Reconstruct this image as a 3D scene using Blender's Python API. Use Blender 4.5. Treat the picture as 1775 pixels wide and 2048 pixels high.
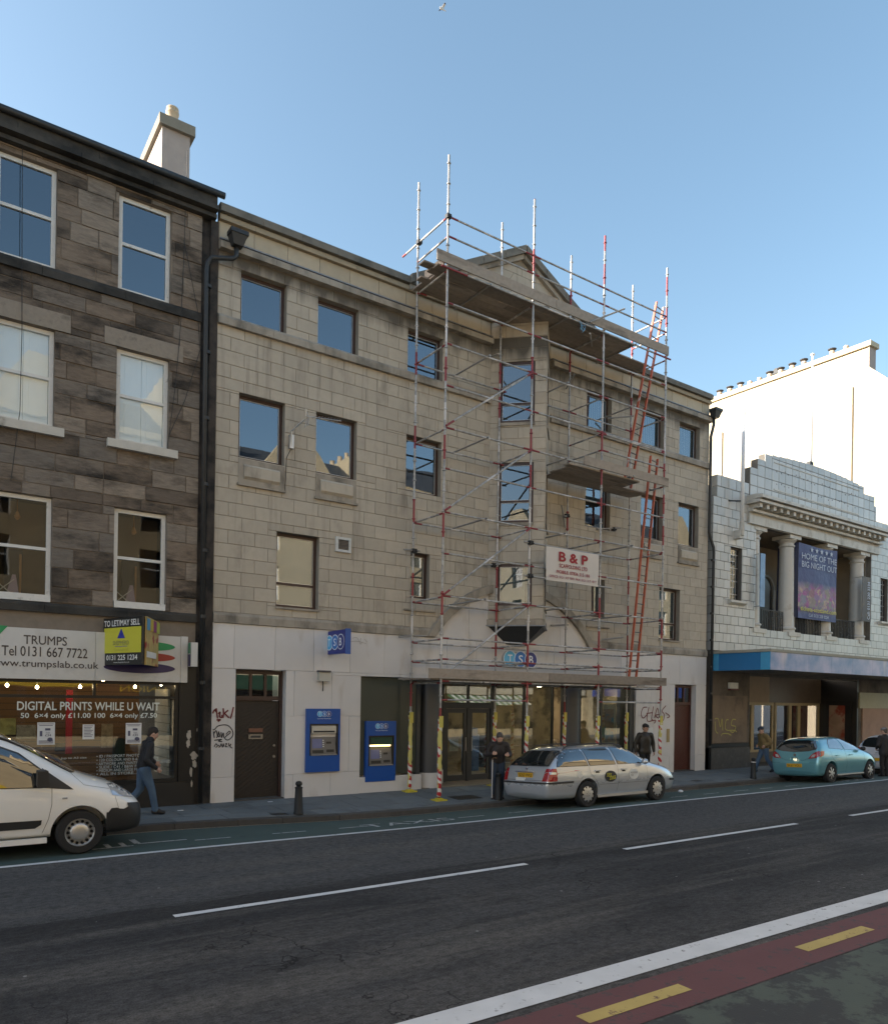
import bpy, bmesh, math, random
from mathutils import Vector, Matrix
from mathutils.bvhtree import BVHTree
from mathutils.geometry import delaunay_2d_cdt
random.seed(7)
for o in list(bpy.data.objects): bpy.data.objects.remove(o)
SC = bpy.context.scene
COL = SC.collection
PI = math.pi
# ---------------------------------------------------------------- camera
FPX, PX, PY, ROLL, H = 1514.0, 887.5, 1395.0, math.radians(0.905), 2.5
ANG = math.atan2(2171, 1514)
FW = Vector((math.cos(ANG), math.sin(ANG), 0)); RT = Vector((math.sin(ANG), -math.cos(ANG), 0)); UP = Vector((0, 0, 1))
cam = bpy.data.cameras.new('camera'); camo = bpy.data.objects.new('camera', cam); COL.objects.link(camo)
cam.sensor_fit = 'HORIZONTAL'; cam.sensor_width = 36; cam.lens = FPX / 1775 * 36
cam.shift_y = (PY - 1024) / 1775; cam.clip_start = .1; cam.clip_end = 3000
r_ = RT * math.cos(ROLL) + UP * math.sin(ROLL); u_ = UP * math.cos(ROLL) - RT * math.sin(ROLL)
camo.matrix_world = Matrix.Translation((0, 0, H)) @ Matrix((r_, u_, -FW)).transposed().to_4x4()
SC.camera = camo
# ---------------------------------------------------------------- sky, sun, exposure
SUN_EL, SUN_AZ = math.radians(20), math.radians(-62)
SC.world = bpy.data.worlds.new('World'); SC.world.use_nodes = True
wn = SC.world.node_tree; bg = wn.nodes['Background']
sk = wn.nodes.new('ShaderNodeTexSky'); sk.sky_type = 'NISHITA'; sk.sun_disc = False
sk.sun_elevation = SUN_EL; sk.sun_rotation = SUN_AZ; sk.altitude = 60; sk.air_density = 1.0; sk.dust_density = 2.2; sk.ozone_density = 1.2
hs_ = wn.nodes.new('ShaderNodeHueSaturation'); hs_.inputs['Saturation'].default_value = 1.0; hs_.inputs['Hue'].default_value = .487; wn.links.new(sk.outputs[0], hs_.inputs['Color']); wn.links.new(hs_.outputs[0], bg.inputs[0]); bg.inputs[1].default_value = .118
sl = bpy.data.lights.new('sun', 'SUN'); so = bpy.data.objects.new('sun', sl); COL.objects.link(so)
sl.energy = 5.0; sl.angle = math.radians(.53); sl.color = (1, .92, .8)
sd = Vector((math.sin(SUN_AZ) * math.cos(SUN_EL), math.cos(SUN_AZ) * math.cos(SUN_EL), math.sin(SUN_EL)))
so.rotation_euler = (-sd).to_track_quat('-Z', 'Y').to_euler(); so.location = sd * 60
vs = SC.view_settings; vs.view_transform = 'Standard'; vs.look = 'None'; vs.exposure = 1.52; vs.gamma = 1; vs.use_curve_mapping = False
# ---------------------------------------------------------------- photo pixel -> place
def ray(x, y):
    u, v = x - PX, y - PY; c, s = math.cos(ROLL), math.sin(ROLL)
    u2, v2 = u * c + v * s, -u * s + v * c
    return FW + RT * (u2 / FPX) + UP * (-v2 / FPX)
def onY(x, y, Y): r = ray(x, y); t = Y / r.y; return Vector((r.x * t, Y, H + r.z * t))
def onX(x, y, X): r = ray(x, y); t = X / r.x; return Vector((X, r.y * t, H + r.z * t))
YF = 16.8
# ---------------------------------------------------------------- materials
MATS = {}
def nodes(name):
    m = bpy.data.materials.new(name); m.use_nodes = True; nt = m.node_tree
    return m, nt, nt.nodes['Principled BSDF'], nt.nodes.new, nt.links.new
def math_(nt, op, a, b=None, c=None, clamp=False):
    n = nt.nodes.new('ShaderNodeMath'); n.operation = op; n.use_clamp = clamp
    for i, v in enumerate((a, b, c)):
        if v is None: continue
        if isinstance(v, (int, float)): n.inputs[i].default_value = v
        else: nt.links.new(v, n.inputs[i])
    return n.outputs[0]
def mix_(nt, f, a, b, mode='MIX'):
    n = nt.nodes.new('ShaderNodeMix'); n.data_type = 'RGBA'; n.blend_type = mode; n.clamp_factor = True
    for s, v in ((n.inputs[0], f), (n.inputs[6], a), (n.inputs[7], b)):
        if isinstance(v, (int, float)): s.default_value = v
        elif isinstance(v, tuple): s.default_value = (*v[:3], 1)
        else: nt.links.new(v, s)
    return n.outputs[2]
def noise_(nt, co, scale, detail=4, rough=.55, sx=(1, 1, 1)):
    mp = nt.nodes.new('ShaderNodeMapping'); mp.inputs['Scale'].default_value = sx; nt.links.new(co, mp.inputs[0])
    n = nt.nodes.new('ShaderNodeTexNoise'); n.inputs['Scale'].default_value = scale; n.inputs['Detail'].default_value = detail; n.inputs['Roughness'].default_value = rough
    nt.links.new(mp.outputs[0], n.inputs[0]); return n.outputs[0]
def ramp_(nt, v, lo, hi):
    n = nt.nodes.new('ShaderNodeMapRange'); n.inputs[1].default_value = lo; n.inputs[2].default_value = hi; nt.links.new(v, n.inputs[0]); return n.outputs[0]
def pos_(nt): return nt.nodes.new('ShaderNodeNewGeometry').outputs['Position']
def obj_(nt): return nt.nodes.new('ShaderNodeTexCoord').outputs['Object']
def rnd_(nt, island=False):
    return nt.nodes.new('ShaderNodeNewGeometry').outputs['Random Per Island'] if island else nt.nodes.new('ShaderNodeObjectInfo').outputs['Random']
def bump_(nt, b, v, strength=.3, dist=.01):
    n = nt.nodes.new('ShaderNodeBump'); n.inputs['Strength'].default_value = strength; n.inputs['Distance'].default_value = dist
    nt.links.new(v, n.inputs['Height']); nt.links.new(n.outputs[0], b.inputs['Normal'])
def M(name, col, rough=.6, metal=0, var=.12, scale=6, bump=0, rnd=0, coat=0, dark=None, darkth=(.55, .75), dscale=2.0, dsx=(1, 1, 1), spec=.5, island=False, world=True):
    if name in MATS: return MATS[name]
    m, nt, b, N, L = nodes(name); MATS[name] = m
    co = pos_(nt) if world else obj_(nt)
    nz = noise_(nt, co, scale)
    f = math_(nt, 'MULTIPLY_ADD', nz, 2 * var, 1 - var)
    if rnd: f = math_(nt, 'MULTIPLY', f, math_(nt, 'MULTIPLY_ADD', rnd_(nt, island), 2 * rnd, 1 - rnd))
    vm = N('ShaderNodeVectorMath'); vm.operation = 'SCALE'; vm.inputs[0].default_value = col; L(f, vm.inputs['Scale'])
    c = vm.outputs[0]
    if dark:
        d = ramp_(nt, noise_(nt, co, dscale, 6, .62, dsx), *darkth); c = mix_(nt, d, c, dark)
    L(c, b.inputs['Base Color']); b.inputs['Roughness'].default_value = rough; b.inputs['Metallic'].default_value = metal
    b.inputs['Specular IOR Level'].default_value = spec
    if coat: b.inputs['Coat Weight'].default_value = coat; b.inputs['Coat Roughness'].default_value = .04
    if bump: bump_(nt, b, noise_(nt, co, scale * 6, 5), bump, .01)
    return m
def glassm(name, refl=.32, tint=(.55, .6, .6), gcol=(.85, .92, 1)):
    if name in MATS: return MATS[name]
    m, nt, b, N, L = nodes(name); MATS[name] = m
    g = N('ShaderNodeBsdfGlossy'); g.inputs['Roughness'].default_value = .012; g.inputs['Color'].default_value = (*gcol, 1)
    t = N('ShaderNodeBsdfTransparent'); t.inputs[0].default_value = (*tint, 1)
    fr = N('ShaderNodeFresnel'); fr.inputs[0].default_value = 1.5
    f = math_(nt, 'MULTIPLY', math_(nt, 'MAXIMUM', fr.outputs[0], refl), math_(nt, 'SUBTRACT', 1, N('ShaderNodeNewGeometry').outputs['Backfacing']))
    wv = noise_(nt, pos_(nt), .9, 1); bp = N('ShaderNodeBump'); bp.inputs['Strength'].default_value = .04; bp.inputs['Distance'].default_value = .05
    L(wv, bp.inputs['Height']); L(bp.outputs[0], g.inputs['Normal'])
    mx = N('ShaderNodeMixShader'); L(f, mx.inputs[0]); L(t.outputs[0], mx.inputs[1]); L(g.outputs[0], mx.inputs[2])
    L(mx.outputs[0], nt.nodes['Material Output'].inputs[0]); return m
def emit(name, col, s):
    if name in MATS: return MATS[name]
    m, nt, b, N, L = nodes(name); MATS[name] = m
    b.inputs['Base Color'].default_value = (*col, 1); b.inputs['Emission Color'].default_value = (*col, 1); b.inputs['Emission Strength'].default_value = s; return m
# ---------------------------------------------------------------- mesh collecting and object making
class MB:
    def __init__(s): s.v = []; s.f = []; s.m = []; s.k = 0
    def poly(s, pts, mi=None):
        n = len(s.v); s.v += [tuple(p) for p in pts]; s.f.append(list(range(n, n + len(pts)))); s.m.append(s.k if mi is None else mi); return s
    def box(s, x0, x1, y0, y1, z0, z1, xf=None, mi=None):
        P = [Vector((x, y, z)) for z in (z0, z1) for x, y in ((x0, y0), (x1, y0), (x1, y1), (x0, y1))]
        return s.hexa(P, xf, mi)
    def hexa(s, P, xf=None, mi=None):
        if xf is not None: P = [xf @ Vector(p) for p in P]
        n = len(s.v); s.v += [tuple(p) for p in P]
        for q in ((3, 2, 1, 0), (4, 5, 6, 7), (0, 1, 5, 4), (1, 2, 6, 5), (2, 3, 7, 6), (3, 0, 4, 7)):
            s.f.append([n + i for i in q]); s.m.append(s.k if mi is None else mi)
        return s
    def prism(s, pts, d, mi=None, flip=False):
        d = Vector(d); A = [Vector(p) for p in pts]; B = [p + d for p in A]; n = len(s.v); k = len(A); mi = s.k if mi is None else mi
        s.v += [tuple(p) for p in A + B]; s.f.append(list(range(n, n + k))[::-1]); s.f.append(list(range(n + k, n + 2 * k))); s.m += [mi, mi]
        for i in range(k):
            j = (i + 1) % k; s.f.append([n + i, n + j, n + k + j, n + k + i]); s.m.append(mi)
        return s
    def tube(s, pts, r, seg=8, cap=True, mi=None):
        pts = [Vector(p) for p in pts]; n0 = len(s.v); rr = r if isinstance(r, (list, tuple)) else [r] * len(pts); mi = s.k if mi is None else mi
        ref = None
        for i, p in enumerate(pts):
            t = (pts[min(i + 1, len(pts) - 1)] - pts[max(i - 1, 0)]).normalized()
            if ref is None: ref = t.orthogonal().normalized()
            a = (ref - t * ref.dot(t)).normalized(); ref = a; b = t.cross(a)
            for j in range(seg): th = 2 * PI * j / seg; s.v.append(tuple(p + (a * math.cos(th) + b * math.sin(th)) * rr[i]))
        for i in range(len(pts) - 1):
            for j in range(seg):
                k = (j + 1) % seg; s.f.append([n0 + i * seg + j, n0 + i * seg + k, n0 + (i + 1) * seg + k, n0 + (i + 1) * seg + j]); s.m.append(mi)
        if cap:
            s.f.append([n0 + j for j in range(seg)][::-1]); s.f.append([n0 + (len(pts) - 1) * seg + j for j in range(seg)]); s.m += [mi, mi]
        return s
    def lathe(s, prof, c=(0, 0, 0), seg=16, axis='Z', mi=None, cap=True):
        n0 = len(s.v); c = Vector(c); mi = s.k if mi is None else mi
        for r, z in prof:
            for j in range(seg):
                a = 2 * PI * j / seg; x, y = r * math.cos(a), r * math.sin(a)
                p = Vector((x, y, z)) if axis == 'Z' else (Vector((x, z, y)) if axis == 'Y' else Vector((z, x, y)))
                s.v.append(tuple(c + p))
        for i in range(len(prof) - 1):
            for j in range(seg):
                k = (j + 1) % seg; s.f.append([n0 + i * seg + j, n0 + i * seg + k, n0 + (i + 1) * seg + k, n0 + (i + 1) * seg + j]); s.m.append(mi)
        if cap:
            s.f.append([n0 + j for j in range(seg)][::-1]); e = n0 + (len(prof) - 1) * seg; s.f.append([e + j for j in range(seg)]); s.m += [mi, mi]
        return s
    def mesh(s, name, mats, smooth=False):
        me = bpy.data.meshes.new(name); me.from_pydata(s.v, [], s.f); me.update()
        for m in (mats if isinstance(mats, (list, tuple)) else [mats]): me.materials.append(m)
        me.polygons.foreach_set('material_index', s.m)
        bm = bmesh.new(); bm.from_mesh(me); bmesh.ops.recalc_face_normals(bm, faces=bm.faces); bm.to_mesh(me); bm.free()
        if smooth: me.polygons.foreach_set('use_smooth', [True] * len(me.polygons))
        return me
W = {}
def link(o, parent=None, world=True, mat=None):
    COL.objects.link(o); mb = mat if mat is not None else Matrix.Identity(4)
    o.matrix_basis = mb
    if parent is not None:
        o.parent = parent
        if world: o.matrix_parent_inverse = W[parent.name].inverted(); W[o.name] = mb.copy()
        else: W[o.name] = W[parent.name] @ mb
    else: W[o.name] = mb.copy()
    return o
def tag(o, label=None, cat=None, group=None, kind=None):
    if label: o['label'] = label
    if cat: o['category'] = cat
    if group: o['group'] = group
    if kind: o['kind'] = kind
    return o
def obj(name, mb, mat, parent=None, world=True, smooth=False, xf=None, **kw):
    me = mb.mesh(name, mat, smooth) if isinstance(mb, MB) else mb
    if not isinstance(mb, MB) and mat is not None and not me.materials: me.materials.append(mat)
    return tag(link(bpy.data.objects.new(name, me), parent, world, xf), **kw)
def thing(name, loc, label, cat, group=None, rz=0, rx=0):
    o = bpy.data.objects.new(name, None); o.empty_display_size = .2
    link(o, None, True, Matrix.Translation(loc) @ Matrix.Rotation(rz, 4, 'Z') @ Matrix.Rotation(rx, 4, 'X')); return tag(o, label, cat, group)
def autosmooth(me, deg=40):
    me.polygons.foreach_set('use_smooth', [True] * len(me.polygons)); me.set_sharp_from_angle(angle=math.radians(deg)); return me
# unit pieces shared by alike parts
def unit_block(ch=.02):
    bm = bmesh.new(); bmesh.ops.create_cube(bm, size=1); bmesh.ops.translate(bm, vec=(.5, .5, .5), verts=bm.verts)
    fe = [e for e in bm.edges if all(abs(v.co.y) < 1e-6 for v in e.verts)]
    bmesh.ops.bevel(bm, geom=fe, offset=ch, segments=1, affect='EDGES'); me = bpy.data.meshes.new('block'); bm.to_mesh(me); bm.free(); return me
_ub = {}
def ublock(mat):
    if mat.name not in _ub: me = unit_block(); me.materials.append(mat); _ub[mat.name] = me
    return _ub[mat.name]
_ut = {}
def utube(mat, r, seg=10):
    k = (mat.name, r)
    if k not in _ut:
        a = MB().tube([(0, 0, 0), (0, 0, 1)], r, seg); me = a.mesh('tube', mat); autosmooth(me, 50); _ut[k] = me
    return _ut[k]
def tube_obj(name, a, b, r, mat, parent, **kw):
    a, b = Vector(a), Vector(b); d = b - a
    mx = Matrix.Translation(a) @ d.to_track_quat('Z', 'Y').to_matrix().to_4x4() @ Matrix.Diagonal((1, 1, d.length, 1))
    return tag(link(bpy.data.objects.new(name, utube(mat, r)), parent, True, mx), **kw)
def rect_minus(r, ops):
    out = [r]
    for (a, b, c, d) in ops:
        nx = []
        for (x0, x1, z0, z1) in out:
            if b <= x0 or a >= x1 or d <= z0 or c >= z1: nx.append((x0, x1, z0, z1)); continue
            if c > z0: nx.append((x0, x1, z0, c))
            if d < z1: nx.append((x0, x1, d, z1))
            lo, hi = max(z0, c), min(z1, d)
            if a > x0: nx.append((x0, a, lo, hi))
            if b < x1: nx.append((b, x1, lo, hi))
        out = nx
    return out
def ashlar(name, parent, x0, x1, courses, length, ops, Y, depth, mat, mat2, jitter=0, joint=.012, limit=300, xf=None, skip=None, ldepth=None):
    """courses: z levels; each stone its own part, the nearest `limit`; the rest joined"""
    xf = xf or Matrix.Identity(4); rs = []
    for i in range(len(courses) - 1):
        z0, z1 = courses[i], courses[i + 1]; x = x0 - (length * .5 if i % 2 else 0) - (random.random() * length * .5 if jitter else 0)
        while x < x1 - .02:
            l = length * (1 + jitter * (random.random() * 2 - 1)); a, b = max(x, x0), min(x + l, x1)
            if x1 - b < length * .25: b = x1
            if b - a > .04:
                for q in rect_minus((a, b, z0, z1), ops):
                    if q[1] - q[0] > .035 and q[3] - q[2] > .03 and not (skip and skip(q)): rs.append(q)
            x = b
    j = joint / 2; rs.sort(key=lambda q: q[0]); mb = MB()
    for n, (a, b, c, d) in enumerate(rs):
        pr = random.uniform(0, .006) if not ldepth else random.uniform(0, ldepth)
        if n < limit:
            mx = xf @ Matrix.Translation((a + j, Y - pr, c + j)) @ Matrix.Diagonal((b - a - joint, depth, d - c - joint, 1))
            link(bpy.data.objects.new(name, ublock(mat)), parent, True, mx)
        else: mb.box(a + j, b - j, Y - pr, Y + depth, c + j, d - j, xf)
    if mb.v: obj(name + 's_beyond', mb, mat2, parent, kind='stuff')
    return len(rs)
def holed(mb, x0, x1, z0, z1, ops, Y0, Y1, xf=None, grow=.004):
    ops = [(a - grow, b + grow, c - grow, d + grow) for a, b, c, d in ops]
    xs = sorted({x0, x1, *[min(max(v, x0), x1) for o in ops for v in o[:2]]})
    for a, b in zip(xs, xs[1:]):
        if b - a < 1e-5: continue
        zz = sorted([(max(o[2], z0), min(o[3], z1)) for o in ops if o[0] < (a + b) / 2 < o[1]]); z = z0
        for c, d in zz + [(z1, z1)]:
            if c - z > 1e-4: mb.box(a, b, Y0, Y1, z, c, xf)
            z = max(z, d)
    return mb
def text(parent, s, P0, U, V, mat, name='lettering', bold=0.0, world=True, thick=.002, off=None, keep=False):
    """lettering fitted to the rectangle P0, P0+U, P0+V"""
    cu = bpy.data.curves.new('t', 'FONT'); cu.body = s; cu.size = 1; cu.resolution_u = 3; cu.space_line = .95
    t = bpy.data.objects.new('t', cu); COL.objects.link(t); me = bpy.data.meshes.new_from_object(t); bpy.data.objects.remove(t)
    if not me.vertices: return None
    P0, U, V = Vector(P0), Vector(U), Vector(V); N = U.cross(V).normalized(); o0 = .004 if off is None else off
    xs = [v.co.x for v in me.vertices]; ys = [v.co.y for v in me.vertices]; ax, bx, ay, by = min(xs), max(xs), min(ys), max(ys); mb = MB()
    k = bold * .7; sh = [(0, 0)] if not bold else [(0, 0), (k, 0), (-k, 0), (0, k), (0, -k)]   # heavier strokes: the letters laid over themselves a hair apart
    for i, (dx, dy) in enumerate(sh):
        n = len(mb.v)
        for v in me.vertices: mb.v.append(tuple(P0 + U * ((v.co.x + dx - ax + k) / (bx - ax + 2 * k)) + V * ((v.co.y + dy - ay + k) / (by - ay + 2 * k)) + N * (o0 + i * .0004)))
        for p in me.polygons: mb.f.append([n + q for q in p.vertices]); mb.m.append(0)
    bpy.data.meshes.remove(me); m2 = bpy.data.meshes.new(name); m2.from_pydata(mb.v, [], mb.f); m2.update(); m2.materials.append(mat)
    return obj(name, m2, None, parent, world)
def wtext(parent, s, px, mat, Y=YF, name='lettering', bold=0, off=.004):
    """lettering on a wall plane facing the street from photo pixels (x0, x1, ytop, ybottom at the middle)"""
    x0, x1, yt, yb = px; xm = (x0 + x1) / 2; a, b = onY(x0, (yt + yb) / 2, Y), onY(x1, (yt + yb) / 2, Y); c, d = onY(xm, yb, Y), onY(xm, yt, Y)
    return text(parent, s, (a.x, Y, c.z), (b.x - a.x, 0, 0), (0, 0, d.z - c.z), mat, name, bold, off=off)
def ellipse(c, rx, rz, n=32): return [(c[0] + rx * math.cos(2 * PI * i / n), c[1], c[2] + rz * math.sin(2 * PI * i / n)) for i in range(n)]
def strokes(parent, lines, P0, U, V, w, mat, name='graffiti'):
    """hand-drawn marks as flat ribbons; lines in 0..1 of the rectangle"""
    P0, U, V = Vector(P0), Vector(U), Vector(V); N = U.cross(V).normalized(); mb = MB()
    for li, ln in enumerate(lines):
        P = [Vector((p[0] * U.length, p[1] * V.length)) for p in ln]; Q = []
        for i in range(len(P) - 1):
            p0, p1, p2, p3 = P[max(i - 1, 0)], P[i], P[i + 1], P[min(i + 2, len(P) - 1)]
            for k in range(6):
                t = k / 6; Q.append(.5 * ((2 * p1) + (p2 - p0) * t + (2 * p0 - 5 * p1 + 4 * p2 - p3) * t * t + (3 * p1 - p0 - 3 * p2 + p3) * t ** 3))
        Q.append(P[-1]); e1, e2 = U.normalized(), V.normalized(); prev = None
        for i, q in enumerate(Q):
            d = (Q[min(i + 1, len(Q) - 1)] - Q[max(i - 1, 0)]); d = d.normalized() if d.length > 1e-6 else Vector((1, 0)); n = Vector((-d.y, d.x)) * w * .5
            a, b = q + n, q - n; o = N * (.011 + li * .0006); A = P0 + e1 * a.x + e2 * a.y + o; B = P0 + e1 * b.x + e2 * b.y + o
            if prev: mb.poly([prev[0], prev[1], B, A])
            prev = (A, B)
    return obj(name, mb, mat, parent)
# ================================================================ the street
KY = 14.4
def sm(t): t = min(max(t, 0), 1); return t * t * (3 - 2 * t)
def drop(X): return .03 + .135 * sm((X - 3) / 6)
def zroad(X, Y):
    if Y >= 9: return -drop(X) * ((min(Y, KY) - 9) / (KY - 9)) ** 3
    return -.06 * sm((5 - Y) / 4)
def zpave(X, Y): z0 = zroad(X, KY) + .11; return z0 + (.06 - z0) * min(max((Y - KY) / (YF - KY), 0), 1)
def asphalt(name, base, patch):
    m, nt, b, N, L = nodes(name); p = pos_(nt)
    big = noise_(nt, p, .35, 5, .6, (.35, 1, 1)); fine = math_(nt, 'MULTIPLY_ADD', noise_(nt, p, 60, 3, .75), .5, math_(nt, 'MULTIPLY', noise_(nt, p, 17, 4, .8, (.6, 1, 1)), .5)); mid = noise_(nt, p, 5, 6, .7)
    c = mix_(nt, ramp_(nt, big, .42, .56), tuple(v * 1.15 for v in base), patch); c = mix_(nt, math_(nt, 'MULTIPLY', ramp_(nt, noise_(nt, p, 1.9, 6, .75, (.5, 1, 1)), .5, .66), .55), c, tuple(v * .5 for v in base))
    # the lane past the centre line was laid later and is smoother and paler
    sx = N('ShaderNodeSeparateXYZ'); L(p, sx.inputs[0])
    late = math_(nt, 'GREATER_THAN', math_(nt, 'ADD', sx.outputs[1], math_(nt, 'MULTIPLY', noise_(nt, p, 2, 3), .25)), 9.25)
    c = mix_(nt, math_(nt, 'MULTIPLY', late, .75), c, tuple(v * 1.5 for v in base))
    jn = math_(nt, 'SUBTRACT', 1, ramp_(nt, math_(nt, 'ABSOLUTE', math_(nt, 'SUBTRACT', math_(nt, 'ADD', sx.outputs[1], math_(nt, 'MULTIPLY', noise_(nt, p, 1.2, 4), .5)), 9.1)), .1, .55)); c = mix_(nt, math_(nt, 'MULTIPLY', jn, .6), c, tuple(v * .55 for v in base))   # tar-rich lap where the two lanes join
    tr = noise_(nt, p, .8, 4, .6, (.12, 1.6, 1)); c = mix_(nt, math_(nt, 'MULTIPLY', ramp_(nt, tr, .5, .64), .7), c, (.105, .099, .092))
    c = mix_(nt, 1.0, c, mix_(nt, ramp_(nt, fine, .36, .64), (.4, .4, .4), (1.6, 1.6, 1.6)), 'MULTIPLY')
    c = mix_(nt, math_(nt, 'MULTIPLY', ramp_(nt, mid, .5, .68), .4), c, (.02, .021, .023))
    # cracks
    wd = mix_(nt, .12, p, noise_(nt, p, 3, 4)); vo = N('ShaderNodeTexVoronoi'); vo.feature = 'DISTANCE_TO_EDGE'; vo.inputs['Scale'].default_value = .55
    mp = N('ShaderNodeVectorMath'); mp.operation = 'ADD'; L(p, mp.inputs[0])
    nz = N('ShaderNodeTexNoise'); nz.inputs['Scale'].default_value = 2.2; nz.inputs['Detail'].default_value = 5; L(p, nz.inputs[0]); L(nz.outputs['Color'], mp.inputs[1]); L(mp.outputs[0], vo.inputs[0])
    ck = math_(nt, 'MULTIPLY', math_(nt, 'LESS_THAN', vo.outputs['Distance'], .0055), ramp_(nt, noise_(nt, p, .45, 2), .52, .56))
    ck = math_(nt, 'MULTIPLY', ck, math_(nt, 'SUBTRACT', 1, late)); c = mix_(nt, math_(nt, 'MULTIPLY', ck, .8), c, (.014, .014, .014))
    # pale flecks trodden into the surface
    vf = N('ShaderNodeTexVoronoi'); vf.inputs['Scale'].default_value = 2.6; L(p, vf.inputs[0])
    fl = math_(nt, 'MULTIPLY', math_(nt, 'LESS_THAN', vf.outputs['Distance'], .05), math_(nt, 'GREATER_THAN', noise_(nt, p, 1.3, 1), .5)); c = mix_(nt, math_(nt, 'MULTIPLY', fl, .6), c, (.3, .3, .29))
    L(c, b.inputs['Base Color']); b.inputs['Roughness'].default_value = .9; b.inputs['Specular IOR Level'].default_value = .12
    bump_(nt, b, math_(nt, 'SUBTRACT', fine, math_(nt, 'MULTIPLY', ck, 2)), .55, .012); return m
def paint(name, col, under, wear=.62, rough=.75, sc=9):
    m, nt, b, N, L = nodes(name); p = pos_(nt)
    w = ramp_(nt, noise_(nt, p, sc, 7, .75), wear, wear + .06); c = mix_(nt, ramp_(nt, noise_(nt, p, 2.5, 4), .3, .7), tuple(v * .86 for v in col), col)
    c = mix_(nt, w, c, under); L(c, b.inputs['Base Color']); b.inputs['Roughness'].default_value = rough; bump_(nt, b, noise_(nt, p, 50, 3), .3, .008); return m
mAsph = asphalt('asphalt', (.058, .057, .057), (.040, .040, .041))
mWhite = paint('road_paint_white', (.60, .61, .62), (.1, .1, .1), .60)
mFaint = paint('road_paint_worn', (.44, .45, .45), (.055, .07, .068), .54, sc=14)
mYel = paint('road_paint_yellow', (.45, .34, .11), (.15, .09, .06), .57)
mGutL = paint('road_paint_gutter', (.34, .29, .2), (.06, .06, .06), .55, sc=14)
mGreen = paint('green_lane_surface', (.050, .080, .074), (.032, .04, .042), .60, .85, 3.0)
mGreen2 = paint('green_lane_patchy', (.07, .085, .07), (.035, .036, .036), .47, .85, 1.6)
mRed = paint('red_lane_surface', (.125, .05, .052), (.06, .048, .048), .55, .85, 5)
mStonePave = M('paving_stone', (.125, .142, .15), .75, var=.2, scale=3, bump=.25, rnd=.16, dark=(.055, .058, .062), darkth=(.55, .8), dscale=1.3)
def gum(m):
    # trodden chewing gum and small dark spots
    nt = m.node_tree; b = nt.nodes['Principled BSDF']; src = b.inputs['Base Color'].links[0].from_socket; p = pos_(nt)
    for sc, r, col, th in ((3.1, .05, (.26, .26, .25), .5), (4.3, .06, (.03, .03, .03), .5)):
        v = nt.nodes.new('ShaderNodeTexVoronoi'); v.inputs['Scale'].default_value = sc; nt.links.new(p, v.inputs[0])
        src = mix_(nt, math_(nt, 'MULTIPLY', math_(nt, 'MULTIPLY', math_(nt, 'LESS_THAN', v.outputs['Distance'], r), math_(nt, 'GREATER_THAN', noise_(nt, p, 1.7, 1), th)), .7), src, col)
    nt.links.new(src, b.inputs['Base Color'])
gum(mStonePave)
mKerb = M('kerb_stone', (.062, .058, .055), .8, var=.3, scale=9, bump=.35, rnd=.2)
gnd = MB().poly([(-400, -400, -.4), (600, -400, -.4), (600, 600, -.4), (-400, 600, -.4)])
obj('ground', gnd, M('far_ground', (.1, .1, .1), .9), kind='structure')
def sheet(name, x0, x1, y0, y1, mat, parent, lift=0.0, nx=None, ny=None, f=zroad, **kw):
    nx = nx or max(2, int((x1 - x0) / .6)); ny = ny or max(2, int((y1 - y0) / .25) + 1); mb = MB()
    for i in range(nx + 1):
        for j in range(ny + 1):
            X = x0 + (x1 - x0) * i / nx; Y = y0 + (y1 - y0) * j / ny; mb.v.append((X, Y, f(X, Y) + lift))
    for i in range(nx):
        for j in range(ny): a = i * (ny + 1) + j; mb.f.append([a, a + ny + 1, a + ny + 2, a + 1]); mb.m.append(0)
    return obj(name, mb, mat, parent, smooth=True, **kw)
road = sheet('road', -30, 90, 1.0, KY, mAsph, None, 0, 150, 44, kind='structure')
sheet('green_lane', -30, 90, 12.42, KY - .12, mGreen, road, .004)
sheet('white_line', -30, 90, 12.27, 12.39, mWhite, road, .008)
sheet('gutter_line', -30, 90, KY - .16, KY - .11, mGutL, road, .012)
sheet('red_lane', -30, 90, 3.92, 4.52, mRed, road, .004, 200, 4)
sheet('green_patch', -30, 90, 1.0, 3.90, mGreen2, road, .004, 120, 6)
sheet('wide_white_line', -30, 90, 4.62, 4.92, mWhite, road, .008, 200, 3)
x = 2.34 - 3 * 7.35
while x < 80: sheet('lane_dash', x, x + 5.2, 8.6, 8.71, mWhite, road, .004, 8, 2); x += 7.37
y0 = onY(1300, 2000, 1)   # yellow bars on the red strip
for xa, xb in ((-6.4, -4.9), (-3.3, -1.8), (-.2, 1.3), (4.3, 5.55), (7.4, 8.75), (10.5, 11.9), (13.6, 15), (16.8, 18.2)): sheet('yellow_bar', xa, xb, 4.13, 4.28, mYel, road, .008, 3, 2)
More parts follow.
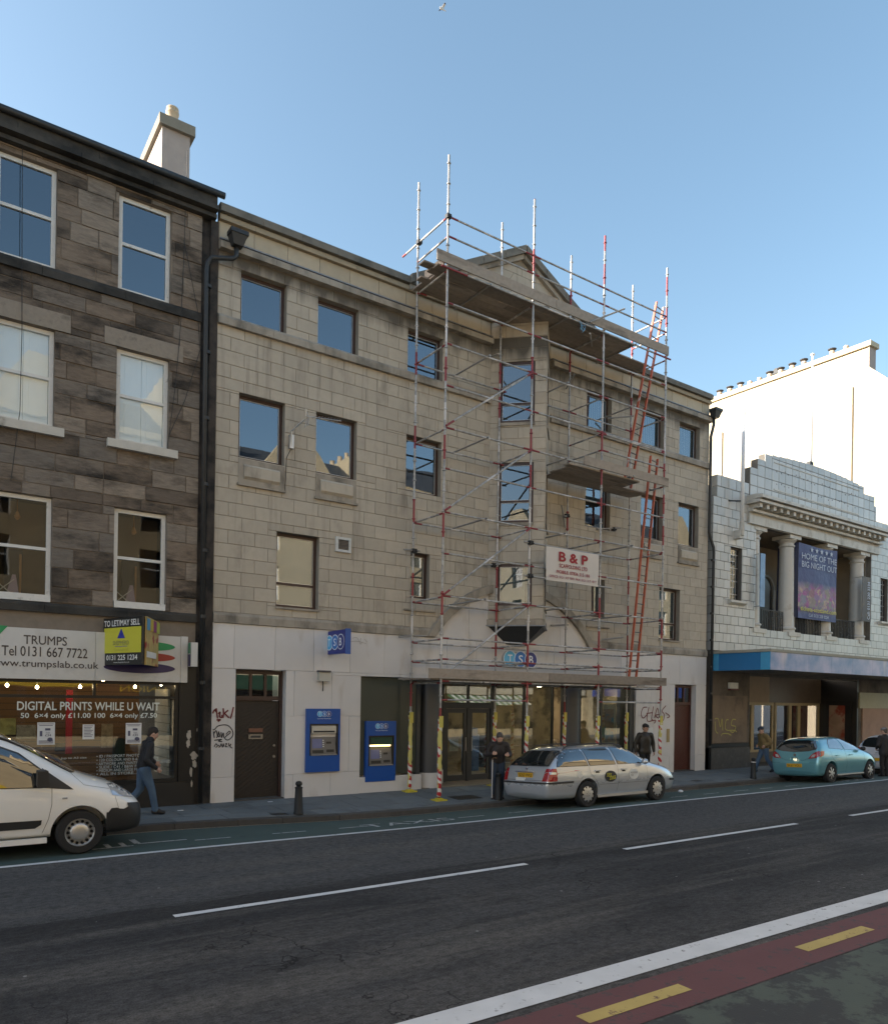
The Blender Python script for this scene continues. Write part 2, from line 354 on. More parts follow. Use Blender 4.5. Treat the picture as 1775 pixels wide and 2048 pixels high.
# parking bay marks
for px in ((390, 462), (545, 612), (678, 748), (916, 968), (1016, 1065), (1140, 1185), (1270, 1300), (1340, 1373), (1406, 1436), (1466, 1495), (1518, 1543), (1568, 1593)):
    a, b = onY(px[0], 1650, 13.02).x, onY(px[1], 1650, 13.02).x; sheet('bay_dash', a, b, 13.0, 13.05, mFaint, road, .008, 3, 2)
sheet('bay_mark', 3.05, 3.85, 13.14, 13.2, mFaint, road, .008, 2, 2); sheet('bay_mark', 3.0, 3.1, 13.2, 13.62, mFaint, road, .009, 2, 2)
sheet('bay_mark', 2.1, 2.95, 13.0, 13.06, mFaint, road, .010, 2, 2); sheet('bay_mark', 2.55, 2.63, 13.06, 13.4, mFaint, road, .009, 2, 2); sheet('bay_mark', 2.78, 2.86, 13.06, 13.4, mFaint, road, .009, 2, 2)
for x0, x1 in ((7.2, 9.3), (24.6, 27.0)):
    t = text(road, 'TAXIS', (x0, 12.78, 0), (x1 - x0, 0, 0), (0, .42, 0), mFaint, 'road_lettering')
    for v in t.data.vertices: v.co.z = zroad(v.co.x, v.co.y) + .013
# pavement of stone flags, kerb stones
pav = sheet('pavement', -30, 90, KY + .22, YF + 2.2, M('pavement_bed', (.05, .05, .05), .9), None, -.05, 120, 6, f=zpave, kind='structure')
random.seed(3); rows = [KY + .24, 15.2, 16.05, YF + .01]; nf = 0; rest = MB()
for r in range(3):
    x = -2.5 + r * .37
    while x < 40:
        l = random.uniform(.75, 1.15); g = .006; dz = random.uniform(-.003, .003); P = []
        for zz in (-.06, dz):
            for X, Y in ((x + g, rows[r] + g), (x + l - g, rows[r] + g), (x + l - g, rows[r + 1] - g), (x + g, rows[r + 1] - g)): P.append((X, Y, zpave(X, Y) + zz))
        obj('paving_slab', MB().hexa(P), mStonePave, pav); x += l
x = -3.0
while x < 42:
    l = random.uniform(.85, 1.35); P = []
    for zb in (0, 1):
        for X, Y in ((x + .006, KY - (.012 if zb == 0 else 0)), (x + l - .006, KY - (.012 if zb == 0 else 0)), (x + l - .006, KY + .23), (x + .006, KY + .23)):
            P.append((X, Y, zpave(X, KY) + random.uniform(-.002, .002) if zb else zroad(X, KY) - .08))
    obj('kerb_stone', MB().hexa(P), mKerb, pav); x += l
mIron = M('cast_iron_cover', (.035, .035, .037), .6, .6, var=.3, scale=40, bump=.4)
for X, Y, w, d in ((11.0, 15.05, .75, .5), (20.2, 15.0, .3, .22), (6.05, 14.75, .35, .2)):
    P = [(a, b, zpave(a, b) + z) for z in (0.0, .007) for a, b in ((X, Y), (X + w, Y), (X + w, Y + d), (X, Y + d))]; obj('cover_plate', MB().hexa(P), mIron, pav)
mLit = M('litter_paper', (.7, .72, .75), .7)
for i, (px, py, c) in enumerate(((356, 1633, 'flat white paper scrap lying on the pavement beside the walking man'), (1352, 1578, 'crumpled pale litter lying in the gutter ahead of the silver car'), (514, 1606, 'small white scrap of paper before the dark door'))):
    r = ray(px, py); t = -2.5 / r.z; X, Y = r.x * t, r.y * t; Y = min(Y * 1.02, 16.4); X = X * 1.02
    z = zpave(X, Y) if Y > KY else zroad(X, Y); mb = MB()
    if i == 1: mb.lathe([(.0, 0), (.05, .01), (.075, .04), (.05, .075), (.0, .085)], (X, Y - .15, z), 7)
    else: mb.box(X, X + .11, Y, Y + .06, z + .003, z + .009)
    obj('litter', mb, mLit, None, label=c, cat='litter', group='scraps of litter')
# far side pavement behind the camera
obj('far_pavement', MB().box(-30, 90, -3.0, 1.0, -.3, .06), M('far_paving', (.13, .14, .145), .8, var=.2, scale=2), kind='structure')
# bollards
mBol = M('bollard_paint', (.010, .011, .012), .6, var=.2, scale=30)
bprof = [(.105, 0), (.105, .05), (.098, .06), (.075, .60), (.082, .605), (.082, .635), (.05, .65), (.05, .665), (.07, .69), (.075, .725), (.06, .76), (.03, .775), (0.001, .78)]
bprof = [(r * .98, z * .9) for r, z in bprof]
bm_me = autosmooth(MB().lathe(bprof, seg=18).mesh('post', mBol), 45)
mBand = M('bollard_band', (.55, .55, .56), .4)
for px, lab in ((597, 'black cast bollard with ball top standing alone near the blue cash machines'), (996, 'black cast bollard standing at the knees of the man with the white stick'), (1505, 'black cast bollard behind the turquoise car by the cinema canopy')):
    p = onY(px, 1600, 14.72); p.z = zpave(p.x, p.y)
    t = thing('bollard', p, lab, 'bollard', 'black bollards along the kerb'); tag(link(bpy.data.objects.new('post', bm_me), t, True, Matrix.Translation(p)))
    obj('collar', MB().lathe([(.083, .546), (.083, .57)], p, 18), mBol if px < 1400 else mBand, t)
# ================================================================ window and trim makers
gTop = glassm('window_glass', .19, (.5, .55, .56)); gSash = glassm('old_sash_glass', .09, (.93, .95, .95)); gShop = glassm('shop_glass', .10, (.82, .85, .84)); gDark = M('smoked_panel', (.062, .068, .056), .22, var=.12, scale=1.2, spec=.35)
mBrownF = M('brown_window_frame', (.05, .026, .02), .5, var=.2); mWhiteF = M('white_sash_paint', (.62, .62, .6), .5, var=.12, scale=14, dark=(.3, .28, .25), darkth=(.62, .75), dscale=5)
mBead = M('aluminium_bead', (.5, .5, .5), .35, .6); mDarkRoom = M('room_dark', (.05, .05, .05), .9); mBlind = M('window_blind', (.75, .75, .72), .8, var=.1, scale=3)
mCream = M('room_cream', (.12, .085, .05), .9, var=.15, scale=1.5)
def window(parent, x0, x1, z0, z1, Y, fm, split=None, ft=.06, blind=None, xf=None, gm=None, back=True, bead=True, name='window', reveal=.16):
    """frame set back in its opening, panes, and what shows behind the glass"""
    xf = xf or Matrix.Identity(4); Yw = Y + reveal; fr = MB()
    fr.box(x0 + .002, x0 + ft, Yw, Yw + .08, z0 + .002, z1 - .002, xf); fr.box(x1 - ft, x1 - .002, Yw, Yw + .08, z0 + .002, z1 - .002, xf)
    fr.box(x0 + ft, x1 - ft, Yw + .001, Yw + .079, z0 + .003, z0 + ft, xf); fr.box(x0 + ft, x1 - ft, Yw + .001, Yw + .079, z1 - ft, z1 - .003, xf)
    zs = [z0 + ft] + ([split - .03, split + .03] if split else []) + [z1 - ft]
    if split: fr.box(x0 + ft, x1 - ft, Yw + .002, Yw + .078, split - .03, split + .03, xf)
    w = obj(name, fr, fm, parent)
    for a, b in ((zs[0], zs[1]), (zs[2], zs[3])) if split else ((zs[0], zs[1]),):
        obj('pane', MB().box(x0 + ft - .004, x1 - ft + .004, Yw + .04, Yw + .046, a - .004, b + .004, xf), gm or gTop, w)
        if bead:
            bd = MB(); t = .014
            bd.box(x0 + ft, x0 + ft + t, Yw + .02, Yw + .038, a, b, xf); bd.box(x1 - ft - t, x1 - ft, Yw + .02, Yw + .038, a, b, xf)
            bd.box(x0 + ft + t, x1 - ft - t, Yw + .021, Yw + .037, a, a + t, xf); bd.box(x0 + ft + t, x1 - ft - t, Yw + .021, Yw + .037, b - t, b, xf); obj('bead', bd, mBead, w)
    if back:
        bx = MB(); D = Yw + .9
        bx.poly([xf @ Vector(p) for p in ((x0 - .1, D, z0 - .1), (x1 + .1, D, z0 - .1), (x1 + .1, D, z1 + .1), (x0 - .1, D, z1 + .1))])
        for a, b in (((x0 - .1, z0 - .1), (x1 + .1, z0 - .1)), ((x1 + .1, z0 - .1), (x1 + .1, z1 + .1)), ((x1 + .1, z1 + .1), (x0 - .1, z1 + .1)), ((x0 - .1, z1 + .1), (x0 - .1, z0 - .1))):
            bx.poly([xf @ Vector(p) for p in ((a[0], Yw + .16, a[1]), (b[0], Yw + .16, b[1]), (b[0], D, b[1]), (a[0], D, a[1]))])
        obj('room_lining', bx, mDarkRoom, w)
    if blind:
        kind, frac = blind; mb = MB(); zb = z1 - (z1 - z0) * frac
        if kind == 'v':
            n = int((x1 - x0) / .09)
            for i in range(n):
                xa = x0 + (x1 - x0) * i / n; mb.poly([xf @ Vector(p) for p in ((xa, Yw + .085, z0), (xa + .085, Yw + .11, z0), (xa + .085, Yw + .11, z1), (xa, Yw + .085, z1))])
        else: mb.box(x0, x1, Yw + .085, Yw + .095, zb, z1, xf)
        obj('blind', mb, mBlind, w)
    return w
# ================================================================ bank building
XL, XR, XC = 5.40, 23.05, 14.22
bank = thing('bank_building', (XC, YF + 4, 0), 'sandstone bank building of three upper floors over pale ground floor, behind the scaffolding', 'building')
def stone(name, col, isl):
    m, nt, b, N, L = nodes(name); p = pos_(nt); r = rnd_(nt, isl)
    c = mix_(nt, ramp_(nt, r, 0, 1), tuple(v * .91 for v in col), tuple(v * 1.08 for v in col)); c = mix_(nt, math_(nt, 'MULTIPLY', ramp_(nt, noise_(nt, p, 7, 5), .35, .7), .35), c, tuple(v * .78 for v in col))
    st = math_(nt, 'MULTIPLY', ramp_(nt, noise_(nt, p, 1.6, 6, .65, (1, 1, .35)), .56, .74), .5); c = mix_(nt, st, c, (.095, .085, .072))
    sk_ = math_(nt, 'MULTIPLY', ramp_(nt, noise_(nt, p, 3.0, 5, .6, (2.2, 1, .14)), .55, .75), .38); c = mix_(nt, sk_, c, (.13, .115, .095))
    # rain-washed soot below the upper moulding and on the string course
    sx = N('ShaderNodeSeparateXYZ'); L(p, sx.inputs[0]); z = math_(nt, 'ADD', sx.outputs[2], math_(nt, 'MULTIPLY', noise_(nt, p, 3.2, 5, .6, (1, 1, .12)), .9))
    k = math_(nt, 'MULTIPLY', ramp_(nt, z, 12.3, 12.75), math_(nt, 'LESS_THAN', sx.outputs[2], 12.6)); c = mix_(nt, math_(nt, 'MULTIPLY', k, .85), c, (.055, .05, .044))
    L(c, b.inputs['Base Color']); b.inputs['Roughness'].default_value = .85; b.inputs['Specular IOR Level'].default_value = .25; bump_(nt, b, noise_(nt, p, 60, 4), .25, .006); return m
SCOL = (.436, .389, .320)
mSt = stone('sandstone_block', SCOL, False); mSt2 = stone('sandstone_far', SCOL, True)
mMort = M('mortar', (.26, .232, .19), .9, var=.2); mTrim = M('sandstone_trim', (.32, .285, .235), .85, var=.18, scale=5, bump=.2, dark=(.08, .073, .062), darkth=(.45, .72), dscale=1.8, dsx=(1, 1, .5))
mCope = M('coping_stone', (.16, .148, .125), .85, var=.25, scale=5, bump=.3, dark=(.07, .07, .06), darkth=(.5, .75), dscale=2)
mLead = M('lead_flashing', (.2, .21, .23), .5, .3, var=.35, scale=12)
ROW3 = [(5.93, 7.03), (7.84, 8.94), (10.40, 11.50), (16.94, 18.04), (19.50, 20.60), (21.41, 22.51)]
ops = []
for a, b in ROW3: ops += [(a, b, 10.98, 12.13), (a, b, 7.89, 9.35)]
ROW1 = [(6.88, 7.96, 4.57, 6.33), (20.48, 21.56, 4.57, 6.33), (10.59, 11.18, 5.11, 6.3), (17.26, 17.85, 5.11, 6.3)]
ops += ROW1
OX0, OX1, OD = 13.13, 15.37, 1.12   # prow-shaped bay
AZ = 4.12; ACX, AR = XC, 3.55; ACZ = 5.62 - AR
def arch_in(x, z, r): return (x - ACX) ** 2 + (z - ACZ) ** 2 < r * r
baywall = [(OX0 + .03, OX1 - .03, 4.6, 13.0)]
cz = [4.34 + .3158 * i for i in range(26)]; cz[-1] = 12.235
cz = [4.34 + (12.40 - 4.34) * i / 26 for i in range(27)]
ashlar('stone_block', bank, XL, XR, cz, .63, ops + baywall, YF, .3, mSt, mSt2, joint=.010, skip=lambda q: arch_in(q[0], q[3], AR - .05) and arch_in(q[1], q[3], AR - .05) and q[3] < 5.6)
wl = holed(MB(), XL + .01, XR - .01, 4.1, 13.1, ops, YF + .012, YF + .28); obj('wall', wl, mMort, bank)
core = MB().box(XL + .012, XR - .012, YF + 1.4, YF + 9, 4.1, 13.0).box(XL + .013, XL + .3, YF + .285, YF + 1.4, -.05, 13.0).box(XR - .3, XR - .013, YF + .285, YF + 1.4, -.05, 13.0).box(XL + .02, XR - .02, YF + .285, YF + 9, 12.99, 13.05)
core.box(XL + .3, XR - .3, YF + .285, YF + 1.41, 4.0, 4.14); obj('core', core, M('rendered_wall', (.2, .18, .15), .9), bank)
random.seed(11)
BL3 = [None, None, None, ('v', 1), ('v', 1), ('v', 1)]; BL2 = [None, None, None, ('h', .4), None, None]
for i, (a, b) in enumerate(ROW3):
    window(bank, a, b, 10.98, 12.13, YF, mBrownF, ft=.07, blind=BL3[i]); window(bank, a, b, 7.89, 9.35, YF, mBrownF, ft=.07, blind=BL2[i])
for i, (a, b, c, d) in enumerate(ROW1): window(bank, a, b, c, d, YF, mBrownF, split=5.14 if i < 2 else None, ft=.07, blind=('h', .98 if i != 1 else .8))
def band(name, z0, z1, out, x0=XL, x1=XR, mat=mTrim, step=1.3, gaps=(), y=YF, parent=bank):
    """a moulded course in separate lengths"""
    x = x0
    while x < x1 - .01:
        b = min(x + step * random.uniform(.9, 1.1), x1)
        if x1 - b < .4: b = x1
        for q in rect_minus((x, b, z0, z1), gaps):
            if q[1] - q[0] > .03: obj(name, MB().prism([(q[0] + .003, y - out, z0), (q[0] + .003, y - out, z1 - (z1 - z0) * .3), (q[0] + .003, y - out * .55, z1), (q[0] + .003, y + .1, z1), (q[0] + .003, y + .1, z0)], (q[1] - q[0] - .006, 0, 0)), mat, parent)
        x = b
gp = [(OX0 - .02, OX1 + .02, 0, 20)]
band('sill_course', 10.76, 10.975, .10, gaps=gp); band('string_course', 4.10, 4.335, .07, gaps=[(11.35, 17.1, 0, 9)], step=1.0)
band('cornice_length', 12.405, 12.60, .17, gaps=gp); band('lead_flashing', 12.603, 12.645, .13, gaps=gp, mat=mLead, step=2.5)
ashlar('frieze_block', bank, XL, XR, [12.65, 13.06], .82, gp, YF, .3, M('sandstone_frieze_sunlit', (.42, .36, .265), .85, var=.12, rnd=.1, bump=.15), mSt2)  # yellow cast of sunlight is put into the frieze stone's colour
band('coping_bed', 13.065, 13.21, .09, mat=M('sandstone_frieze_sunlit2', (.3, .25, .175), .85, var=.2), step=.9); band('coping_stone', 13.215, 13.43, .16, mat=mCope, step=.9)
# recessed-panel aprons under the middle windows
for a, b in (ROW3[0], ROW3[1], ROW3[4], ROW3[5]):
    obj('apron', MB().box(a, b, YF - .02, YF + .01, 7.30, 7.86), mTrim, bank)
    mb = MB(); x0, x1, z0, z1 = a + .12, b - .12, 7.40, 7.74
    mb.hexa([(x0, YF - .022, z0), (x1, YF - .022, z0), (x1, YF - .022, z0), (x0, YF - .022, z0), (x0, YF - .022, z1), (x1, YF - .022, z1), (x1, YF - .022, z1), (x0, YF - .022, z1)]) if 0 else mb.prism([(x0, YF - .02, z0), (x0, YF - .075, z0 + .06), (x0, YF - .075, z1 - .05), (x0, YF - .02, z1)], (x1 - x0, 0, 0))
    obj('raised_panel', mb, mSt, bank); obj('apron_lip', MB().box(a - .03, b + .03, YF - .07, YF + .01, 7.245, 7.295), mTrim, bank)
for a, b, c, d in ROW1: obj('window_ledge', MB().box(a - (.02 if d - c > 1.3 else .2), b + (.02 if d - c > 1.3 else .2), YF - .05, YF + .12, c - (.05 if d - c > 1.3 else .35), c - (.004 if d - c > 1.3 else .31)), mTrim, bank)
# pediment behind the scaffold top
px0, px1, pz, pt = 10.35, 18.10, 13.43, 15.55
pg = MB().prism([(px0 + .3, YF + .02, pz - .2), (px1 - .3, YF + .02, pz - .2), (XC, YF + .02, pt - .35)], (0, .35, 0)); obj('pediment', pg, mMort, bank)
for k in range(8):
    z0 = pz + k * .26; z1 = z0 + .25; h0 = (pt - .32 - z0) / (pt - pz) * (px1 - px0) / 2; h1 = (pt - .32 - z1) / (pt - pz) * (px1 - px0) / 2
    if h1 <= 0: break
    n = max(1, int(h0 * 2 / .8))
    for i in range(n):
        a, b, c, d = [XC - h + 2 * h * q for h, q in ((h0, i / n), (h0, (i + 1) / n), (h1, (i + 1) / n), (h1, i / n))]
        obj('pediment_block', MB().prism([(a + .006, YF - .01, z0), (b - .006, YF - .01, z0), (c - .006, YF - .01, z1), (d + .006, YF - .01, z1)], (0, .2, 0)), mSt, bank)
for s in (-1, 1):
    e = px0 if s < 0 else px1
    for i in range(5):
        t0, t1 = i / 5, (i + 1) / 5 - .004; A = Vector((e + (XC - e) * t0, 0, pz + (pt - pz) * t0)); B = Vector((e + (XC - e) * t1, 0, pz + (pt - pz) * t1)); P = []
        for q in (A, B): P.append(q)
        obj('pediment_coping', MB().prism([(A.x, YF - .22, A.z - .22), (B.x, YF - .22, B.z - .22), (B.x, YF - .22, B.z), (A.x, YF - .22, A.z)], (0, .75, 0)), mCope, bank)
        obj('pediment_moulding', MB().prism([(A.x, YF - .12, A.z - .36), (B.x, YF - .12, B.z - .36), (B.x, YF - .12, B.z - .225), (A.x, YF - .12, A.z - .225)], (0, .5, 0)), mTrim, bank)
# prow-shaped oriel bay over the door
bay_ops = [(.28, 1.25, 10.22, 11.92), (.28, 1.25, 7.42, 9.10), (.28, 1.25, 5.10, 6.26)]
for s in (0, 1):
    xf = Matrix.Translation((OX0, YF, 0)) @ Matrix.Rotation(-PI / 4, 4, 'Z') if s == 0 else Matrix.Translation((XC + .03, YF - OD, 0)) @ Matrix.Rotation(PI / 4, 4, 'Z')
    Lf = OD * math.sqrt(2); bo = bay_ops if s == 0 else [(Lf - b, Lf - a, c, d) for a, b, c, d in bay_ops]
    ashlar('bay_block', bank, .01, Lf - .012, [4.72 + .3158 * i for i in range(28)], .8, bo, 0, .12, mSt, mSt2, xf=xf)
    obj('bay_wall', holed(MB(), .02, Lf - .02, 4.70, 13.3, bo, .012, .11, xf), mMort, bank)
    for (a, b, c, d), sp in zip(bo, (10.75, 8.02, None)):
        window(bank, a, b, c, d, 0, mBrownF, split=sp, ft=.07, xf=xf, back=False, reveal=.03, blind=('h', .96) if sp is None else None)
        obj('bay_sill', MB().box(a - .02, b + .02, -.04, .03, c - .09, c - .005, xf), mTrim, bank)
    obj('bay_lining', MB().box(.1, Lf - .1, .5, .52, 4.8, 13, xf), mDarkRoom, bank)
T0, TA, T1 = Vector((OX0, YF, 0)), Vector((XC + .03, YF - OD, 0)), Vector((OX1, YF, 0))
def bayslab(name, z0, z1, g, mat):
    c = Vector((XC, YF, 0)); P = [c + (q - c) * g for q in (T0, TA, T1)]
    obj(name, MB().prism([(p.x, p.y, z0) for p in P], (0, 0, z1 - z0)), mat, bank)
bayslab('bay_base_course', 4.56, 4.71, 1.04, mTrim); bayslab('bay_lead', 4.52, 4.557, 1.06, mLead); bayslab('bay_cap', 13.31, 13.41, 1.06, mCope)
mb = MB(); c = Vector((XC, YF, 0)); A = [c + (q - c) * .98 for q in (T0, TA, T1)]; B = [c + (q - c) * .38 for q in (T0, TA, T1)]
mb.poly([(p.x, p.y, 4.515) for p in A]); mb.poly([(p.x, p.y, 4.05) for p in B])
for i in range(3): j = (i + 1) % 3; mb.poly([(A[i].x, A[i].y, 4.515), (A[j].x, A[j].y, 4.515), (B[j].x, B[j].y, 4.05), (B[i].x, B[i].y, 4.05)])
obj('bay_underside', mb, M('dark_lead', (.03, .032, .035), .6, var=.3), bank)
# ---- pale stone ground floor with arched head
def marble(name, isl):
    return M(name, (.60, .583, .575), .5, var=.05, scale=3, rnd=.05, dark=(.42, .37, .32), darkth=(.57, .82), dscale=1.5, dsx=(1.3, 1, .4), island=isl, spec=.3)
mMar = marble('pale_stone_slab', False); mMar2 = marble('pale_stone_slab_b', True)
DO = [(5.94, 7.15, -.2, 3.07), (21.34, 22.48, -.2, 3.07), (9.15, 19.36, -.2, 3.0)]
mb = holed(MB(), XL + .01, XR - .01, -.1, 4.09, DO, YF + .01, YF + .28); obj('ground_floor_wall', mb, mMar2, bank)
ashlar('cladding_slab', bank, XL, XR, [.02, .62, 2.0, 3.075, 4.095], .98, DO, YF - .03, .06, mMar, mMar2, joint=.006)
seg = lambda r, n=26, z=AZ: [(ACX + r * math.cos(a), ACZ + r * math.sin(a)) for a in [math.asin(max(-1, (z - ACZ) / r)) + (PI - 2 * math.asin((z - ACZ) / r)) * i / n for i in range(n + 1)]]
inner = seg(AR - .02)
n = 5
for i in range(n):   # slabs of the arch head
    xa, xb = inner[-1][0] + (inner[0][0] - inner[-1][0]) * i / n, inner[-1][0] + (inner[0][0] - inner[-1][0]) * (i + 1) / n
    top = [(x, ACZ + math.sqrt((AR - .02) ** 2 - (x - ACX) ** 2)) for x in [xa + .004 + (xb - xa - .008) * k / 8 for k in range(9)]]
    obj('arch_slab', MB().prism([(xa + .004, YF - .028, 4.098)] + [(x, YF - .028, max(z, 4.1)) for x, z in top] + [(xb - .004, YF - .028, 4.098)], (0, .03, 0)), mMar, bank)
o_, i_ = seg(AR + .2, z=AZ), seg(AR - .02, z=AZ)
for k in range(0, 26, 2):
    P = [o_[k], o_[k + 1], o_[k + 2], i_[k + 2], i_[k + 1], i_[k]]
    obj('arch_stone', MB().prism([(x, YF - .13, z) for x, z in P], (0, .15, 0)), mTrim, bank)
# ---- side doors
mDoorD = M('dark_door_boards', (.022, .016, .013), .55, var=.25, scale=30); mDoorR = M('red_brown_door_boards', (.075, .022, .014), .5, var=.25, scale=30)
def side_door(x0, x1, mat, fm):
    Yd = YF + .16; zt = 3.07; fr = MB()
    fr.box(x0 + .003, x0 + .07, Yd, Yd + .1, .05, zt - .003).box(x1 - .07, x1 - .003, Yd, Yd + .1, .05, zt - .003).box(x0 + .07, x1 - .07, Yd + .001, Yd + .1, zt - .1, zt - .003).box(x0 + .07, x1 - .07, Yd - .01, Yd + .1, 2.36, 2.46)
    w3 = (x1 - x0 - .14) / 3
    for k in (1, 2): fr.box(x0 + .07 + k * w3 - .03, x0 + .07 + k * w3 + .03, Yd + .002, Yd + .09, 2.46, zt - .1)
    d = obj('door', fr, fm, bank); lf = MB(); n = 14   # boards laid on the slant
    obj('door_leaf', MB().box(x0 + .072, x1 - .072, Yd + .05, Yd + .09, .1, 2.355), mat, d)
    for k in range(-12, 22):
        z = .1 + k * .105; a, b = z, z + (x1 - x0 - .15) * .75; P = []
        for xx, zz in ((0, z), (1, b)):
            P.append((x0 + .075 + xx * (x1 - x0 - .15), zz))
        lo = [max(.1, min(2.35, q)) for q in (P[0][1] + .006, P[1][1] + .006, P[1][1] + .099, P[0][1] + .099)]
        if lo[2] - lo[1] < .02 and lo[3] - lo[0] < .02: continue
        lf.prism([(P[0][0], Yd + .04, lo[0]), (P[1][0], Yd + .04, lo[1]), (P[1][0], Yd + .04, lo[2]), (P[0][0], Yd + .04, lo[3])], (0, .012, 0))
    obj('slanting_boards', lf, mat, d, kind='stuff')
    for k in range(3): obj('fanlight_pane', MB().box(x0 + .07 + k * w3 + .03, x0 + .07 + (k + 1) * w3 - .03, Yd + .04, Yd + .046, 2.46, zt - .1), gTop, d)
    obj('fanlight_room', MB().box(x0 + .05, x1 - .05, Yd + .5, Yd + .52, 2.3, 3.2), M('fanlight_room', (.25, .12, .08), .8, var=.6, scale=5), d)
    obj('threshold', MB().box(x0, x1, YF - .02, Yd + .1, -.1, .085), mKerb, d); return d, Yd
d1, Yd = side_door(5.94, 7.15, mDoorD, mBrownF)
obj('letterbox', MB().box(6.34, 6.68, Yd + .015, Yd + .045, 1.46, 1.57), M('brushed_metal', (.3, .28, .26), .4, .8), d1); obj('letter_slot', MB().box(6.39, 6.63, Yd + .008, Yd + .02, 1.49, 1.54), mDarkRoom, d1)
obj('name_plate', MB().box(6.34, 6.68, Yd + .02, Yd + .045, 1.62, 1.71), M('copper_plate', (.18, .09, .065), .5, .4), d1)
obj('door_lock', MB().lathe([(.03, 0), (.03, .02)], (6.97, Yd + .02, 1.3), 10, 'Y').lathe([(.035, 0), (.03, .03)], (6.97, Yd + .02, 1.04), 10, 'Y'), MATS['brushed_metal'], d1)
side_door(21.34, 22.48, mDoorR, M('red_brown_frame', (.07, .028, .02), .5))
obj('entry_panel', MB().box(20.93, 21.06, YF - .06, YF - .028, 1.1, 1.55), M('brass', (.35, .27, .14), .4, .7), bank)
obj('wall_notice', MB().box(20.0, 20.22, YF - .045, YF - .028, 1.25, 1.6), M('notice_white', (.6, .62, .62), .6), bank)
# ---- bank front: dark glazed bay, drums, recessed entrance
mGreyF = M('grey_shop_frame', (.05, .054, .058), .45, .3, var=.1); mDrum = M('grey_drum_cladding', (.088, .093, .105), .38, .35, var=.08, scale=2)
front = bank
obj('dark_panel', MB().box(9.16, 10.86, YF + .05, YF + .07, .5, 2.995), gDark, front); obj('dark_panel_backing', MB().box(9.16, 10.86, YF + .16, YF + .2, .5, 2.995), M('panel_backing', (.075, .08, .066), .8), front)
obj('panel_frame', MB().box(10.86, 10.98, YF + .02, YF + .22, .46, 2.995).box(10.985, 11.02, YF + .22, YF + .95, .46, 2.995), mGreyF, front)
obj('window_plinth', MB().box(9.152, 11.02, YF - .01, YF + .22, -.1, .455), mMar, front); obj('window_plinth', MB().box(10.75, 11.02, YF + .225, YF + 1.0, -.1, .455), mMar, front)
YG = YF + .95
for cx in (11.42, 16.72):
    obj('round_column', autosmooth(MB().lathe([(.30, .47), (.30, 3.0)], (cx, YF + .30, 0), 28).mesh('d', mDrum)), None, front)
    obj('column_base', autosmooth(MB().lathe([(.335, -.1), (.335, .468)], (cx, YF + .32, 0), 28).mesh('d', mMar)), None, front)
obj('entrance_floor', MB().box(10.98, 19.35, YF + .012, YF + .29, -.12, .075).box(9.4, 22.2, YF + .291, YF + 6, -.12, .075), M('entrance_tile', (.2, .165, .125), .6, var=.15, scale=2), front)
def glaze(x0, x1, z0=.45, z1=2.98, Y=YG, mulls=(), rail=None, n='glazed_screen'):
    f = MB()
    for x in (x0, *mulls, x1 - .06): f.box(x, x + .06, Y - .04, Y + .04, z0, z1)
    f.box(x0, x1, Y - .038, Y + .038, z1 - .07, z1 + .01).box(x0, x1, Y - .039, Y + .039, z0, z0 + .06)
    if rail: f.box(x0, x1, Y - .037, Y + .037, rail - .04, rail + .04)
    o = obj(n, f, mGreyF, front); e = [x0 + .06] + [v for q in mulls for v in (q, q + .06)] + [x1 - .06]
    for a, b in zip(e[::2], e[1::2]): obj('pane', MB().box(a, b, Y - .003, Y + .003, z0 + .05, z1 - .06), glassm('bank_glass', .17, (.72, .74, .7)), o)
    return o
glaze(11.05, 12.30); glaze(14.15, 16.6, mulls=(15.35,), z0=.3); glaze(17.05, 19.3, Y=YF + .25, z0=.32, mulls=(18.0,))
obj('window_plinth', MB().box(11.72, 12.3, YG - .12, YG + .1, -.05, .447), mMar, front); obj('window_plinth', MB().box(14.2, 16.5, YG - .1, YG + .1, -.05, .297), mMar, front); obj('window_plinth', MB().box(17.05, 19.35, YF + .1, YF + .4, -.05, .317), mMar, front)
obj('return_frame', MB().box(19.16, 19.345, YF + .03, YF + .6, .02, 2.99), mGreyF, front)
glaze(12.30, 14.15, z0=2.30, mulls=(13.2,), n='transom_light')
for x0 in (12.42, 13.28):
    f = MB(); x1 = x0 + .76; f.box(x0, x0 + .1, YG - .03, YG + .03, .09, 2.18).box(x1 - .1, x1, YG - .03, YG + .03, .09, 2.18).box(x0 + .1, x1 - .1, YG - .029, YG + .029, .09, .26).box(x0 + .1, x1 - .1, YG - .029, YG + .029, 2.06, 2.18)
    d = obj('entrance_door', f, mGreyF, front); obj('pane', MB().box(x0 + .095, x1 - .095, YG - .003, YG + .003, .25, 2.07), glassm('bank_glass'), d)
    obj('door_handle', MB().tube([(x0 + (.7 if x0 < 13 else .06), YG - .08, .95), (x0 + (.7 if x0 < 13 else .06), YG - .08, 1.35)], .013), mBead, d)
obj('door_frame', MB().box(12.3, 12.42, YG - .06, YG + .06, .08, 2.3).box(14.05, 14.17, YG - .06, YG + .06, .08, 2.3).box(12.42, 14.05, YG - .059, YG + .059, 2.185, 2.3).box(13.185, 13.275, YG - .05, YG + .05, .08, 2.185), mGreyF, front)
obj('shop_lintel', MB().box(9.16, 19.35, YF + .23, YF + .3, 2.9, 3.0).box(9.42, 22.2, YF + .301, YF + 5.9, 3.0, 3.03), M('soffit_white', (.5, .5, .47), .8), front)
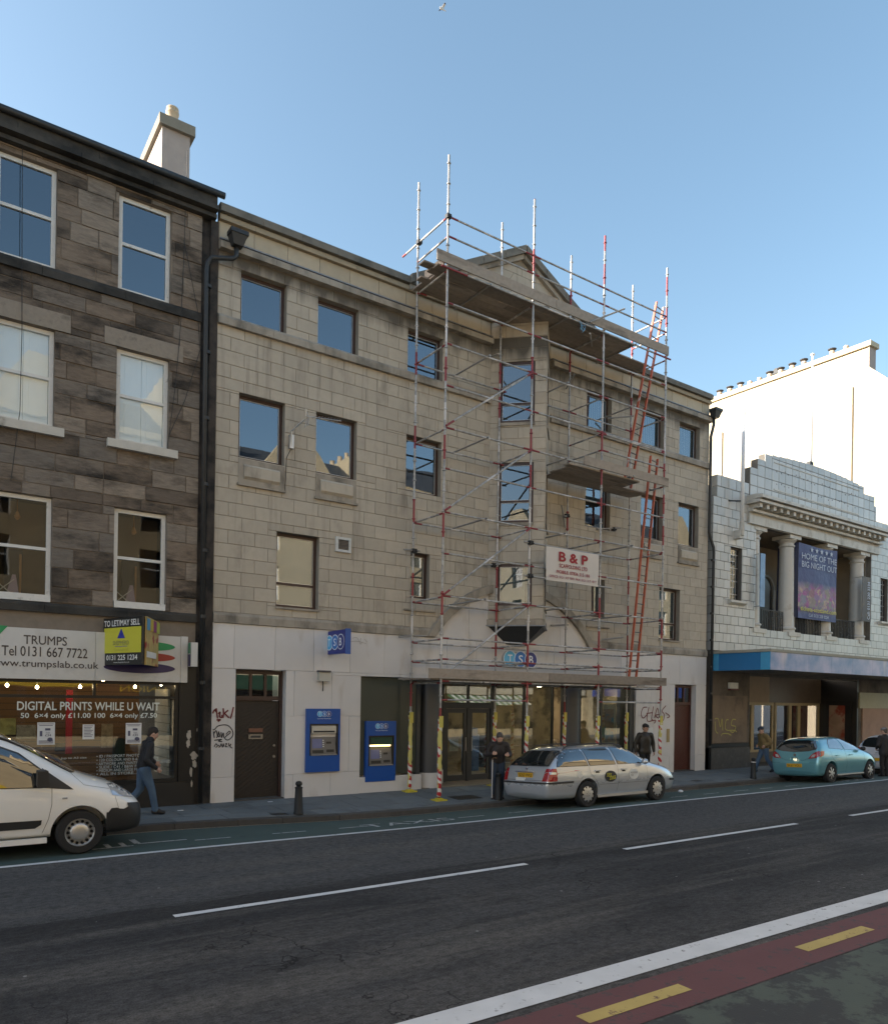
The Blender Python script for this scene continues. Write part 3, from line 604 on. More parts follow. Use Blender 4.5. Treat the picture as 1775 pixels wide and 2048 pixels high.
# banking hall
mHall = M('hall_wall', (.40, .33, .22), .85, var=.5, scale=1.1, dark=(.12, .1, .07), darkth=(.5, .6), dscale=.9)
hall = MB().box(9.41, 22.2, YF + 5.5, YF + 5.6, 0, 3.0).box(9.3, 9.4, YF + .3, YF + 5.6, 0, 3).box(22.21, 22.3, YF + 1.2, YF + 5.6, 0, 3); obj('hall_wall', hall, mHall, front)
mLamp = emit('hall_lamp', (1, .84, .6), 34.0)
for x, y in ((11.9, 1.6), (13.1, 1.7), (14.6, 1.5), (16.0, 1.9), (17.6, .9), (18.6, 1.2), (12.4, 3.4), (14.0, 3.6), (17.2, 3.3), (18.4, 3.6), (20.2, 2.4), (20.6, 4.2), (21.6, 3.2)): obj('ceiling_lamp', MB().lathe([(.09, 2.955), (.085, 2.935)], (x, YF + y, 0), 14), mLamp, front)  # lamps at the right-hand end are added to brighten the dark hall
hx = [(11.9, 2.2, .5, .3, 1.9, (.55, .57, .5)), (12.1, 3.0, .25, .2, 2.2, (.5, .42, .3)), (12.9, 4.2, .9, .5, 1.1, (.2, .3, .2)), (14.9, 3.2, .5, .3, 1.5, (.08, .16, .4)), (16.3, 4.0, .8, .6, 1.25, (.03, .03, .03)), (17.7, 2.4, .6, .3, 1.1, (.35, .3, .22)), (13.6, 3.8, .4, .1, 1.7, (.6, .62, .58))]
for i, (x, y, w, d, h, c) in enumerate(hx): obj('hall_fitting', MB().box(x, x + w, YF + y, YF + y + d, .08, h * .86).box(x + .04, x + w - .04, YF + y + .03, YF + y + d - .03, h * .86, h), M('hall_fit%d' % i, c, .6, var=.3, scale=8), front)
pb = obj('window_poster', MB().box(18.12, 18.92, YF + .42, YF + .44, 1.0, 2.35), M('poster_frame_cream', (.55, .5, .36), .6), front)
obj('poster_print', MB().box(18.25, 18.8, YF + .405, YF + .418, 1.12, 2.2), M('poster_print', (.42, .3, .2), .6, var=.8, scale=3.2, dark=(.08, .25, .36), darkth=(.5, .6), dscale=2.4), pb)
obj('door_notice', MB().box(12.6, 12.92, YG + .01, YG + .015, .95, 1.3), MATS['notice_white'], front)
# ---- fittings on the front
mBlue = M('bank_blue', (.006, .07, .32), .35, var=.04); mBlueD = M('bank_dark_blue', (.014, .028, .21), .35, var=.05); mCy = M('logo_cyan', (.09, .42, .72), .4, var=.03); mMid = M('logo_mid_blue', (.015, .16, .52), .4, var=.03); mLW = M('logo_white', (.75, .8, .85), .45, var=.02)
def logo(parent, P0, U, V, outline=True, N=None):
    """three overlapping discs with white letters; U spans the three, V one disc's height"""
    P0, U, V = Vector(P0), Vector(U), Vector(V); N = U.cross(V).normalized(); r = .5
    for i, (m, ch) in enumerate(((mCy, 'T'), (mMid, 'S'), (mBlueD, 'B'))):
        c = P0 + U * ((.5 + i * .82) / 2.64) + V * .5; e = U.normalized() * V.length
        for rr, mm, o in ((.5, mLW, .002 + i * .004), (.455, m, .004 + i * .004)):
            obj('logo_disc', MB().prism([c + N * o + (e * math.cos(a) + V * math.sin(a)) * rr for a in [2 * PI * k / 28 for k in range(28)]], N * .0015), mm, parent)
        text(parent, ch, c - e * .17 - V * .25 + N * (.008 + i * .004), e * .34, V * .5, mLW, 'logo_letter', .015, off=0)
sg = thing('bank_logo_sign', (14.2, YF - .06, 3.38), 'three overlapping blue discs spelling TSB on the pale wall under the oriel bay', 'sign')
lb = MB()
a, b = onY(1004, 1318, YF - .06), onY(1071, 1320, YF - .06); zc = (a.z + b.z) / 2; lw = b.x - a.x; lh = lw / 2.64
for i in range(3): lb.prism([(a.x + lw * (.5 + i * .82) / 2.64 + lh * .5 * math.cos(t), YF - .11, zc + lh * .5 * math.sin(t)) for t in [2 * PI * k / 28 for k in range(28)]], (0, .08, 0))
obj('sign_body', lb, mBead, sg); logo(sg, (a.x, YF - .112, zc - lh / 2), (lw, 0, 0), (0, 0, lh))
ps = thing('bank_projecting_sign', (8.2, YF - .4, 3.5), 'blue double-sided TSB box sign projecting from the pale wall above the alarm box', 'sign')
q0, q1 = onX(651, 1290, 8.22), onX(691, 1290, 8.22)
obj('sign_box', MB().box(8.22, 8.34, q1.y, q0.y, 3.50, 4.06), mBlueD, ps); obj('sign_bracket', MB().box(8.2, 8.36, q0.y + .002, YF - .03, 3.5, 4.0), mBead, ps)
obj('sign_edge', MB().box(8.21, 8.35, q1.y - .012, q1.y - .001, 3.48, 4.08), mBlue, ps)
lu = q0.y - q1.y - .08; logo(ps, (8.217, q0.y - .03, 3.78 - lu / 5.28), (0, -lu, 0), (0, 0, lu / 2.64))
def cash_machine(x0, x1, z0, z1, Y, lab, hood):
    t = thing('cash_machine', ((x0 + x1) / 2, Y, z0), lab, 'cash machine', 'cash machines in the bank front'); w, h = x1 - x0, z1 - z0
    rz0, rz1 = z0 + h * .26, z0 + h * .76; rx0, rx1 = x0 + w * .09, x1 - w * .05
    obj('surround', holed(MB(), x0, x1, z0, z1, [(rx0, rx1, rz0, rz1)], Y - .08, Y + .03, grow=0), mBlue, t)
    mFa = M('atm_fascia', (.13, .13, .135), .4, .3); mBk = M('atm_black', (.015, .015, .016), .5)
    obj('recess', MB().box(rx0, rx1, Y + .02, Y + .03, rz0, rz1).box(rx0, rx0 + .035, Y - .07, Y + .02, rz0, rz1).box(rx1 - .035, rx1, Y - .07, Y + .02, rz0, rz1).box(rx0 + .035, rx1 - .035, Y - .07, Y + .02, rz1 - .03, rz1), mBk, t)
    hh = rz1 - rz0; ww = rx1 - rx0
    obj('hood', MB().box(rx0 + .06, rx1 - .06, Y - .075, Y + .02, rz1 - hh * .3, rz1 - .05), M('atm_hood_lit', (.5, .47, .4), .5) if hood == 'lit' else M('atm_hood_green', (.01, .05, .03), .4), t)
    if hood == 'lit': obj('instruction_strip', MB().box(rx0 + .1, rx1 - .1, Y - .078, Y - .076, rz1 - hh * .27, rz1 - hh * .22), mBk, t)
    else: obj('hood_lamp', MB().box(rx0 + .07, rx1 - .1, Y - .05, Y + .01, rz1 - hh * .36, rz1 - hh * .315), emit('atm_lamp', (1, .72, .3), 2.2), t)
    P = [(rx0 + .05, Y - .06, rz0 + .03), (rx1 - .05, Y - .06, rz0 + .03), (rx1 - .05, Y + .02, rz0 + .03), (rx0 + .05, Y + .02, rz0 + .03), (rx0 + .05, Y - .01, rz0 + hh * .58), (rx1 - .05, Y - .01, rz0 + hh * .58), (rx1 - .05, Y + .02, rz0 + hh * .58), (rx0 + .05, Y + .02, rz0 + hh * .58)]
    obj('fascia', MB().hexa(P), mFa, t)
    def at(u, v, o): return Vector((rx0 + .05 + (ww - .1) * u, Y - .06 + .05 * v - o, rz0 + .03 + (hh * .58 - .03) * v))
    def plate(n, u0, u1, v0, v1, m, o=.003): obj(n, MB().prism([at(u0, v0, o), at(u1, v0, o), at(u1, v1, o), at(u0, v1, o)], (0, .004, 0)), m, t)
    plate('screen', .05, .45, .35, .9, M('atm_screen', (.12, .14, .3), .2)); plate('keypad', .06, .5, .06, .24, mBk); plate('card_slot', .62, .82, .6, .72, mBk); plate('cash_slot', .62, .92, .1, .26, mBk)
    for k in range(4): plate('key', .48, .52, .42 + .12 * k, .47 + .12 * k, mLW)
    obj('shelf', MB().box(rx0 + .04, rx1 - .04, Y - .1, Y + .01, rz0 + .004, rz0 + .028), M('atm_shelf', (.3, .3, .3), .4, .5), t)
    logo(t, (x0 + w * .30, Y - .082, z1 - h * .13), (w * .42, 0, 0), (0, 0, w * .42 / 2.64)); text(t, 'Free Cash Withdrawals', (x0 + w * .31, Y - .082, z1 - h * .165), (w * .4, 0, 0), (0, 0, h * .017), mLW, off=.001)
    return t
a, b = onY(612, 1419, YF - .06), onY(677, 1542, YF - .06); cash_machine(a.x, b.x, b.z, a.z + .02, YF - .03, 'blue cash machine with lit cream hood set in the pale wall beside the dark door', 'lit')
a, b = onY(731, 1444, YF), onY(789, 1561, YF); cash_machine(a.x, b.x, b.z, a.z + .02, YF + .05, 'blue cash machine with glowing strip lamp set in the dark glazed panel', 'green')
v = thing('wall_vent', (8.6, YF, 6.05), 'square white framed louvred vent in the sandstone wall', 'vent'); a, b = onY(670, 1073, YF), onY(700, 1107, YF)
obj('vent_frame', holed(MB(), a.x, b.x, b.z, a.z, [(a.x + .07, b.x - .06, b.z + .06, a.z - .06)], YF - .05, YF + .02, grow=0), M('vent_white', (.5, .51, .5), .5, var=.2, scale=12), v)
for k in range(7): z = b.z + .065 + k * .035; obj('vent_slat', MB().hexa([(a.x + .072, YF - .03, z), (b.x - .062, YF - .03, z), (b.x - .062, YF, z + .02), (a.x + .072, YF, z + .02), (a.x + .072, YF - .03, z + .006), (b.x - .062, YF - .03, z + .006), (b.x - .062, YF, z + .026), (a.x + .072, YF, z + .026)]), M('vent_slats', (.1, .1, .11), .6), v)
al = thing('alarm_box', (8.1, YF - .03, 2.8), 'small cream alarm box with dark lid above the wall cash machine', 'alarm'); a, b = onY(634, 1341, YF - .03), onY(656, 1363, YF - .03)
obj('alarm_body', MB().prism([(a.x, YF - .16, b.z), (a.x, YF - .14, a.z - .04), (a.x, YF - .031, a.z - .04), (a.x, YF - .031, b.z)], (b.x - a.x, 0, 0)), M('alarm_cream', (.4, .39, .34), .5), al); obj('alarm_lid', MB().box(a.x - .01, b.x + .01, YF - .17, YF - .031, a.z - .038, a.z), M('alarm_lid', (.05, .05, .06), .5), al)
obj('alarm_cable', MB().tube([((a.x + b.x) / 2, YF - .045, b.z), ((a.x + b.x) / 2 + .01, YF - .045, b.z - .1), ((a.x + b.x) / 2, YF - .045, b.z - .24)], .012), M('cable_black', (.015, .015, .015), .6), al)
# television aerial on a cranked arm
ae = thing('television_aerial', (7.55, YF - .05, 8.1), 'silver television aerial on a cranked arm fixed between two middle windows', 'aerial'); mAl = M('aerial_metal', (.5, .5, .5), .35, .8)
base = onY(583, 895, YF - .08); b2 = onY(583, 862, YF - .15); b3 = onY(610, 838, YF - .45); b4 = onY(612, 818, YF - .5)
obj('arm', MB().tube([base, b2, b3, b4], .018), mAl, ae); obj('wall_bracket', MB().box(base.x - .05, base.x + .05, YF - .1, YF, base.z - .02, base.z + .3), mAl, ae)
c0 = onY(610, 832, YF - .5); c1 = onY(682, 842, YF - .52); obj('boom', MB().tube([c0, c1], .012), mAl, ae); d = (c1 - c0)
for k in range(9): p = c0 + d * (.25 + .085 * k); obj('element', MB().tube([p - Vector((0, .12, 0)), p + Vector((0, .12, 0))], .005, 6), mAl, ae)
obj('reflector', MB().tube([c0 + Vector((.05, -.05, -.22)), c0 + Vector((.12, .05, 0)), c0 + Vector((.03, .06, .2))], .008, 6).tube([c0 + Vector((.05, .1, -.22)), c0 + Vector((.12, .15, 0)), c0 + Vector((.03, .12, .2))], .008, 6), mAl, ae)
obj('lead', MB().tube([base, base + Vector((-.1, .05, -.25)), base + Vector((-.12, .06, -.9)), base + Vector((-.12, .06, -1.05))], .008, 6), MATS['cable_black'], ae)
# rainwater pipes
mPipe = M('cast_iron_pipe', (.028, .03, .032), .5, .2, var=.3, scale=10)
def downpipe(pts, hop, lab, par=None):
    t = thing('downpipe', (pts[-1][0], pts[-1][1], pts[-1][2]), lab, 'downpipe'); obj('pipe', MB().tube(pts, .052, 12), mPipe, t, smooth=True); x, y, z = hop
    obj('hopper', MB().hexa([(x - .11, y - .1, z - .28), (x + .11, y - .1, z - .28), (x + .11, y + .08, z - .28), (x - .11, y + .08, z - .28), (x - .18, y - .17, z - .06), (x + .18, y - .17, z - .06), (x + .18, y + .1, z - .06), (x - .18, y + .1, z - .06)]).box(x - .2, x + .2, y - .19, y + .1, z - .06, z + .03), mPipe, t)
    zt, zb = pts[-2][2] - .1, pts[-1][2]
    for k in range(8): z = zt - (zt - zb) * (k + .2) / 8; obj('collar', MB().lathe([(.068, z), (.068, z + .07)], (pts[-1][0], pts[-1][1], 0), 12), mPipe, t)
downpipe([(5.74, YF - .2, 12.62), (5.74, YF - .2, 12.28), (5.66, YF - .2, 12.2), (5.2, YF - .16, 12.08), (5.12, YF - .13, 11.95), (5.10, YF - .13, 11.8), (5.15, YF - .13, .1)], (5.74, YF - .24, 12.75), 'black iron downpipe and hopper where the dark tenement meets the bank building')
downpipe([(23.02, YF - .2, 12.6), (23.02, YF - .2, 12.3), (22.98, YF - .12, 11.9), (23.0, YF - .1, 8.5), (23.08, YF - .1, 8.3), (23.26, YF - .1, 8.0), (23.28, YF - .1, 7.8), (23.22, YF - .1, .1)], (23.02, YF - .24, 12.8), 'black iron downpipe and hopper between the bank building and the white tiled cinema')
# graffiti
mGR = M('graffiti_red', (.14, .02, .025), .6); mGB = M('graffiti_black', (.03, .03, .04), .6); mGY = M('graffiti_yellow', (.36, .34, .1), .7); mGG = M('graffiti_grey', (.3, .27, .25), .7)
def pxrect(x0, x1, yt, yb, Y): a, b = onY(x0, (yt + yb) / 2, Y), onY(x1, (yt + yb) / 2, Y); c, d = onY((x0 + x1) / 2, yb, Y), onY((x0 + x1) / 2, yt, Y); return (a.x, Y, c.z), (b.x - a.x, 0, 0), (0, 0, d.z - c.z)
R = pxrect(424, 467, 1414, 1440, YF - .03)
strokes(bank, [[(.02, .5), (.1, .75), (.2, .6), (.12, .85)], [(.18, .9), (.22, .4), (.25, .1)], [(.28, .45), (.36, .6), (.34, .25), (.46, .2), (.44, .38)], [(.5, .9), (.52, .5), (.5, .15)], [(.74, .75), (.56, .5), (.62, .42), (.78, .15)], [(.98, 1), (.9, .4), (.84, .1)], [(.2, 0), (.38, .02), (.26, -.12)]], *R, .034, mGR)
R = pxrect(424, 466, 1450, 1482, YF - .03)
strokes(bank, [[(.02, .7), (.1, .72), (.3, .95), (.7, .98), (.95, .65), (.97, .3), (.75, .05), (.6, .2), (.85, .5), (.8, .6), (.65, .4)], [(.06, .6), (.1, .2)], [(.08, .45), (.18, .65), (.24, .3), (.2, .2)], [(.3, .6), (.36, .3), (.28, .3), (.3, .58)], [(.42, .55), (.44, .2), (.52, .5), (.55, .2)], [(.1, .05), (.45, .1), (.3, 0), (.48, -.05)]], *R, .024, mGB)
R = pxrect(428, 464, 1485, 1497, YF - .03)
strokes(bank, [[(0, .3), (.1, .8), (.18, .4), (.08, .2)], [(.22, .6), (.3, .3), (.24, .2)], [(.34, .3), (.38, .8), (.46, .2), (.5, .8), (.54, .3)], [(.6, .7), (.7, .8), (.62, .3), (.74, .3)], [(.8, .9), (.82, .4), (.92, .7), (.88, .3), (1, 0)]], *R, .022, mGB)
R = pxrect(1281, 1338, 1411, 1447, YF - .03)
strokes(bank, [[(.2, .9), (.06, .85), (.0, .5), (.08, .3), (.2, .5)], [(.26, .9), (.2, .3), (.24, .1)], [(.18, .55), (.4, .6)], [(.42, .95), (.36, .3), (.4, .2)], [(.46, .3), (.56, .85), (.62, .3), (.5, .45), (.66, .5)], [(.86, 1), (.72, .7), (.8, .5), (.78, .2), (.68, .1)], [(.84, .6), (1, .4), (.9, .3)], [(.25, .1), (.5, .18), (.45, 0)]], *R, .032, mGR)
R = pxrect(700, 735, 1274, 1292, YF - .03)
strokes(bank, [[(0, .4), (.4, .5), (.9, .3)], [(.1, .8), (.35, .9), (.5, .5)], [(.6, .9), (.55, .2), (.7, .5)], [(.8, .8), (.95, .5)]], *R, .01, mGG)
# ================================================================ soot-stained tenement with the photo shop
ten = thing('stone_tenement', (1.0, YF + 4, 0), 'soot-blackened rubble-coursed stone tenement with white sash windows above the photo shop', 'building')
def sooty(name, isl=False):
    m, nt, b, N, L = nodes(name); p = pos_(nt); r = rnd_(nt, isl)
    cr = N('ShaderNodeValToRGB'); L(r, cr.inputs[0]); el = cr.color_ramp.elements
    el[0].position = 0; el[0].color = (.135, .112, .092, 1); el[1].position = 1; el[1].color = (.30, .25, .20, 1)
    for q, c in ((.25, (.2, .158, .122)), (.5, (.24, .19, .147)), (.75, (.19, .168, .145))): e = el.new(q); e.color = (*c, 1)
    gr = noise_(nt, p, 9, 6, .7, (.5, 1, 2.2)); c = mix_(nt, ramp_(nt, gr, .35, .7), cr.outputs[0], mix_(nt, .5, cr.outputs[0], (.06, .05, .043)))
    so_ = ramp_(nt, math_(nt, 'ADD', noise_(nt, p, 1.3, 7, .72, (.55, 1, 1.5)), math_(nt, 'MULTIPLY', math_(nt, 'SUBTRACT', r, .5), -.12)), .47, .66); c = mix_(nt, math_(nt, 'MULTIPLY', so_, .9), c, (.018, .017, .016))
    L(c, b.inputs['Base Color']); b.inputs['Roughness'].default_value = .9; b.inputs['Specular IOR Level'].default_value = .2; bump_(nt, b, gr, .7, .02); return m
mSoot = sooty('sooty_stone'); mSootTrim = M('sooty_trim', (.05, .046, .04), .9, var=.35, scale=6, bump=.4, dark=(.016, .016, .015), darkth=(.42, .62), dscale=1.6)
mTM = M('tenement_mortar', (.2, .165, .13), .9, var=.25)
TX0, TX1 = -3.0, 5.04
W3, W2, W1 = (10.87, 12.86), (7.72, 9.66), (4.26, 6.34)
cols = [(-2.3, -1.2), (1.12, 2.17), (3.33, 4.38)]
tops = []
for a, b in cols:
    for z0, z1 in (W3, W2, W1): tops.append((a, b, z0, z1))
tl = [4.2]
random.seed(5)
while tl[-1] < 13.0: tl.append(tl[-1] + random.uniform(.30, .42))
tl[-1] = 13.0
ashlar('stone_block', ten, TX0, TX1, tl, .72, tops, YF, .3, mSoot, mSoot, jitter=.35, joint=.013, ldepth=.02)
obj('wall', holed(MB(), TX0 + .01, TX1 - .01, 3.6, 13.05, tops, YF + .012, YF + .28), mTM, ten)
core = MB().box(TX0, TX1 - .01, YF + 1.6, YF + 8, 4.05, 13.4).box(TX1 - .3, TX1 - .011, YF + .285, YF + 8, -.1, 13.4).box(TX0, TX0 + .2, YF + .285, YF + 8, -.1, 13.4).box(TX0, TX1 - .012, YF + .285, YF + 1.61, 13.0, 13.2).box(TX0 + .2, TX1 - .3, YF + .285, YF + 1.6, 3.98, 4.12); obj('core', core, M('tenement_core', (.09, .08, .07), .9), ten)
obj('corner_pier', MB().box(TX1 + .004, TX1 + .188, YF + .06, YF + .5, -.1, 13.0).box(TX1 + .19, XL - .005, YF - .02, YF + .5, -.1, 13.0), M('pier_soot', (.06, .05, .043), .9, var=.4, scale=5, bump=.4, dark=(.012, .012, .012), darkth=(.4, .6), dscale=2.5), ten)
for z0, z1, out in ((10.66, 10.865, .06), (4.06, 4.25, .06)): band('sill_course', z0, z1, out, TX0, TX1, mSootTrim, 1.6, parent=ten)
for z0, z1, out in ((13.0, 13.12, .14), (13.125, 13.26, .26), (13.265, 13.56, .16)): band('cornice_length', z0, z1, out, TX0, TX1 + .28, mSootTrim, 1.4, parent=ten)
obj('gutter', MB().tube([(TX0, YF - .2, 13.50), (TX1 + .42, YF - .2, 13.51)], .07, 10), mPipe, ten, smooth=True)
obj('roof', MB().prism([(TX0, YF - .1, 13.5), (TX0, YF + 5, 14.1), (TX0, YF + 5, 13.3), (TX0, YF - .1, 13.3)], (TX1 - TX0 + .25, 0, 0)), M('slate_roof', (.05, .055, .06), .7, var=.3, scale=10), ten)
def sash(a, b, z0, z1, cov=None):
    w = window(ten, a, b, z0, z1, YF, mWhiteF, split=(z0 + z1) / 2 + .02, ft=.085, bead=False, reveal=.09, blind=None, gm=gTop if not cov else (gSash if cov == 'shutter' else glassm('room_glass', .03, (.8, .8, .78))))
    if cov == 'shutter':
        mS = M('shutter_paint', (.82, .84, .84), .6, var=.05)
        for k in (0, 1):
            xa = a + .085 + k * (b - a - .17) / 2; xb = xa + (b - a - .17) / 2 - .006; s = obj('shutter', MB().box(xa, xb, YF + .165, YF + .19, z0 + .06, z1 - .06), mS, w)
            for c, d in ((.1, .45), (.52, .92)): obj('shutter_panel', MB().box(xa + .1, xb - .1, YF + .158, YF + .165, z0 + (z1 - z0) * c, z0 + (z1 - z0) * d), mS, s)
    if cov == 'room':
        obj('room_wall', MB().box(a, b, YF + .8, YF + .82, z0, z1), mCream, w); obj('picture_rail', MB().box(a + .3, a + .62, YF + .7, YF + .75, z0 + .1, z0 + 1.1), mDarkRoom, w)
        obj('curtain_edge', MB().box(a + .56, a + .6, YF + .66, YF + .7, z0 + .1, z0 + 1.0), M('lamp_wood', (.4, .2, .07), .6), w)
        rl = MB()
        for k in range(2): rl.tube([(a + .12, YF + .4 + .03 * k, z0 + (.15 if k else .4)), (a + .45, YF + .4 + .03 * k, z0 + (.45 if k else .12))], .01)
        obj('clothes_airer', rl, mWhiteF, w); obj('hanging_cloth', MB().prism([(a + .3, YF + .45, z0 + .1), (a + .55, YF + .45, z0 + .1), (a + .48, YF + .45, z0 + .55), (a + .42, YF + .45, z0 + .55)], (0, .02, 0)), M('lilac_cloth', (.4, .32, .42), .8), w)
        obj('hanging_lamp', MB().tube([(a + .5, YF + .55, z1), (a + .5, YF + .55, z1 - .35)], .012).lathe([(.02, z1 - .42), (.06, z1 - .36), (.02, z1 - .25)], (a + .5, YF + .55, 0), 10), MATS['lamp_wood'], w)
    return w
for a, b in cols:
    sash(a, b, *W3); sash(a, b, *W2, 'shutter'); sash(a, b, *W1, 'room')
    obj('window_sill', MB().box(a - .18, b + .18, YF - .12, YF + .1, W2[0] - .17, W2[0] - .004), M('sill_white', (.5, .48, .43), .7, var=.15, scale=8, dark=(.2, .18, .15), darkth=(.6, .75)), ten)
    obj('window_sill', MB().box(a + .01, b - .01, YF - .03, YF + .095, W1[0] + .003, W1[0] + .14), mWhiteF, ten)
    obj('lintel', MB().box(a - .25, b + .28, YF - .03, YF + .02, W2[1] + .01, W2[1] + .36), M('new_stone', (.25, .215, .175), .9, var=.2, scale=12, bump=.4, dark=(.1, .085, .07), darkth=(.55, .75), dscale=4), ten)
wire = MB()
for pts in ([(395 - 20, 300), (368, 500), (362, 640), (352, 760), (338, 870), (333, 905)], [(368, 480), (395, 620), (400, 700), (370, 800), (338, 870)], [(45, 240), (44, 470), (44, 660), (40, 820), (22, 960)]): wire.tube([onY(x, y, YF - .06) for x, y in pts], .007, 5)
obj('hanging_cable', wire, MATS['cable_black'], ten)
# chimney: long stack seen end-on, one pot over the front
ch = thing('chimney_stack', (4.9, YF + 4, 13.4), 'rendered chimney stack with one cream pot above the sooty tenement', 'chimney')
mHarl = M('cement_render', (.36, .31, .28), .9, var=.15, scale=4, bump=.2)
cy = 18.15; a, b = onY(323, 330, cy), onY(379, 330, cy); t = onY(350, 262, cy).z
obj('stack', MB().box(a.x, b.x, cy, cy + 2.6, 13.2, t), mHarl, ch); obj('coping', MB().box(a.x - .08, b.x + .1, cy - .09, cy + 2.7, t + .002, t + .24), M('chimney_cope', (.22, .2, .16), .9, var=.2), ch)
p = Vector((b.x - .33, cy + .3, t + .24)); mPot = M('chimney_pot_clay', (.45, .36, .25), .8, var=.15)
obj('chimney_pot', MB().lathe([(.15, 0), (.15, .1), (.125, .13), (.135, .32), (.15, .34), (.15, .38), (.12, .4), (.145, .43), (.14, .47), (.10, .49)], p, 16), mPot, ch, smooth=True)
for k in (1, 2, 3): obj('chimney_pot', MB().lathe([(.13, 0), (.12, .3), (.14, .34), (.12, .38)], p + Vector((0, .6 * k, 0)), 14), mPot, ch, smooth=True)
# ---------------------------------------------------------------- photo shop front
shop = thing('photo_shop_front', (2.5, YF, 0), 'black-framed photo shop window with price lettering below the white fascia', 'shopfront')
mBlk = M('shop_black_paint', (.012, .012, .013), .4, var=.3, scale=5, spec=.4); SX = 4.68; z0s, z1s, zt = .66, 2.40, 2.70
fr = MB().box(TX0, SX, YF - .02, YF + .1, .58, z0s).box(TX0, SX, YF - .021, YF + .1, z1s - .03, z1s + .03).box(TX0, SX, YF - .022, YF + .1, zt - .03, zt + .03).box(SX - .07, SX, YF - .023, YF + .1, z0s, zt)
for x in (-1.4, 2.97): fr.box(x, x + .05, YF - .02, YF + .09, z1s, zt)
fr.box(-.9, -.84, YF - .024, YF + .1, z0s, zt); obj('window_frame', fr, mBlk, shop)
obj('stall_riser', MB().box(TX0, 5.04, YF - .04, YF + .15, -.05, .575), M('stall_riser', (.014, .014, .015), .45, var=.4, scale=3), shop)
obj('pilaster', MB().box(SX + .005, 5.04, YF - .06, YF + .25, .58, 3.6), mBlk, shop)
pp = MB(); mPeel = M('peeled_plaster', (.42, .38, .33), .9, var=.3, scale=12)
random.seed(31)
for cx_, cy_, rx_, ry_ in ((378, 1470, 6, 11), (376, 1487, 4, 9), (388, 1512, 8, 9), (389, 1528, 6, 8), (382, 1545, 3, 12), (383, 1568, 2, 8), (394, 1460, 1.5, 4)):
    pp.prism([onY(cx_ + rx_ * random.uniform(.6, 1.15) * math.cos(q), cy_ + ry_ * random.uniform(.6, 1.15) * math.sin(q), YF - .062) for q in [2 * PI * k / 13 for k in range(13)]], (0, .001, 0))
obj('peeled_patch', pp, mPeel, shop)
obj('pane', MB().box(-.84, SX - .07, YF + .03, YF + .036, z0s, z1s - .03), gShop, shop); obj('pane', MB().box(TX0, -.9, YF + .03, YF + .036, z0s, z1s - .03), gShop, shop)
for a, b in ((-1.35, 2.97), (3.02, SX - .07)): obj('transom_pane', MB().box(a, b, YF + .03, YF + .036, z1s + .03, zt - .03), gShop, shop)
# inside
mSlat = M('slatwall_brown', (.22, .115, .055), .6, var=.15, scale=3); sw = MB()
for k in range(18): z = .35 + k * .135; sw.box(TX0 + .2, SX - .5, YF + 1.35, YF + 1.38, z, z + .125)
obj('slat_wall', sw, mSlat, shop, kind='stuff'); obj('slat_backing', MB().box(TX0 + .2, SX - .5, YF + 1.39, YF + 1.42, .3, 3.0), mDarkRoom, shop)
sw2 = MB()
for k in range(10): z = .7 + k * .19; sw2.box(SX - .16, SX - .12, YF + .2, YF + 1.3, z, z + .175)
obj('white_slat_wall', sw2, M('slat_white', (.5, .48, .43), .6), shop, kind='stuff'); obj('shop_floor', MB().box(TX0 + .2, SX - .1, YF + .15, YF + 1.4, .3, .36), mSlat, shop); obj('shop_ceiling', MB().box(TX0 + .2, SX - .1, YF + .12, YF + 1.4, 2.95, 3.0), M('ceiling_white', (.5, .48, .44), .8), shop)
mSpot = emit('spot_lamp', (1, .72, .4), 22.0)
for px, py in ((14, 1374), (74, 1378), (160, 1377), (206, 1366), (270, 1377), (322, 1372)):
    p = onY(px, py, YF + .5); obj('spot_lamp', MB().lathe([(.012, 0), (.03, .02), (.03, .05), (.01, .07)], p, 10), mSpot, shop); obj('spot_stem', MB().box(p.x - .01, p.x + .01, p.y - .01, p.y + .01, p.z + .07, 2.95), mWhiteF, shop)
def stand(name, px, Y, mat, d=.06):
    a, b = onY(px[0], px[3], Y), onY(px[1], px[2], Y); return obj(name, MB().box(a.x, b.x, Y, Y + d, a.z, b.z), mat, shop)
stand('red_banner', (131, 146, 1380, 1508), YF + .9, M('banner_red', (.5, .03, .04), .6)); stand('check_panel', (203, 226, 1448, 1496), YF + 1.0, M('check_panel', (.36, .26, .16), .6, var=.9, scale=11)); stand('photo_kiosk', (230, 250, 1478, 1545), YF + .8, M('kiosk_green', (.012, .028, .02), .5), .3)
stand('display_card', (33, 72, 1450, 1478), YF + 1.2, M('display_photo', (.34, .31, .26), .6, var=.9, scale=9)); stand('display_card', (0, 32, 1437, 1470), YF + 1.2, M('display_yellow', (.4, .38, .15), .6, var=.9, scale=7)); stand('price_box', (110, 136, 1486, 1503), YF + 1.15, mDarkRoom)
mNote = M('printed_notice', (.66, .67, .68), .6, var=.05); mInk = M('print_ink', (.1, .1, .16), .7); mPrice = M('window_lettering', (.62, .68, .66), .6)
def rule_lines(par_, px, ls):
    q = MB(); w, h = px[1] - px[0], px[3] - px[2]
    for u0, u1, v in ls: a_, b_ = onY(px[0] + w * u0, px[2] + h * v + .7, YF + .019), onY(px[0] + w * u1, px[2] + h * v - .7, YF + .019); zc_ = onY(px[0] + w / 2, px[2] + h * v, YF + .019).z; q.box(a_.x, b_.x, YF + .019, YF + .021, zc_ - .006, zc_ + .006)
    obj('print_lines', q, mInk, par_)
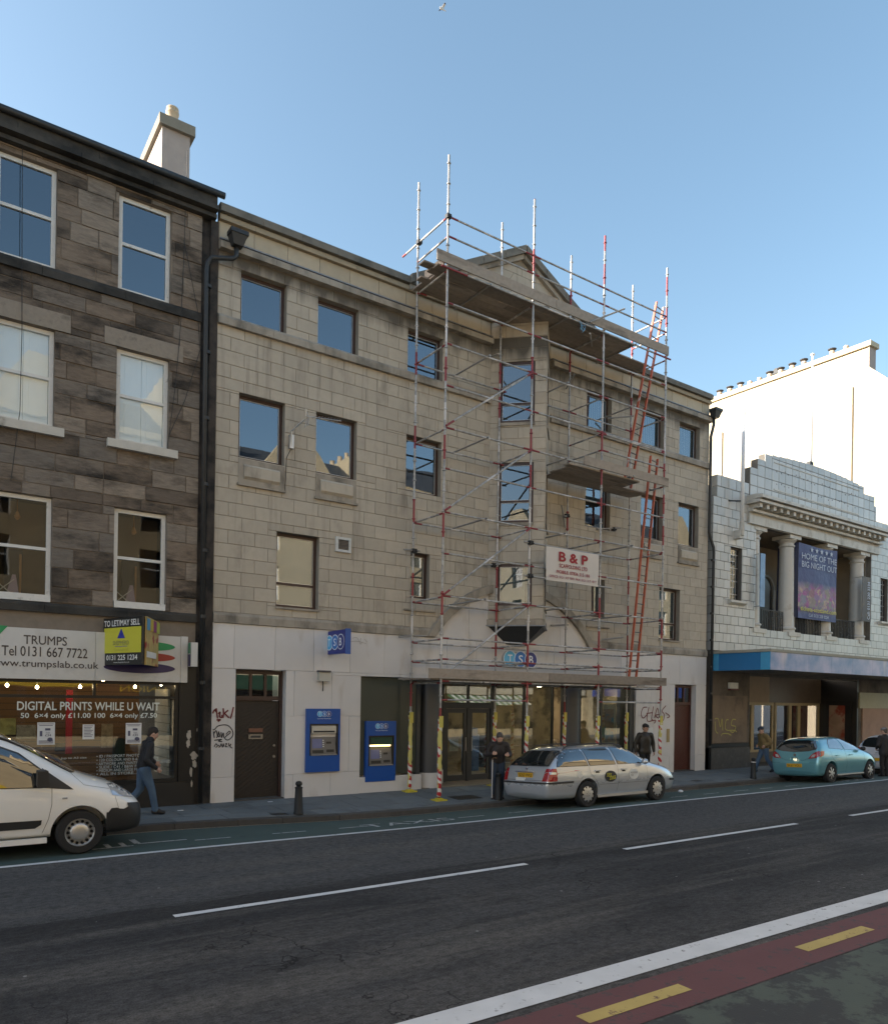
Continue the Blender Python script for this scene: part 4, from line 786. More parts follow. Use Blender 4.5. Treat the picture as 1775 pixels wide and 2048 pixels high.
for n, px in enumerate(((74, 110, 1445, 1490), (165, 189, 1449, 1479), (251, 283, 1446, 1488))):
    s = stand('window_notice', px, YF + .022, mNote, .003); w = px[1] - px[0]; hh = px[3] - px[2]
    if n != 1:
        rule_lines(s, px, [(.06, .94, .07), (.12, .88, .14), (.1, .9, .82), (.1, .9, .87), (.1, .9, .92)])
        wtext(s, 'From', (px[0] + w * .5, px[0] + w * .72, px[2] + hh * .42, px[2] + hh * .5), mInk, YF + .022, 'print'); wtext(s, '£34' if n == 0 else '£35', (px[0] + w * .45, px[0] + w * .78, px[2] + hh * .52, px[2] + hh * .62), mInk, YF + .022, 'print', .02)
        q = MB(); u, v = onY(px[0] + w * .45, px[2] + hh * .36, YF + .019), onY(px[0] + w * .75, px[2] + hh * .26, YF + .019); q.box(u.x, v.x, YF + .019, YF + .021, u.z, v.z); u, v = onY(px[0] + w * .15, px[2] + hh * .62, YF + .019), onY(px[0] + w * .3, px[2] + hh * .38, YF + .019); q.box(u.x, v.x, YF + .019, YF + .021, u.z, v.z); u = onY(px[0] + w * .72, px[2] + hh * .76, YF + .019); q.prism(ellipse((u.x, YF + .019, u.z), .05, .04, 14), (0, .002, 0)); obj('print_picture', q, mInk, s)
    else:
        rule_lines(s, px, [(.12, .88 - .1 * (k % 3), .1 + .1 * k) for k in range(8)])
yw = YF + .028
wtext(shop, 'DIGITAL PRINTS WHILE U WAIT', (34, 319, 1404, 1421), mPrice, yw, bold=.02); wtext(shop, '50  6×4 only £11.00 100  6×4 only £7.50', (41, 314, 1426, 1439), mPrice, yw, bold=.02)
mFad = M('faded_lettering', (.45, .48, .46), .6)
for k, s in enumerate(('• ID / PASSPORT PHOTOS', '• 120 COLOUR AND B & W PRINTED', '• ARTWORK AND PAINTINGS PHOTOGRAPHED', '• SLIDE / C41 / B&W PROCESSING', '• MEDIUM AND LARGE FORMAT', '• ALL IN STORE.........')):
    wtext(shop, s, (193, 193 + len(s) * 4.1, 1509 + 7 * k, 1514.5 + 7 * k), mFad, yw, bold=.015)
for q_, px_ in (('(up to A3 size', (122, 173, 1514, 1519)), ('• DIGITAL', (6, 42, 1516, 1521)), ('• COLO', (6, 34, 1524, 1529))): wtext(shop, q_, px_, mFad, yw, bold=.015)
# fascia sign
fs = thing('shop_fascia_sign', (2.5, YF - .1, 2.73), 'white TRUMPS photo lab fascia with green, red and purple ovals', 'sign'); mFas = M('fascia_white', (.56, .56, .55), .45, var=.04, dark=(.45, .44, .43), darkth=(.55, .8))
for a, b in ((TX0, .15), (.156, 2.98), (2.986, 4.68)): obj('fascia_panel', MB().box(a, b, YF - .12, YF + .005, 2.735, 3.72), mFas, fs)
obj('fascia_end', MB().box(4.685, 4.83, YF - .13, YF + .004, 2.733, 3.73), mFas, fs); yf = YF - .12
mTxt = M('fascia_lettering', (.06, .05, .05), .5); ga = M('oval_green', (.01, .26, .09), .45); rb = M('oval_red', (.3, .03, .02), .45); vb = M('oval_purple', (.03, .018, .09), .45)
wtext(fs, 'TRUMPS', (47, 134, 1272, 1290), mTxt, yf, bold=.012); wtext(fs, 'Tel 0131 667 7722', (3, 175, 1294, 1314), mTxt, yf, bold=.012); wtext(fs, 'www.trumpslab.co.uk', (-18, 197, 1321, 1339), mTxt, yf, bold=.012)
for px, m in (((232, 350, 1292, 8.5), ga), ((232, 350, 1314, 8), rb), ((207, 350, 1336, 9.5), vb)):
    a, b = onY(px[0], px[2], yf - .004), onY(px[1], px[2], yf - .004); obj('oval', MB().prism(ellipse(((a.x + b.x) / 2, yf - .006, (a.z + b.z) / 2), (b.x - a.x) / 2, px[3] / 86, 36), (0, .003, 0)), m, fs)
q = [onY(x, y, yf - .006) for x, y in ((-30, 1248), (16, 1252), (0, 1268), (-30, 1290))]; obj('corner_flash', MB().prism(q, (0, .003, 0)), ga, fs)
# letting board: two panels in a V
vb_ = thing('letting_board', (3.6, 16.2, 3.05), 'yellow and black TO LET MAY SELL board in a V over the shop fascia', 'sign'); A = Vector((3.6, 15.46, 0)); B = Vector((3.14, 16.74, 0)); C = Vector((4.2, 16.7, 0))
mBB = M('board_black', (.012, .014, .014), .45, var=.05); mBY = M('board_yellow', (.52, .5, .04), .5, var=.04); mBW = M('board_white', (.7, .7, .68), .5); mBBl = M('board_blue', (.02, .03, .3), .5); mBP = M('board_peeling', (.45, .33, .12), .6, var=.5, scale=5, dark=(.3, .05, .04), darkth=(.55, .62), dscale=3)
def bpanel(P, Q, mat, n):
    d = (Q - P); nn = Vector((d.y, -d.x, 0)).normalized() * .03; return obj(n, MB().prism([(P.x, P.y, 3.05), (Q.x, Q.y, 3.05), (Q.x, Q.y, 4.0), (P.x, P.y, 4.0)], -nn), mat, vb_)
bpanel(B, A, mBB, 'panel'); bpanel(A + Vector((.025, 0, 0)), C, mBB, 'panel'); nC = Vector(((C - A).y, -(C - A).x, 0)).normalized() * .036; dC = (C - A); bpanel(A + dC * .06 + nC + Vector((.025, 0, 0)), A + dC * .95 + nC, mBP, 'faded_poster')
for k_, c_ in enumerate(((.1, .3, .5), (.5, .38, .06), (.25, .05, .16), (.4, .45, .08))):
    a_, b_ = A + dC * (.08 + .21 * k_) + nC * 1.1 + Vector((.025, 0, 0)), A + dC * (.28 + .21 * k_) + nC * 1.1 + Vector((.025, 0, 0)); obj('poster_strip', MB().prism([(a_.x, a_.y, 3.74), (b_.x, b_.y, 3.74), (b_.x, b_.y, 3.97), (a_.x, a_.y, 3.97)], nC * .06), M('poster_strip%d' % k_, c_, .6), vb_)
    if k_ < 3: obj('poster_box', MB().prism([(a_.x, a_.y, 3.2), (b_.x, b_.y, 3.2), (b_.x, b_.y, 3.32), (a_.x, a_.y, 3.32)], nC * .06), mBW, vb_)
U = A - B; nrm = Vector((U.y, -U.x, 0)).normalized()
def bt(s, u0, u1, v0, v1, m, b=0): text(vb_, s, B + U * u0 + UP * (3.05 + .95 * v0) + nrm * .004, U * (u1 - u0), UP * (.95 * (v1 - v0)), m, bold=b, off=.006)
P0 = B + U * .03 + nrm * .003; obj('yellow_field', MB().prism([P0 + UP * (3.05 + .24), P0 + U * .95 + UP * (3.05 + .24), P0 + U * .95 + UP * (3.05 + .75), P0 + UP * (3.05 + .75)], nrm * .004), mBY, vb_)
bt('TO LET/MAY SELL', .03, .95, .82, .95, mBW, .03); bt('SHEPHERD', .27, .68, .42, .51, M('board_grey', (.25, .25, .1), .5), .01); bt('Commercial', .3, .66, .29, .35, M('board_olive', (.42, .4, .05), .5)); bt('0131 225 1234', .1, .9, .1, .21, mBW, .03); bt('www.shepherd.co.uk', .29, .7, .03, .07, mBW)
T = [B + U * q + UP * (3.05 + .95 * w) + nrm * .008 for q, w in ((.38, .56), (.58, .56), (.48, .77))]; obj('blue_triangle', MB().prism(T, nrm * .003), mBBl, vb_)
obj('rule', MB().prism([B + U * q + UP * (3.05 + .95 * w) + nrm * .008 for q, w in ((.32, .385), (.64, .385), (.64, .395), (.32, .395))], nrm * .003), mBBl, vb_)
obj('bracket', MB().box(3.2, 4.1, 16.55, YF - .02, 3.9, 3.94), mPipe, vb_)
sg2 = thing('shop_projecting_sign', (4.9, YF - .3, 3.07), 'small green and purple box sign on the end of the white fascia', 'sign'); a, b = onX(362, 1312, 4.84), onX(381, 1312, 4.84)
obj('sign_body', MB().box(4.84, 4.98, b.y - .04, YF - .13, 3.08, 3.6), mFas, sg2); obj('green_face', MB().box(4.832, 4.839, b.y, YF - .14, 3.36, 3.59), M('sign_green', (.05, .25, .13), .5), sg2); obj('purple_face', MB().box(4.832, 4.839, b.y, YF - .14, 3.09, 3.355), M('sign_purple', (.05, .04, .12), .5), sg2)
obj('sign_stripe', MB().box(4.828, 4.8315, b.y + .02, YF - .16, 3.345, 3.36), mBW, sg2)
# ================================================================ white-tiled cinema
cin = thing('tiled_cinema', (30.3, YF + 4, 0), 'white glazed-tile cinema front with columned loggia, stepped parapet and blue canopy', 'building')
def tile(name, isl):
    m, nt, b, N, L = nodes(name); p = pos_(nt); r = rnd_(nt, isl); c = mix_(nt, r, (.40, .405, .39), (.52, .52, .50))
    c = mix_(nt, math_(nt, 'MULTIPLY', ramp_(nt, noise_(nt, p, 2.2, 6, .65, (1, 1, .3)), .55, .78), .5), c, (.2, .17, .13)); L(c, b.inputs['Base Color']); b.inputs['Roughness'].default_value = .35; b.inputs['Coat Weight'].default_value = .2; return m
mTi = tile('white_faience', False); mTi2 = tile('white_faience_far', True); mTiT = M('faience_trim', (.5, .48, .43), .45, var=.12, scale=5, dark=(.2, .16, .11), darkth=(.52, .8), dscale=2, dsx=(1, 1, .5)); mGrout = M('grey_grout', (.12, .11, .095), .9, var=.5, scale=3)
CX0, CX1, CC = 23.34, 38.0, 30.35; LG = (26.0, 34.75, 5.30, 9.18); wo = [(24.42, 25.12, 6.25, 8.2), (35.6, 36.3, 6.25, 8.2)]
czs = [4.35 + .326 * i for i in range(18)]; czs = [z for z in czs if z < 9.9] + [9.9]
ashlar('tile', cin, CX0, CX1, czs, .46, [LG] + wo, YF, .25, mTi, mTi2, joint=.016, limit=170)
ashlar('tile', cin, CX0 + .25, 25.55, [9.9, 10.3, 10.72], .46, [], YF + .03, .3, mTi, mTi2, joint=.02); ashlar('tile', cin, 35.1, CX1, [9.9, 10.3, 10.72], .46, [], YF + .03, .3, mTi, mTi2, joint=.02, limit=0)
obj('wall', holed(MB(), CX0 + .01, CX1, 3.5, 9.9, [LG] + wo, YF + .02, YF + .23), mGrout, cin)
obj('return_wall', MB().box(CX0 + .005, CX0 + .24, YF + .24, YF + 6, 3.5, 10.3), mTi2, cin)
ptop = lambda x: 11.35 if abs(x - CC) > 4.45 else (11.75 if abs(x - CC) > 3.75 else 12.02 + .2 * (1 - ((x - CC) / 3.75) ** 2))
x = 25.56; par = MB()
while x < 35.1:
    b = min(x + .47, 35.14); t = ptop((x + b) / 2); z = 10.25
    while z < t - .02:
        zz = min(z + .42, t)
        if t - zz < .12: zz = t
        link(bpy.data.objects.new('parapet_tile', ublock(mTi)), cin, True, Matrix.Translation((x + .009, YF + .001, z + .009)) @ Matrix.Diagonal((b - x - .018, .3, zz - z - .018, 1))); z = zz
    par.box(x, b, YF + .02, YF + .29, 10.2, t - .015); x = b
obj('parapet_core', par, mGrout, cin)
mGh = M('fixing_hole', (.06, .05, .045), .8)
for k in range(46): xx = 27.3 + (k % 23) * .27 + random.uniform(-.05, .05); zz = 11.05 + (k // 23) * .45 + random.uniform(-.08, .08); obj('fixing_hole', MB().prism(ellipse((xx, YF - .008, zz), .018, .03, 8), (0, .004, 0)), mGh, cin)
obj('name_frame', MB().box(27.1, 33.6, YF - .02, YF + .003, 10.72, 10.78).box(27.1, 33.6, YF - .02, YF + .003, 11.78, 11.82), mTiT, cin)
for z0, z1, out, m in ((9.2, 9.62, .10, mTiT), (9.625, 9.75, .22, mTiT), (9.92, 10.06, .52, mTiT), (10.065, 10.24, .62, mTiT)): band('entablature_length', z0, z1, out, 25.4, 35.35, m, 1.25, parent=cin)
for k in range(22): xx = 25.55 + k * .45; obj('modillion', MB().box(xx, xx + .17, YF - .42, YF + .02, 9.755, 9.915), mTiT, cin)
mCol = M('faience_column', (.5, .49, .46), .4, var=.1, scale=4, dark=(.25, .2, .15), darkth=(.58, .8), dscale=2)
for cx in (26.28, 28.66, 31.45, 34.2):
    mb = MB().lathe([(.34, 5.32), (.34, 5.42), (.38, 5.45), (.38, 5.5), (.31, 5.54), (.30, 6.2), (.27, 8.72), (.31, 8.76), (.31, 8.8), (.27, 8.83), (.27, 8.9), (.36, 9.0), (.36, 9.03)], (cx, YF + .36, 0), 22)
    c = obj('column', autosmooth(mb.mesh('c', mCol)), None, cin); obj('plinth', MB().box(cx - .42, cx + .42, YF - .05, YF + .8, 5.15, 5.315), mTiT, c); obj('abacus', MB().box(cx - .4, cx + .4, YF - .02, YF + .76, 9.035, 9.175), mTiT, c)
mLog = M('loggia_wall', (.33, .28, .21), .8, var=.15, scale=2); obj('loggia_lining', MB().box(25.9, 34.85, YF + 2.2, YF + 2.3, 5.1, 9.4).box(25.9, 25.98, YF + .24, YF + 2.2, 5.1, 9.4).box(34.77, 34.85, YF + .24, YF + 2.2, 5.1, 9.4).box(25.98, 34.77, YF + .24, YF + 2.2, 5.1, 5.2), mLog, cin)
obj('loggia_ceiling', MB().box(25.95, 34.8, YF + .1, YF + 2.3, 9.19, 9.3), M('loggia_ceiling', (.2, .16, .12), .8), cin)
for cx in (27.5, 30.05, 32.8):
    P = [(cx - .5, 5.2), (cx + .5, 5.2)] + [(cx + .5 * math.cos(a), 7.4 + .5 * math.sin(a)) for a in [PI * k / 12 for k in range(13)]]; d = obj('arched_door', MB().prism([(x, YF + 2.17, z) for x, z in P], (0, .04, 0)), M('loggia_door', (.03, .03, .035), .3), cin)
    arc = MB().tube([(cx + .58 * math.cos(a), YF + 2.15, 7.4 + .58 * math.sin(a)) for a in [PI * k / 12 for k in range(13)]], .08, 6); obj('arch_surround', arc.box(cx - .66, cx - .5, YF + 2.08, YF + 2.2, 5.2, 7.4).box(cx + .5, cx + .66, YF + 2.08, YF + 2.2, 5.2, 7.4), mTiT, d)
mRail = M('wrought_iron', (.045, .042, .04), .5, .5)
for a, b in ((26.75, 28.2), (29.12, 31.0), (31.92, 33.75)):
    r = MB(); n = int((b - a) / .115)
    for k in range(n + 1): xx = a + (b - a) * k / n; r.box(xx - .012, xx + .012, YF + .2, YF + .225, 5.25, 6.12)
    for z in (5.3, 6.1): r.box(a, b, YF + .195, YF + .23, z - .018, z + .018)
    for k in range(n):
        xx = a + (b - a) * k / n
        if k % 3 != 1: z = 5.45 + .11 * ((k * 5) % 6); r.box(xx, xx + (b - a) / n, YF + .2, YF + .225, z, z + .025); r.box(xx, xx + (b - a) / n, YF + .2, YF + .225, min(z + .26, 6.05), min(z + .285, 6.07))
    obj('railing', r, mRail, cin)
for a, b, c, d in wo:
    w = window(cin, a, b, c, d, YF, M('leaded_frame', (.07, .06, .055), .5), ft=.05, bead=False, reveal=.12); ld = MB()
    for k in range(1, 4): xx = a + (b - a) * k / 4; ld.box(xx - .008, xx + .008, YF + .145, YF + .158, c, d)
    for k in range(1, 8): z = c + (d - c) * k / 8; ld.box(a + .05 + (.15 if k % 2 else 0), b - .05 - (0 if k % 2 else .2), YF + .146, YF + .157, z - .008, z + .008)
    obj('leading', ld, mBead, w); obj('window_ledge', MB().prism([(a - .15, YF - .16, c - .1), (a - .15, YF - .16, c - .02), (a - .15, YF + .1, c - .004), (a - .15, YF + .1, c - .24)], (b - a + .3, 0, 0)), mTiT, cin)
# canopy
canopy = thing('cinema_canopy', (31, 15.6, 3.6), 'long blue and lilac canopy over the cinema entrance', 'canopy')
mCB = M('canopy_blue', (.012, .14, .34), .4, var=.1, scale=1.5); mCB2 = M('canopy_light_blue', (.05, .28, .5), .4)
def sky_print():
    m, nt, b, N, L = nodes('canopy_sky_print'); p = pos_(nt); n1 = noise_(nt, p, 1.1, 4); n2 = noise_(nt, p, .8, 3, .5, (1, 1, .4)); c = mix_(nt, ramp_(nt, n1, .35, .65), (.12, .22, .42), (.38, .38, .56)); c = mix_(nt, ramp_(nt, n2, .55, .72), c, (.6, .52, .52)); L(c, b.inputs['Base Color']); b.inputs['Roughness'].default_value = .35; return m
mSP = sky_print(); y0, y1 = 14.47, YF - .005
obj('canopy_deck', MB().box(23.36, 38.2, y0 + .06, y1, 3.62, 4.2), M('canopy_soffit', (.13, .115, .1), .55, var=.2, scale=1.2, spec=.5), canopy)
for a, b, m in ((y0, y0 + .35, mCB2), (y0 + .355, y1 - .35, mCB), (y1 - .345, y1, mCB2)): obj('side_panel', MB().box(23.3, 23.355, a, b, 3.6, 4.2), m, canopy)
x = 23.30
while x < 38.2: b = min(x + (1.5 if x > 24 else .85), 38.2); obj('front_panel', MB().box(x + .003, b - .003, y0 - .003, y0 + .055, 3.6, 4.2), mSP, canopy); x = b
obj('top_lip', MB().box(23.27, 38.2, y0 - .03, y1, 4.205, 4.30), M('canopy_lip', (.27, .27, .23), .7), canopy)
for z in range(9): obj('soffit_board', MB().box(23.4, 38.1, y0 + .1 + z * .25, y0 + .335 + z * .25, 3.603, 3.618), M('soffit_board', (.15, .13, .11), .5, rnd=.15), canopy)
# entrance below the canopy
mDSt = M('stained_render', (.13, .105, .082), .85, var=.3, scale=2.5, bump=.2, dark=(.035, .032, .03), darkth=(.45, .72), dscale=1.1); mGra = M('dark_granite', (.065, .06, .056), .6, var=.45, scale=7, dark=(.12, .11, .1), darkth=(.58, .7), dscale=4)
ent = cin
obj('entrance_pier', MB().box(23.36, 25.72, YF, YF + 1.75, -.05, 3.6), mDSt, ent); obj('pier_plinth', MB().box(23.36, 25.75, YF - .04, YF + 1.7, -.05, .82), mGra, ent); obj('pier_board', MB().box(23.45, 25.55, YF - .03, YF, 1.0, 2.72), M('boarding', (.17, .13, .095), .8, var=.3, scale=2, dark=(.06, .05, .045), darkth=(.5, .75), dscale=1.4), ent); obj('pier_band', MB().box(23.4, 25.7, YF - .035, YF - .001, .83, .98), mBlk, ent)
R = pxrect(1428, 1472, 1436, 1472, YF - .03)
strokes(ent, [[(.02, .8), (.05, .3), (.15, .15)], [(0, .95), (.15, .95), (.25, .5), (.32, .95), (.36, .3)], [(.62, .9), (.5, .85), (.48, .4), (.6, .3)], [(.95, .9), (.8, .9), (.75, .6), (.95, .5), (.85, .2), (.7, .25)], [(.6, .3), (.9, .3), (1, .2)], [(.3, 0), (.35, .12), (.6, .12), (.75, .02)]], *R, .035, mGY)
p = onY(1463, 1372, YF); lb = thing('flood_lamp', (p.x, YF - .05, p.z), 'small white bulkhead lamp on the stained pier under the canopy', 'lamp'); obj('lamp_body', MB().box(p.x - .24, p.x + .24, YF - .1, YF - .002, p.z - .1, p.z + .12), M('lamp_white', (.6, .6, .56), .5), lb); obj('lamp_visor', MB().box(p.x - .24, p.x + .24, YF - .13, YF - .002, p.z - .16, p.z - .102), M('lamp_red', (.1, .02, .02), .5), lb)
YB = 18.5
mEnt = M('entrance_stone', (.26, .2, .14), .7, var=.2, scale=2.5); mBrk = M('brown_marble', (.1, .075, .055), .4, var=.3, scale=3); obj('entrance_head', MB().box(25.72, 29.6, YB - .1, YB + .1, 2.5, 3.6), mEnt, ent); obj('entrance_head', MB().box(29.6, 33.7, YB - .08, YB + .1, 2.5, 3.6), mBrk, ent)
obj('entrance_foot', MB().box(25.72, 33.7, YB - .08, YB + .1, -.05, .42), mBrk, ent); mCrF = M('cream_door_frame', (.36, .29, .17), .5)
xs = [27.4, 28.5, 30.0, 30.15, 31.3, 32.0, 33.65]
for k in range(len(xs) - 1):
    if xs[k + 1] - xs[k] < .3: continue
    a, b = xs[k], xs[k + 1]; f = MB().box(a, a + .1, YB - .05, YB + .05, .42, 2.5).box(b - .1, b, YB - .05, YB + .05, .42, 2.5).box(a + .1, b - .1, YB - .049, YB + .049, 2.38, 2.5).box(a + .1, b - .1, YB - .049, YB + .049, .42, .52)
    d = obj('glazed_door', f, mCrF, ent); obj('pane', MB().box(a + .09, b - .09, YB - .004, YB + .004, .5, 2.4), glassm('foyer_glass', .3, (.6, .6, .6)), d)
    obj('foyer_backing', MB().box(a, b, YB + .5, YB + .52, .1, 2.6), M('foyer_dark', (.012, .011, .011), .7) if k < 3 else M('foyer_red', (.09, .012, .012), .7), d)
obj('side_wall', MB().box(33.7, 33.8, YF, YB, -.05, 3.6), M('black_marble', (.012, .011, .011), .35, var=.4, scale=3), ent); obj('poster_frame', MB().box(33.66, 33.699, YF + .22, YB - .35, .5, 2.6), mBlk, ent)
obj('film_poster', MB().box(33.64, 33.659, YF + .5, YB - .5, .62, 2.42), M('film_poster', (.3, .2, .14), .5, var=.8, scale=1.4, dark=(.25, .04, .02), darkth=(.48, .58), dscale=1.1), ent)
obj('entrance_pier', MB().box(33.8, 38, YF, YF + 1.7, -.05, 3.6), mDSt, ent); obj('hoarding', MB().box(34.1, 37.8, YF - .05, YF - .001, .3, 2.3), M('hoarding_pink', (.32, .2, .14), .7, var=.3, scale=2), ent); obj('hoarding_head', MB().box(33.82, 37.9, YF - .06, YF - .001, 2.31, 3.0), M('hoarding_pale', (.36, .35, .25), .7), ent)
# banners on the loggia
def banner(px, Y, lab, mat):
    t = thing('cinema_banner', (onY(px[0], px[3], Y).x, Y, onY(px[0], px[3], Y).z), lab, 'banner', None); return t
def crowd():
    m, nt, b, N, L = nodes('banner_print'); p = pos_(nt); sx = N('ShaderNodeSeparateXYZ'); L(p, sx.inputs[0])
    vo = N('ShaderNodeTexVoronoi'); vo.inputs['Scale'].default_value = 2.6; L(p, vo.inputs[0]); hs = N('ShaderNodeHueSaturation'); hs.inputs['Saturation'].default_value = .55; hs.inputs['Value'].default_value = .32; L(vo.outputs['Color'], hs.inputs['Color'])
    c = mix_(nt, .45, hs.outputs[0], (.22, .10, .2)); c = mix_(nt, ramp_(nt, noise_(nt, p, 3, 4), .5, .62), c, (.3, .07, .24)); c = mix_(nt, ramp_(nt, noise_(nt, p, 4.5, 3), .56, .64), c, (.42, .3, .22))
    k = math_(nt, 'MULTIPLY', ramp_(nt, sx.outputs[2], 6.1, 6.5), math_(nt, 'SUBTRACT', 1, ramp_(nt, sx.outputs[2], 7.15, 7.45))); c = mix_(nt, k, (.035, .05, .17), c); L(c, b.inputs['Base Color']); b.inputs['Roughness'].default_value = .5; bump_(nt, b, noise_(nt, p, 2.2, 3), .5, .08); return m
mBan = crowd(); mNavy = M('banner_navy', (.012, .016, .05), .5, var=.3, scale=2)
YBn = YF - .02; a, b = onY(1597, 1100, YBn), onY(1671, 1240, YBn); zt, zb = onY(1630, 1092, YBn).z, onY(1630, 1240, YBn).z
bn = thing('cinema_banner', ((a.x + b.x) / 2, YBn, zb), 'large navy banner reading HOME OF THE BIG NIGHT OUT hung between the loggia columns', 'banner')
g = MB(); nx, nz = 14, 10
for i in range(nx + 1):
    for j in range(nz + 1): u, v = i / nx, j / nz; g.v.append((a.x + (b.x - a.x) * u, YBn + .03 * math.sin(7 * u + 3 * v) * (v * .6 + .2), zb + (zt - zb) * v - .05 * math.sin(PI * u) * v))
for i in range(nx):
    for j in range(nz): q = i * (nz + 1) + j; g.f.append([q, q + nz + 1, q + nz + 2, q + 1]); g.m.append(0)
obj('cloth', g, mBan, bn, smooth=True); obj('side_cloth', MB().prism([(a.x, YBn + .02, zb), (a.x, YBn + .02, zt), (a.x - .18, YBn + .8, zt - .05), (a.x - .25, YBn + .8, zb + .3)], (.01, 0, 0)), mNavy, bn)
mPale = M('banner_lettering', (.45, .5, .62), .5); mYl = M('banner_yellow', (.55, .5, .05), .5)
def bl(s, u0, u1, v0, v1, m, bold=0): text(bn, s, (a.x + (b.x - a.x) * u0, YBn - .05, zb + (zt - zb) * v0), ((b.x - a.x) * (u1 - u0), 0, 0), (0, 0, (zt - zb) * (v1 - v0)), m, bold=bold)
bl('HOME OF THE', .05, .96, .79, .87, mPale); bl('BIG NIGHT OUT', .05, .97, .68, .76, mPale); bl('tickets-scotland.com', .03, .97, .1, .16, mYl, .02); bl('Call: 0131 220 3234', .24, .76, .03, .07, mPale, .01)
for k in range(5):
    cx, cz = a.x + (b.x - a.x) * (.3 + .13 * k), zb + (zt - zb) * .93; st = [(cx + (.12 if i % 2 == 0 else .05) * math.sin(i * PI / 5), YBn - .05, cz + (.12 if i % 2 == 0 else .05) * math.cos(i * PI / 5)) for i in range(10)]; obj('star', MB().prism(st, (0, .003, 0)), mPale, bn)
for px, lab in (((1519, 1530, 1108, 1213), 'narrow pale blue banner beside the first loggia column'), ((1723, 1742, 1156, 1242), 'narrow dark banner with phone number beside the last loggia column')):
    Yn = YF - .25; a2, b2 = onY(px[0], px[3], Yn), onY(px[1], px[2], Yn); t = thing('cinema_banner', (a2.x, Yn, a2.z), lab, 'banner'); blue = px[0] < 1600
    obj('cloth', MB().box(a2.x, b2.x, Yn, Yn + .015, a2.z, b2.z), M('banner_sky', (.16, .3, .5), .4, var=.5, scale=2.5) if blue else M('banner_gold', (.06, .045, .04), .5, var=.7, scale=2, dark=(.2, .13, .06), darkth=(.5, .65), dscale=1.6), t)
    obj('banner_pole', MB().tube([(a2.x, Yn + .02, b2.z - .02), (a2.x, YF + .1, b2.z - .02)], .015).tube([(a2.x, Yn + .02, a2.z + .02), (a2.x, YF + .1, a2.z + .02)], .015), mAl, t)
    if not blue:
        tx = text(t, 'Call: 0131 220 3234', (b2.x - .12, Yn - .004, a2.z + .1), (0, 0, b2.z - a2.z - .3), (-.22, 0, 0), mPale, bold=.02)
# flagpoles
def flagpole(px, y0, y1, Y, r, lab):
    a, b = onY(px, y0, Y), onY(px + (y0 - y1) * .017, y1, Y); b.x = a.x; t = thing('flagpole', a, lab, 'flagpole'); obj('pole', MB().tube([a, (a + b) / 2, b], [r, r * .95, r * .8], 10), M('flagpole_white', (.66, .67, .68), .4, var=.03), t, smooth=True); return t, a, b
t, a, b = flagpole(1483, 1060, 815, YF - .28, .07, 'stout white flagpole on brackets at the cinema front'); obj('pole_socket', MB().lathe([(.08, -.2), (.1, 0), (.085, .3)], a, 12).box(a.x - .12, a.x + .12, a.y, YF + .02, a.z - .3, a.z), mTiT, t); obj('pole_bracket', MB().tube([(a.x, a.y, 9.85), (a.x - .45, YF + .02, 9.85)], .025), mPipe, t)
t, a, b = flagpole(1621, 930, 712, YF + .1, .05, 'thin white flagpole above the stepped cinema parapet'); obj('finial', MB().lathe([(.0, 0), (.09, .04), (.09, .08), (0, .13)], b, 10), MATS['flagpole_white'], t); obj('pole_foot', MB().box(a.x - .15, a.x + .1, a.y - .05, a.y + .1, a.z - .1, a.z + .12), mIron, t)
# gable house beyond with its long chimney head
gab = thing('gable_house', (40, 24, 0), 'sunlit cream rendered gable with a long row of chimney pots behind the cinema', 'building')
mGab = M('cream_harling', (.50, .44, .335), .9, var=.08, scale=2, bump=.1, dark=(.24, .2, .13), darkth=(.56, .78), dscale=.45, dsx=(1, 1, .6))
GX = 38.1; pts = [(YF, 0), (YF, 17.0), (18.72, 18.95), (18.72, 20.0), (29.5, 20.05), (29.5, 18.4), (31, 17), (31, 0)]
obj('gable_wall', MB().prism([(GX, y, z) for y, z in pts], (.6, 0, 0)), mGab, gab); obj('house_body', MB().box(GX + .605, GX + 12, YF, 31, 0, 17.0), M('house_stone', (.2, .17, .13), .9), gab)
obj('house_roof', MB().prism([(GX + .606, YF, 17.0), (GX + .606, 24, 21), (GX + .606, 31, 17)], (11, 0, 0)), MATS['slate_roof'], gab)
obj('chimney_cope', MB().box(GX - .12, GX + .72, 18.55, 29.6, 20.06, 20.3), M('cope_cream', (.5, .44, .32), .9), gab); obj('stack_end', MB().box(GX - .01, GX + .62, 18.66, 18.715, 18.95, 20.05), mHarl, gab)
obj('gable_skew', MB().prism([(GX - .1, YF - .2, 16.85), (GX - .1, 18.7, 18.9), (GX - .1, 18.7, 19.08), (GX - .1, YF - .2, 17.03)], (.5, 0, 0)), MATS['cope_cream'], gab)
for ya, yb, zt in ((20.25, 27, 18.15), (26.8, 27.0, 18.1)):
    pass
obj('wall_offset', MB().box(GX - .10, GX - .001, 19.42, 24.4, 0, 18.3), mGab, gab); obj('wall_offset', MB().box(GX - .10, GX - .001, 26.85, 30, 0, 18.1), mGab, gab)
mCowl = M('pot_cowl', (.05, .05, .055), .6)
for px in (1441, 1461, 1482, 1501, 1520, 1540, 1562, 1585, 1608, 1664, 1692):
    r = ray(px, 725); y = 38.45 / r.x * r.y; cow = px not in (1501, 1520, 1692); p = Vector((GX + .3, y, 20.3)); o = obj('chimney_pot', MB().lathe([(.13, 0), (.12, .24), (.135, .26), (.135, .31), (.11, .33)], p, 12), M('pot_pale', (.58, .46, .36), .8), gab, smooth=True)
    if cow: obj('cowl', MB().lathe([(.08, .335), (.2, .40), (.21, .43), (.08, .47)], p, 12), mCowl, o)
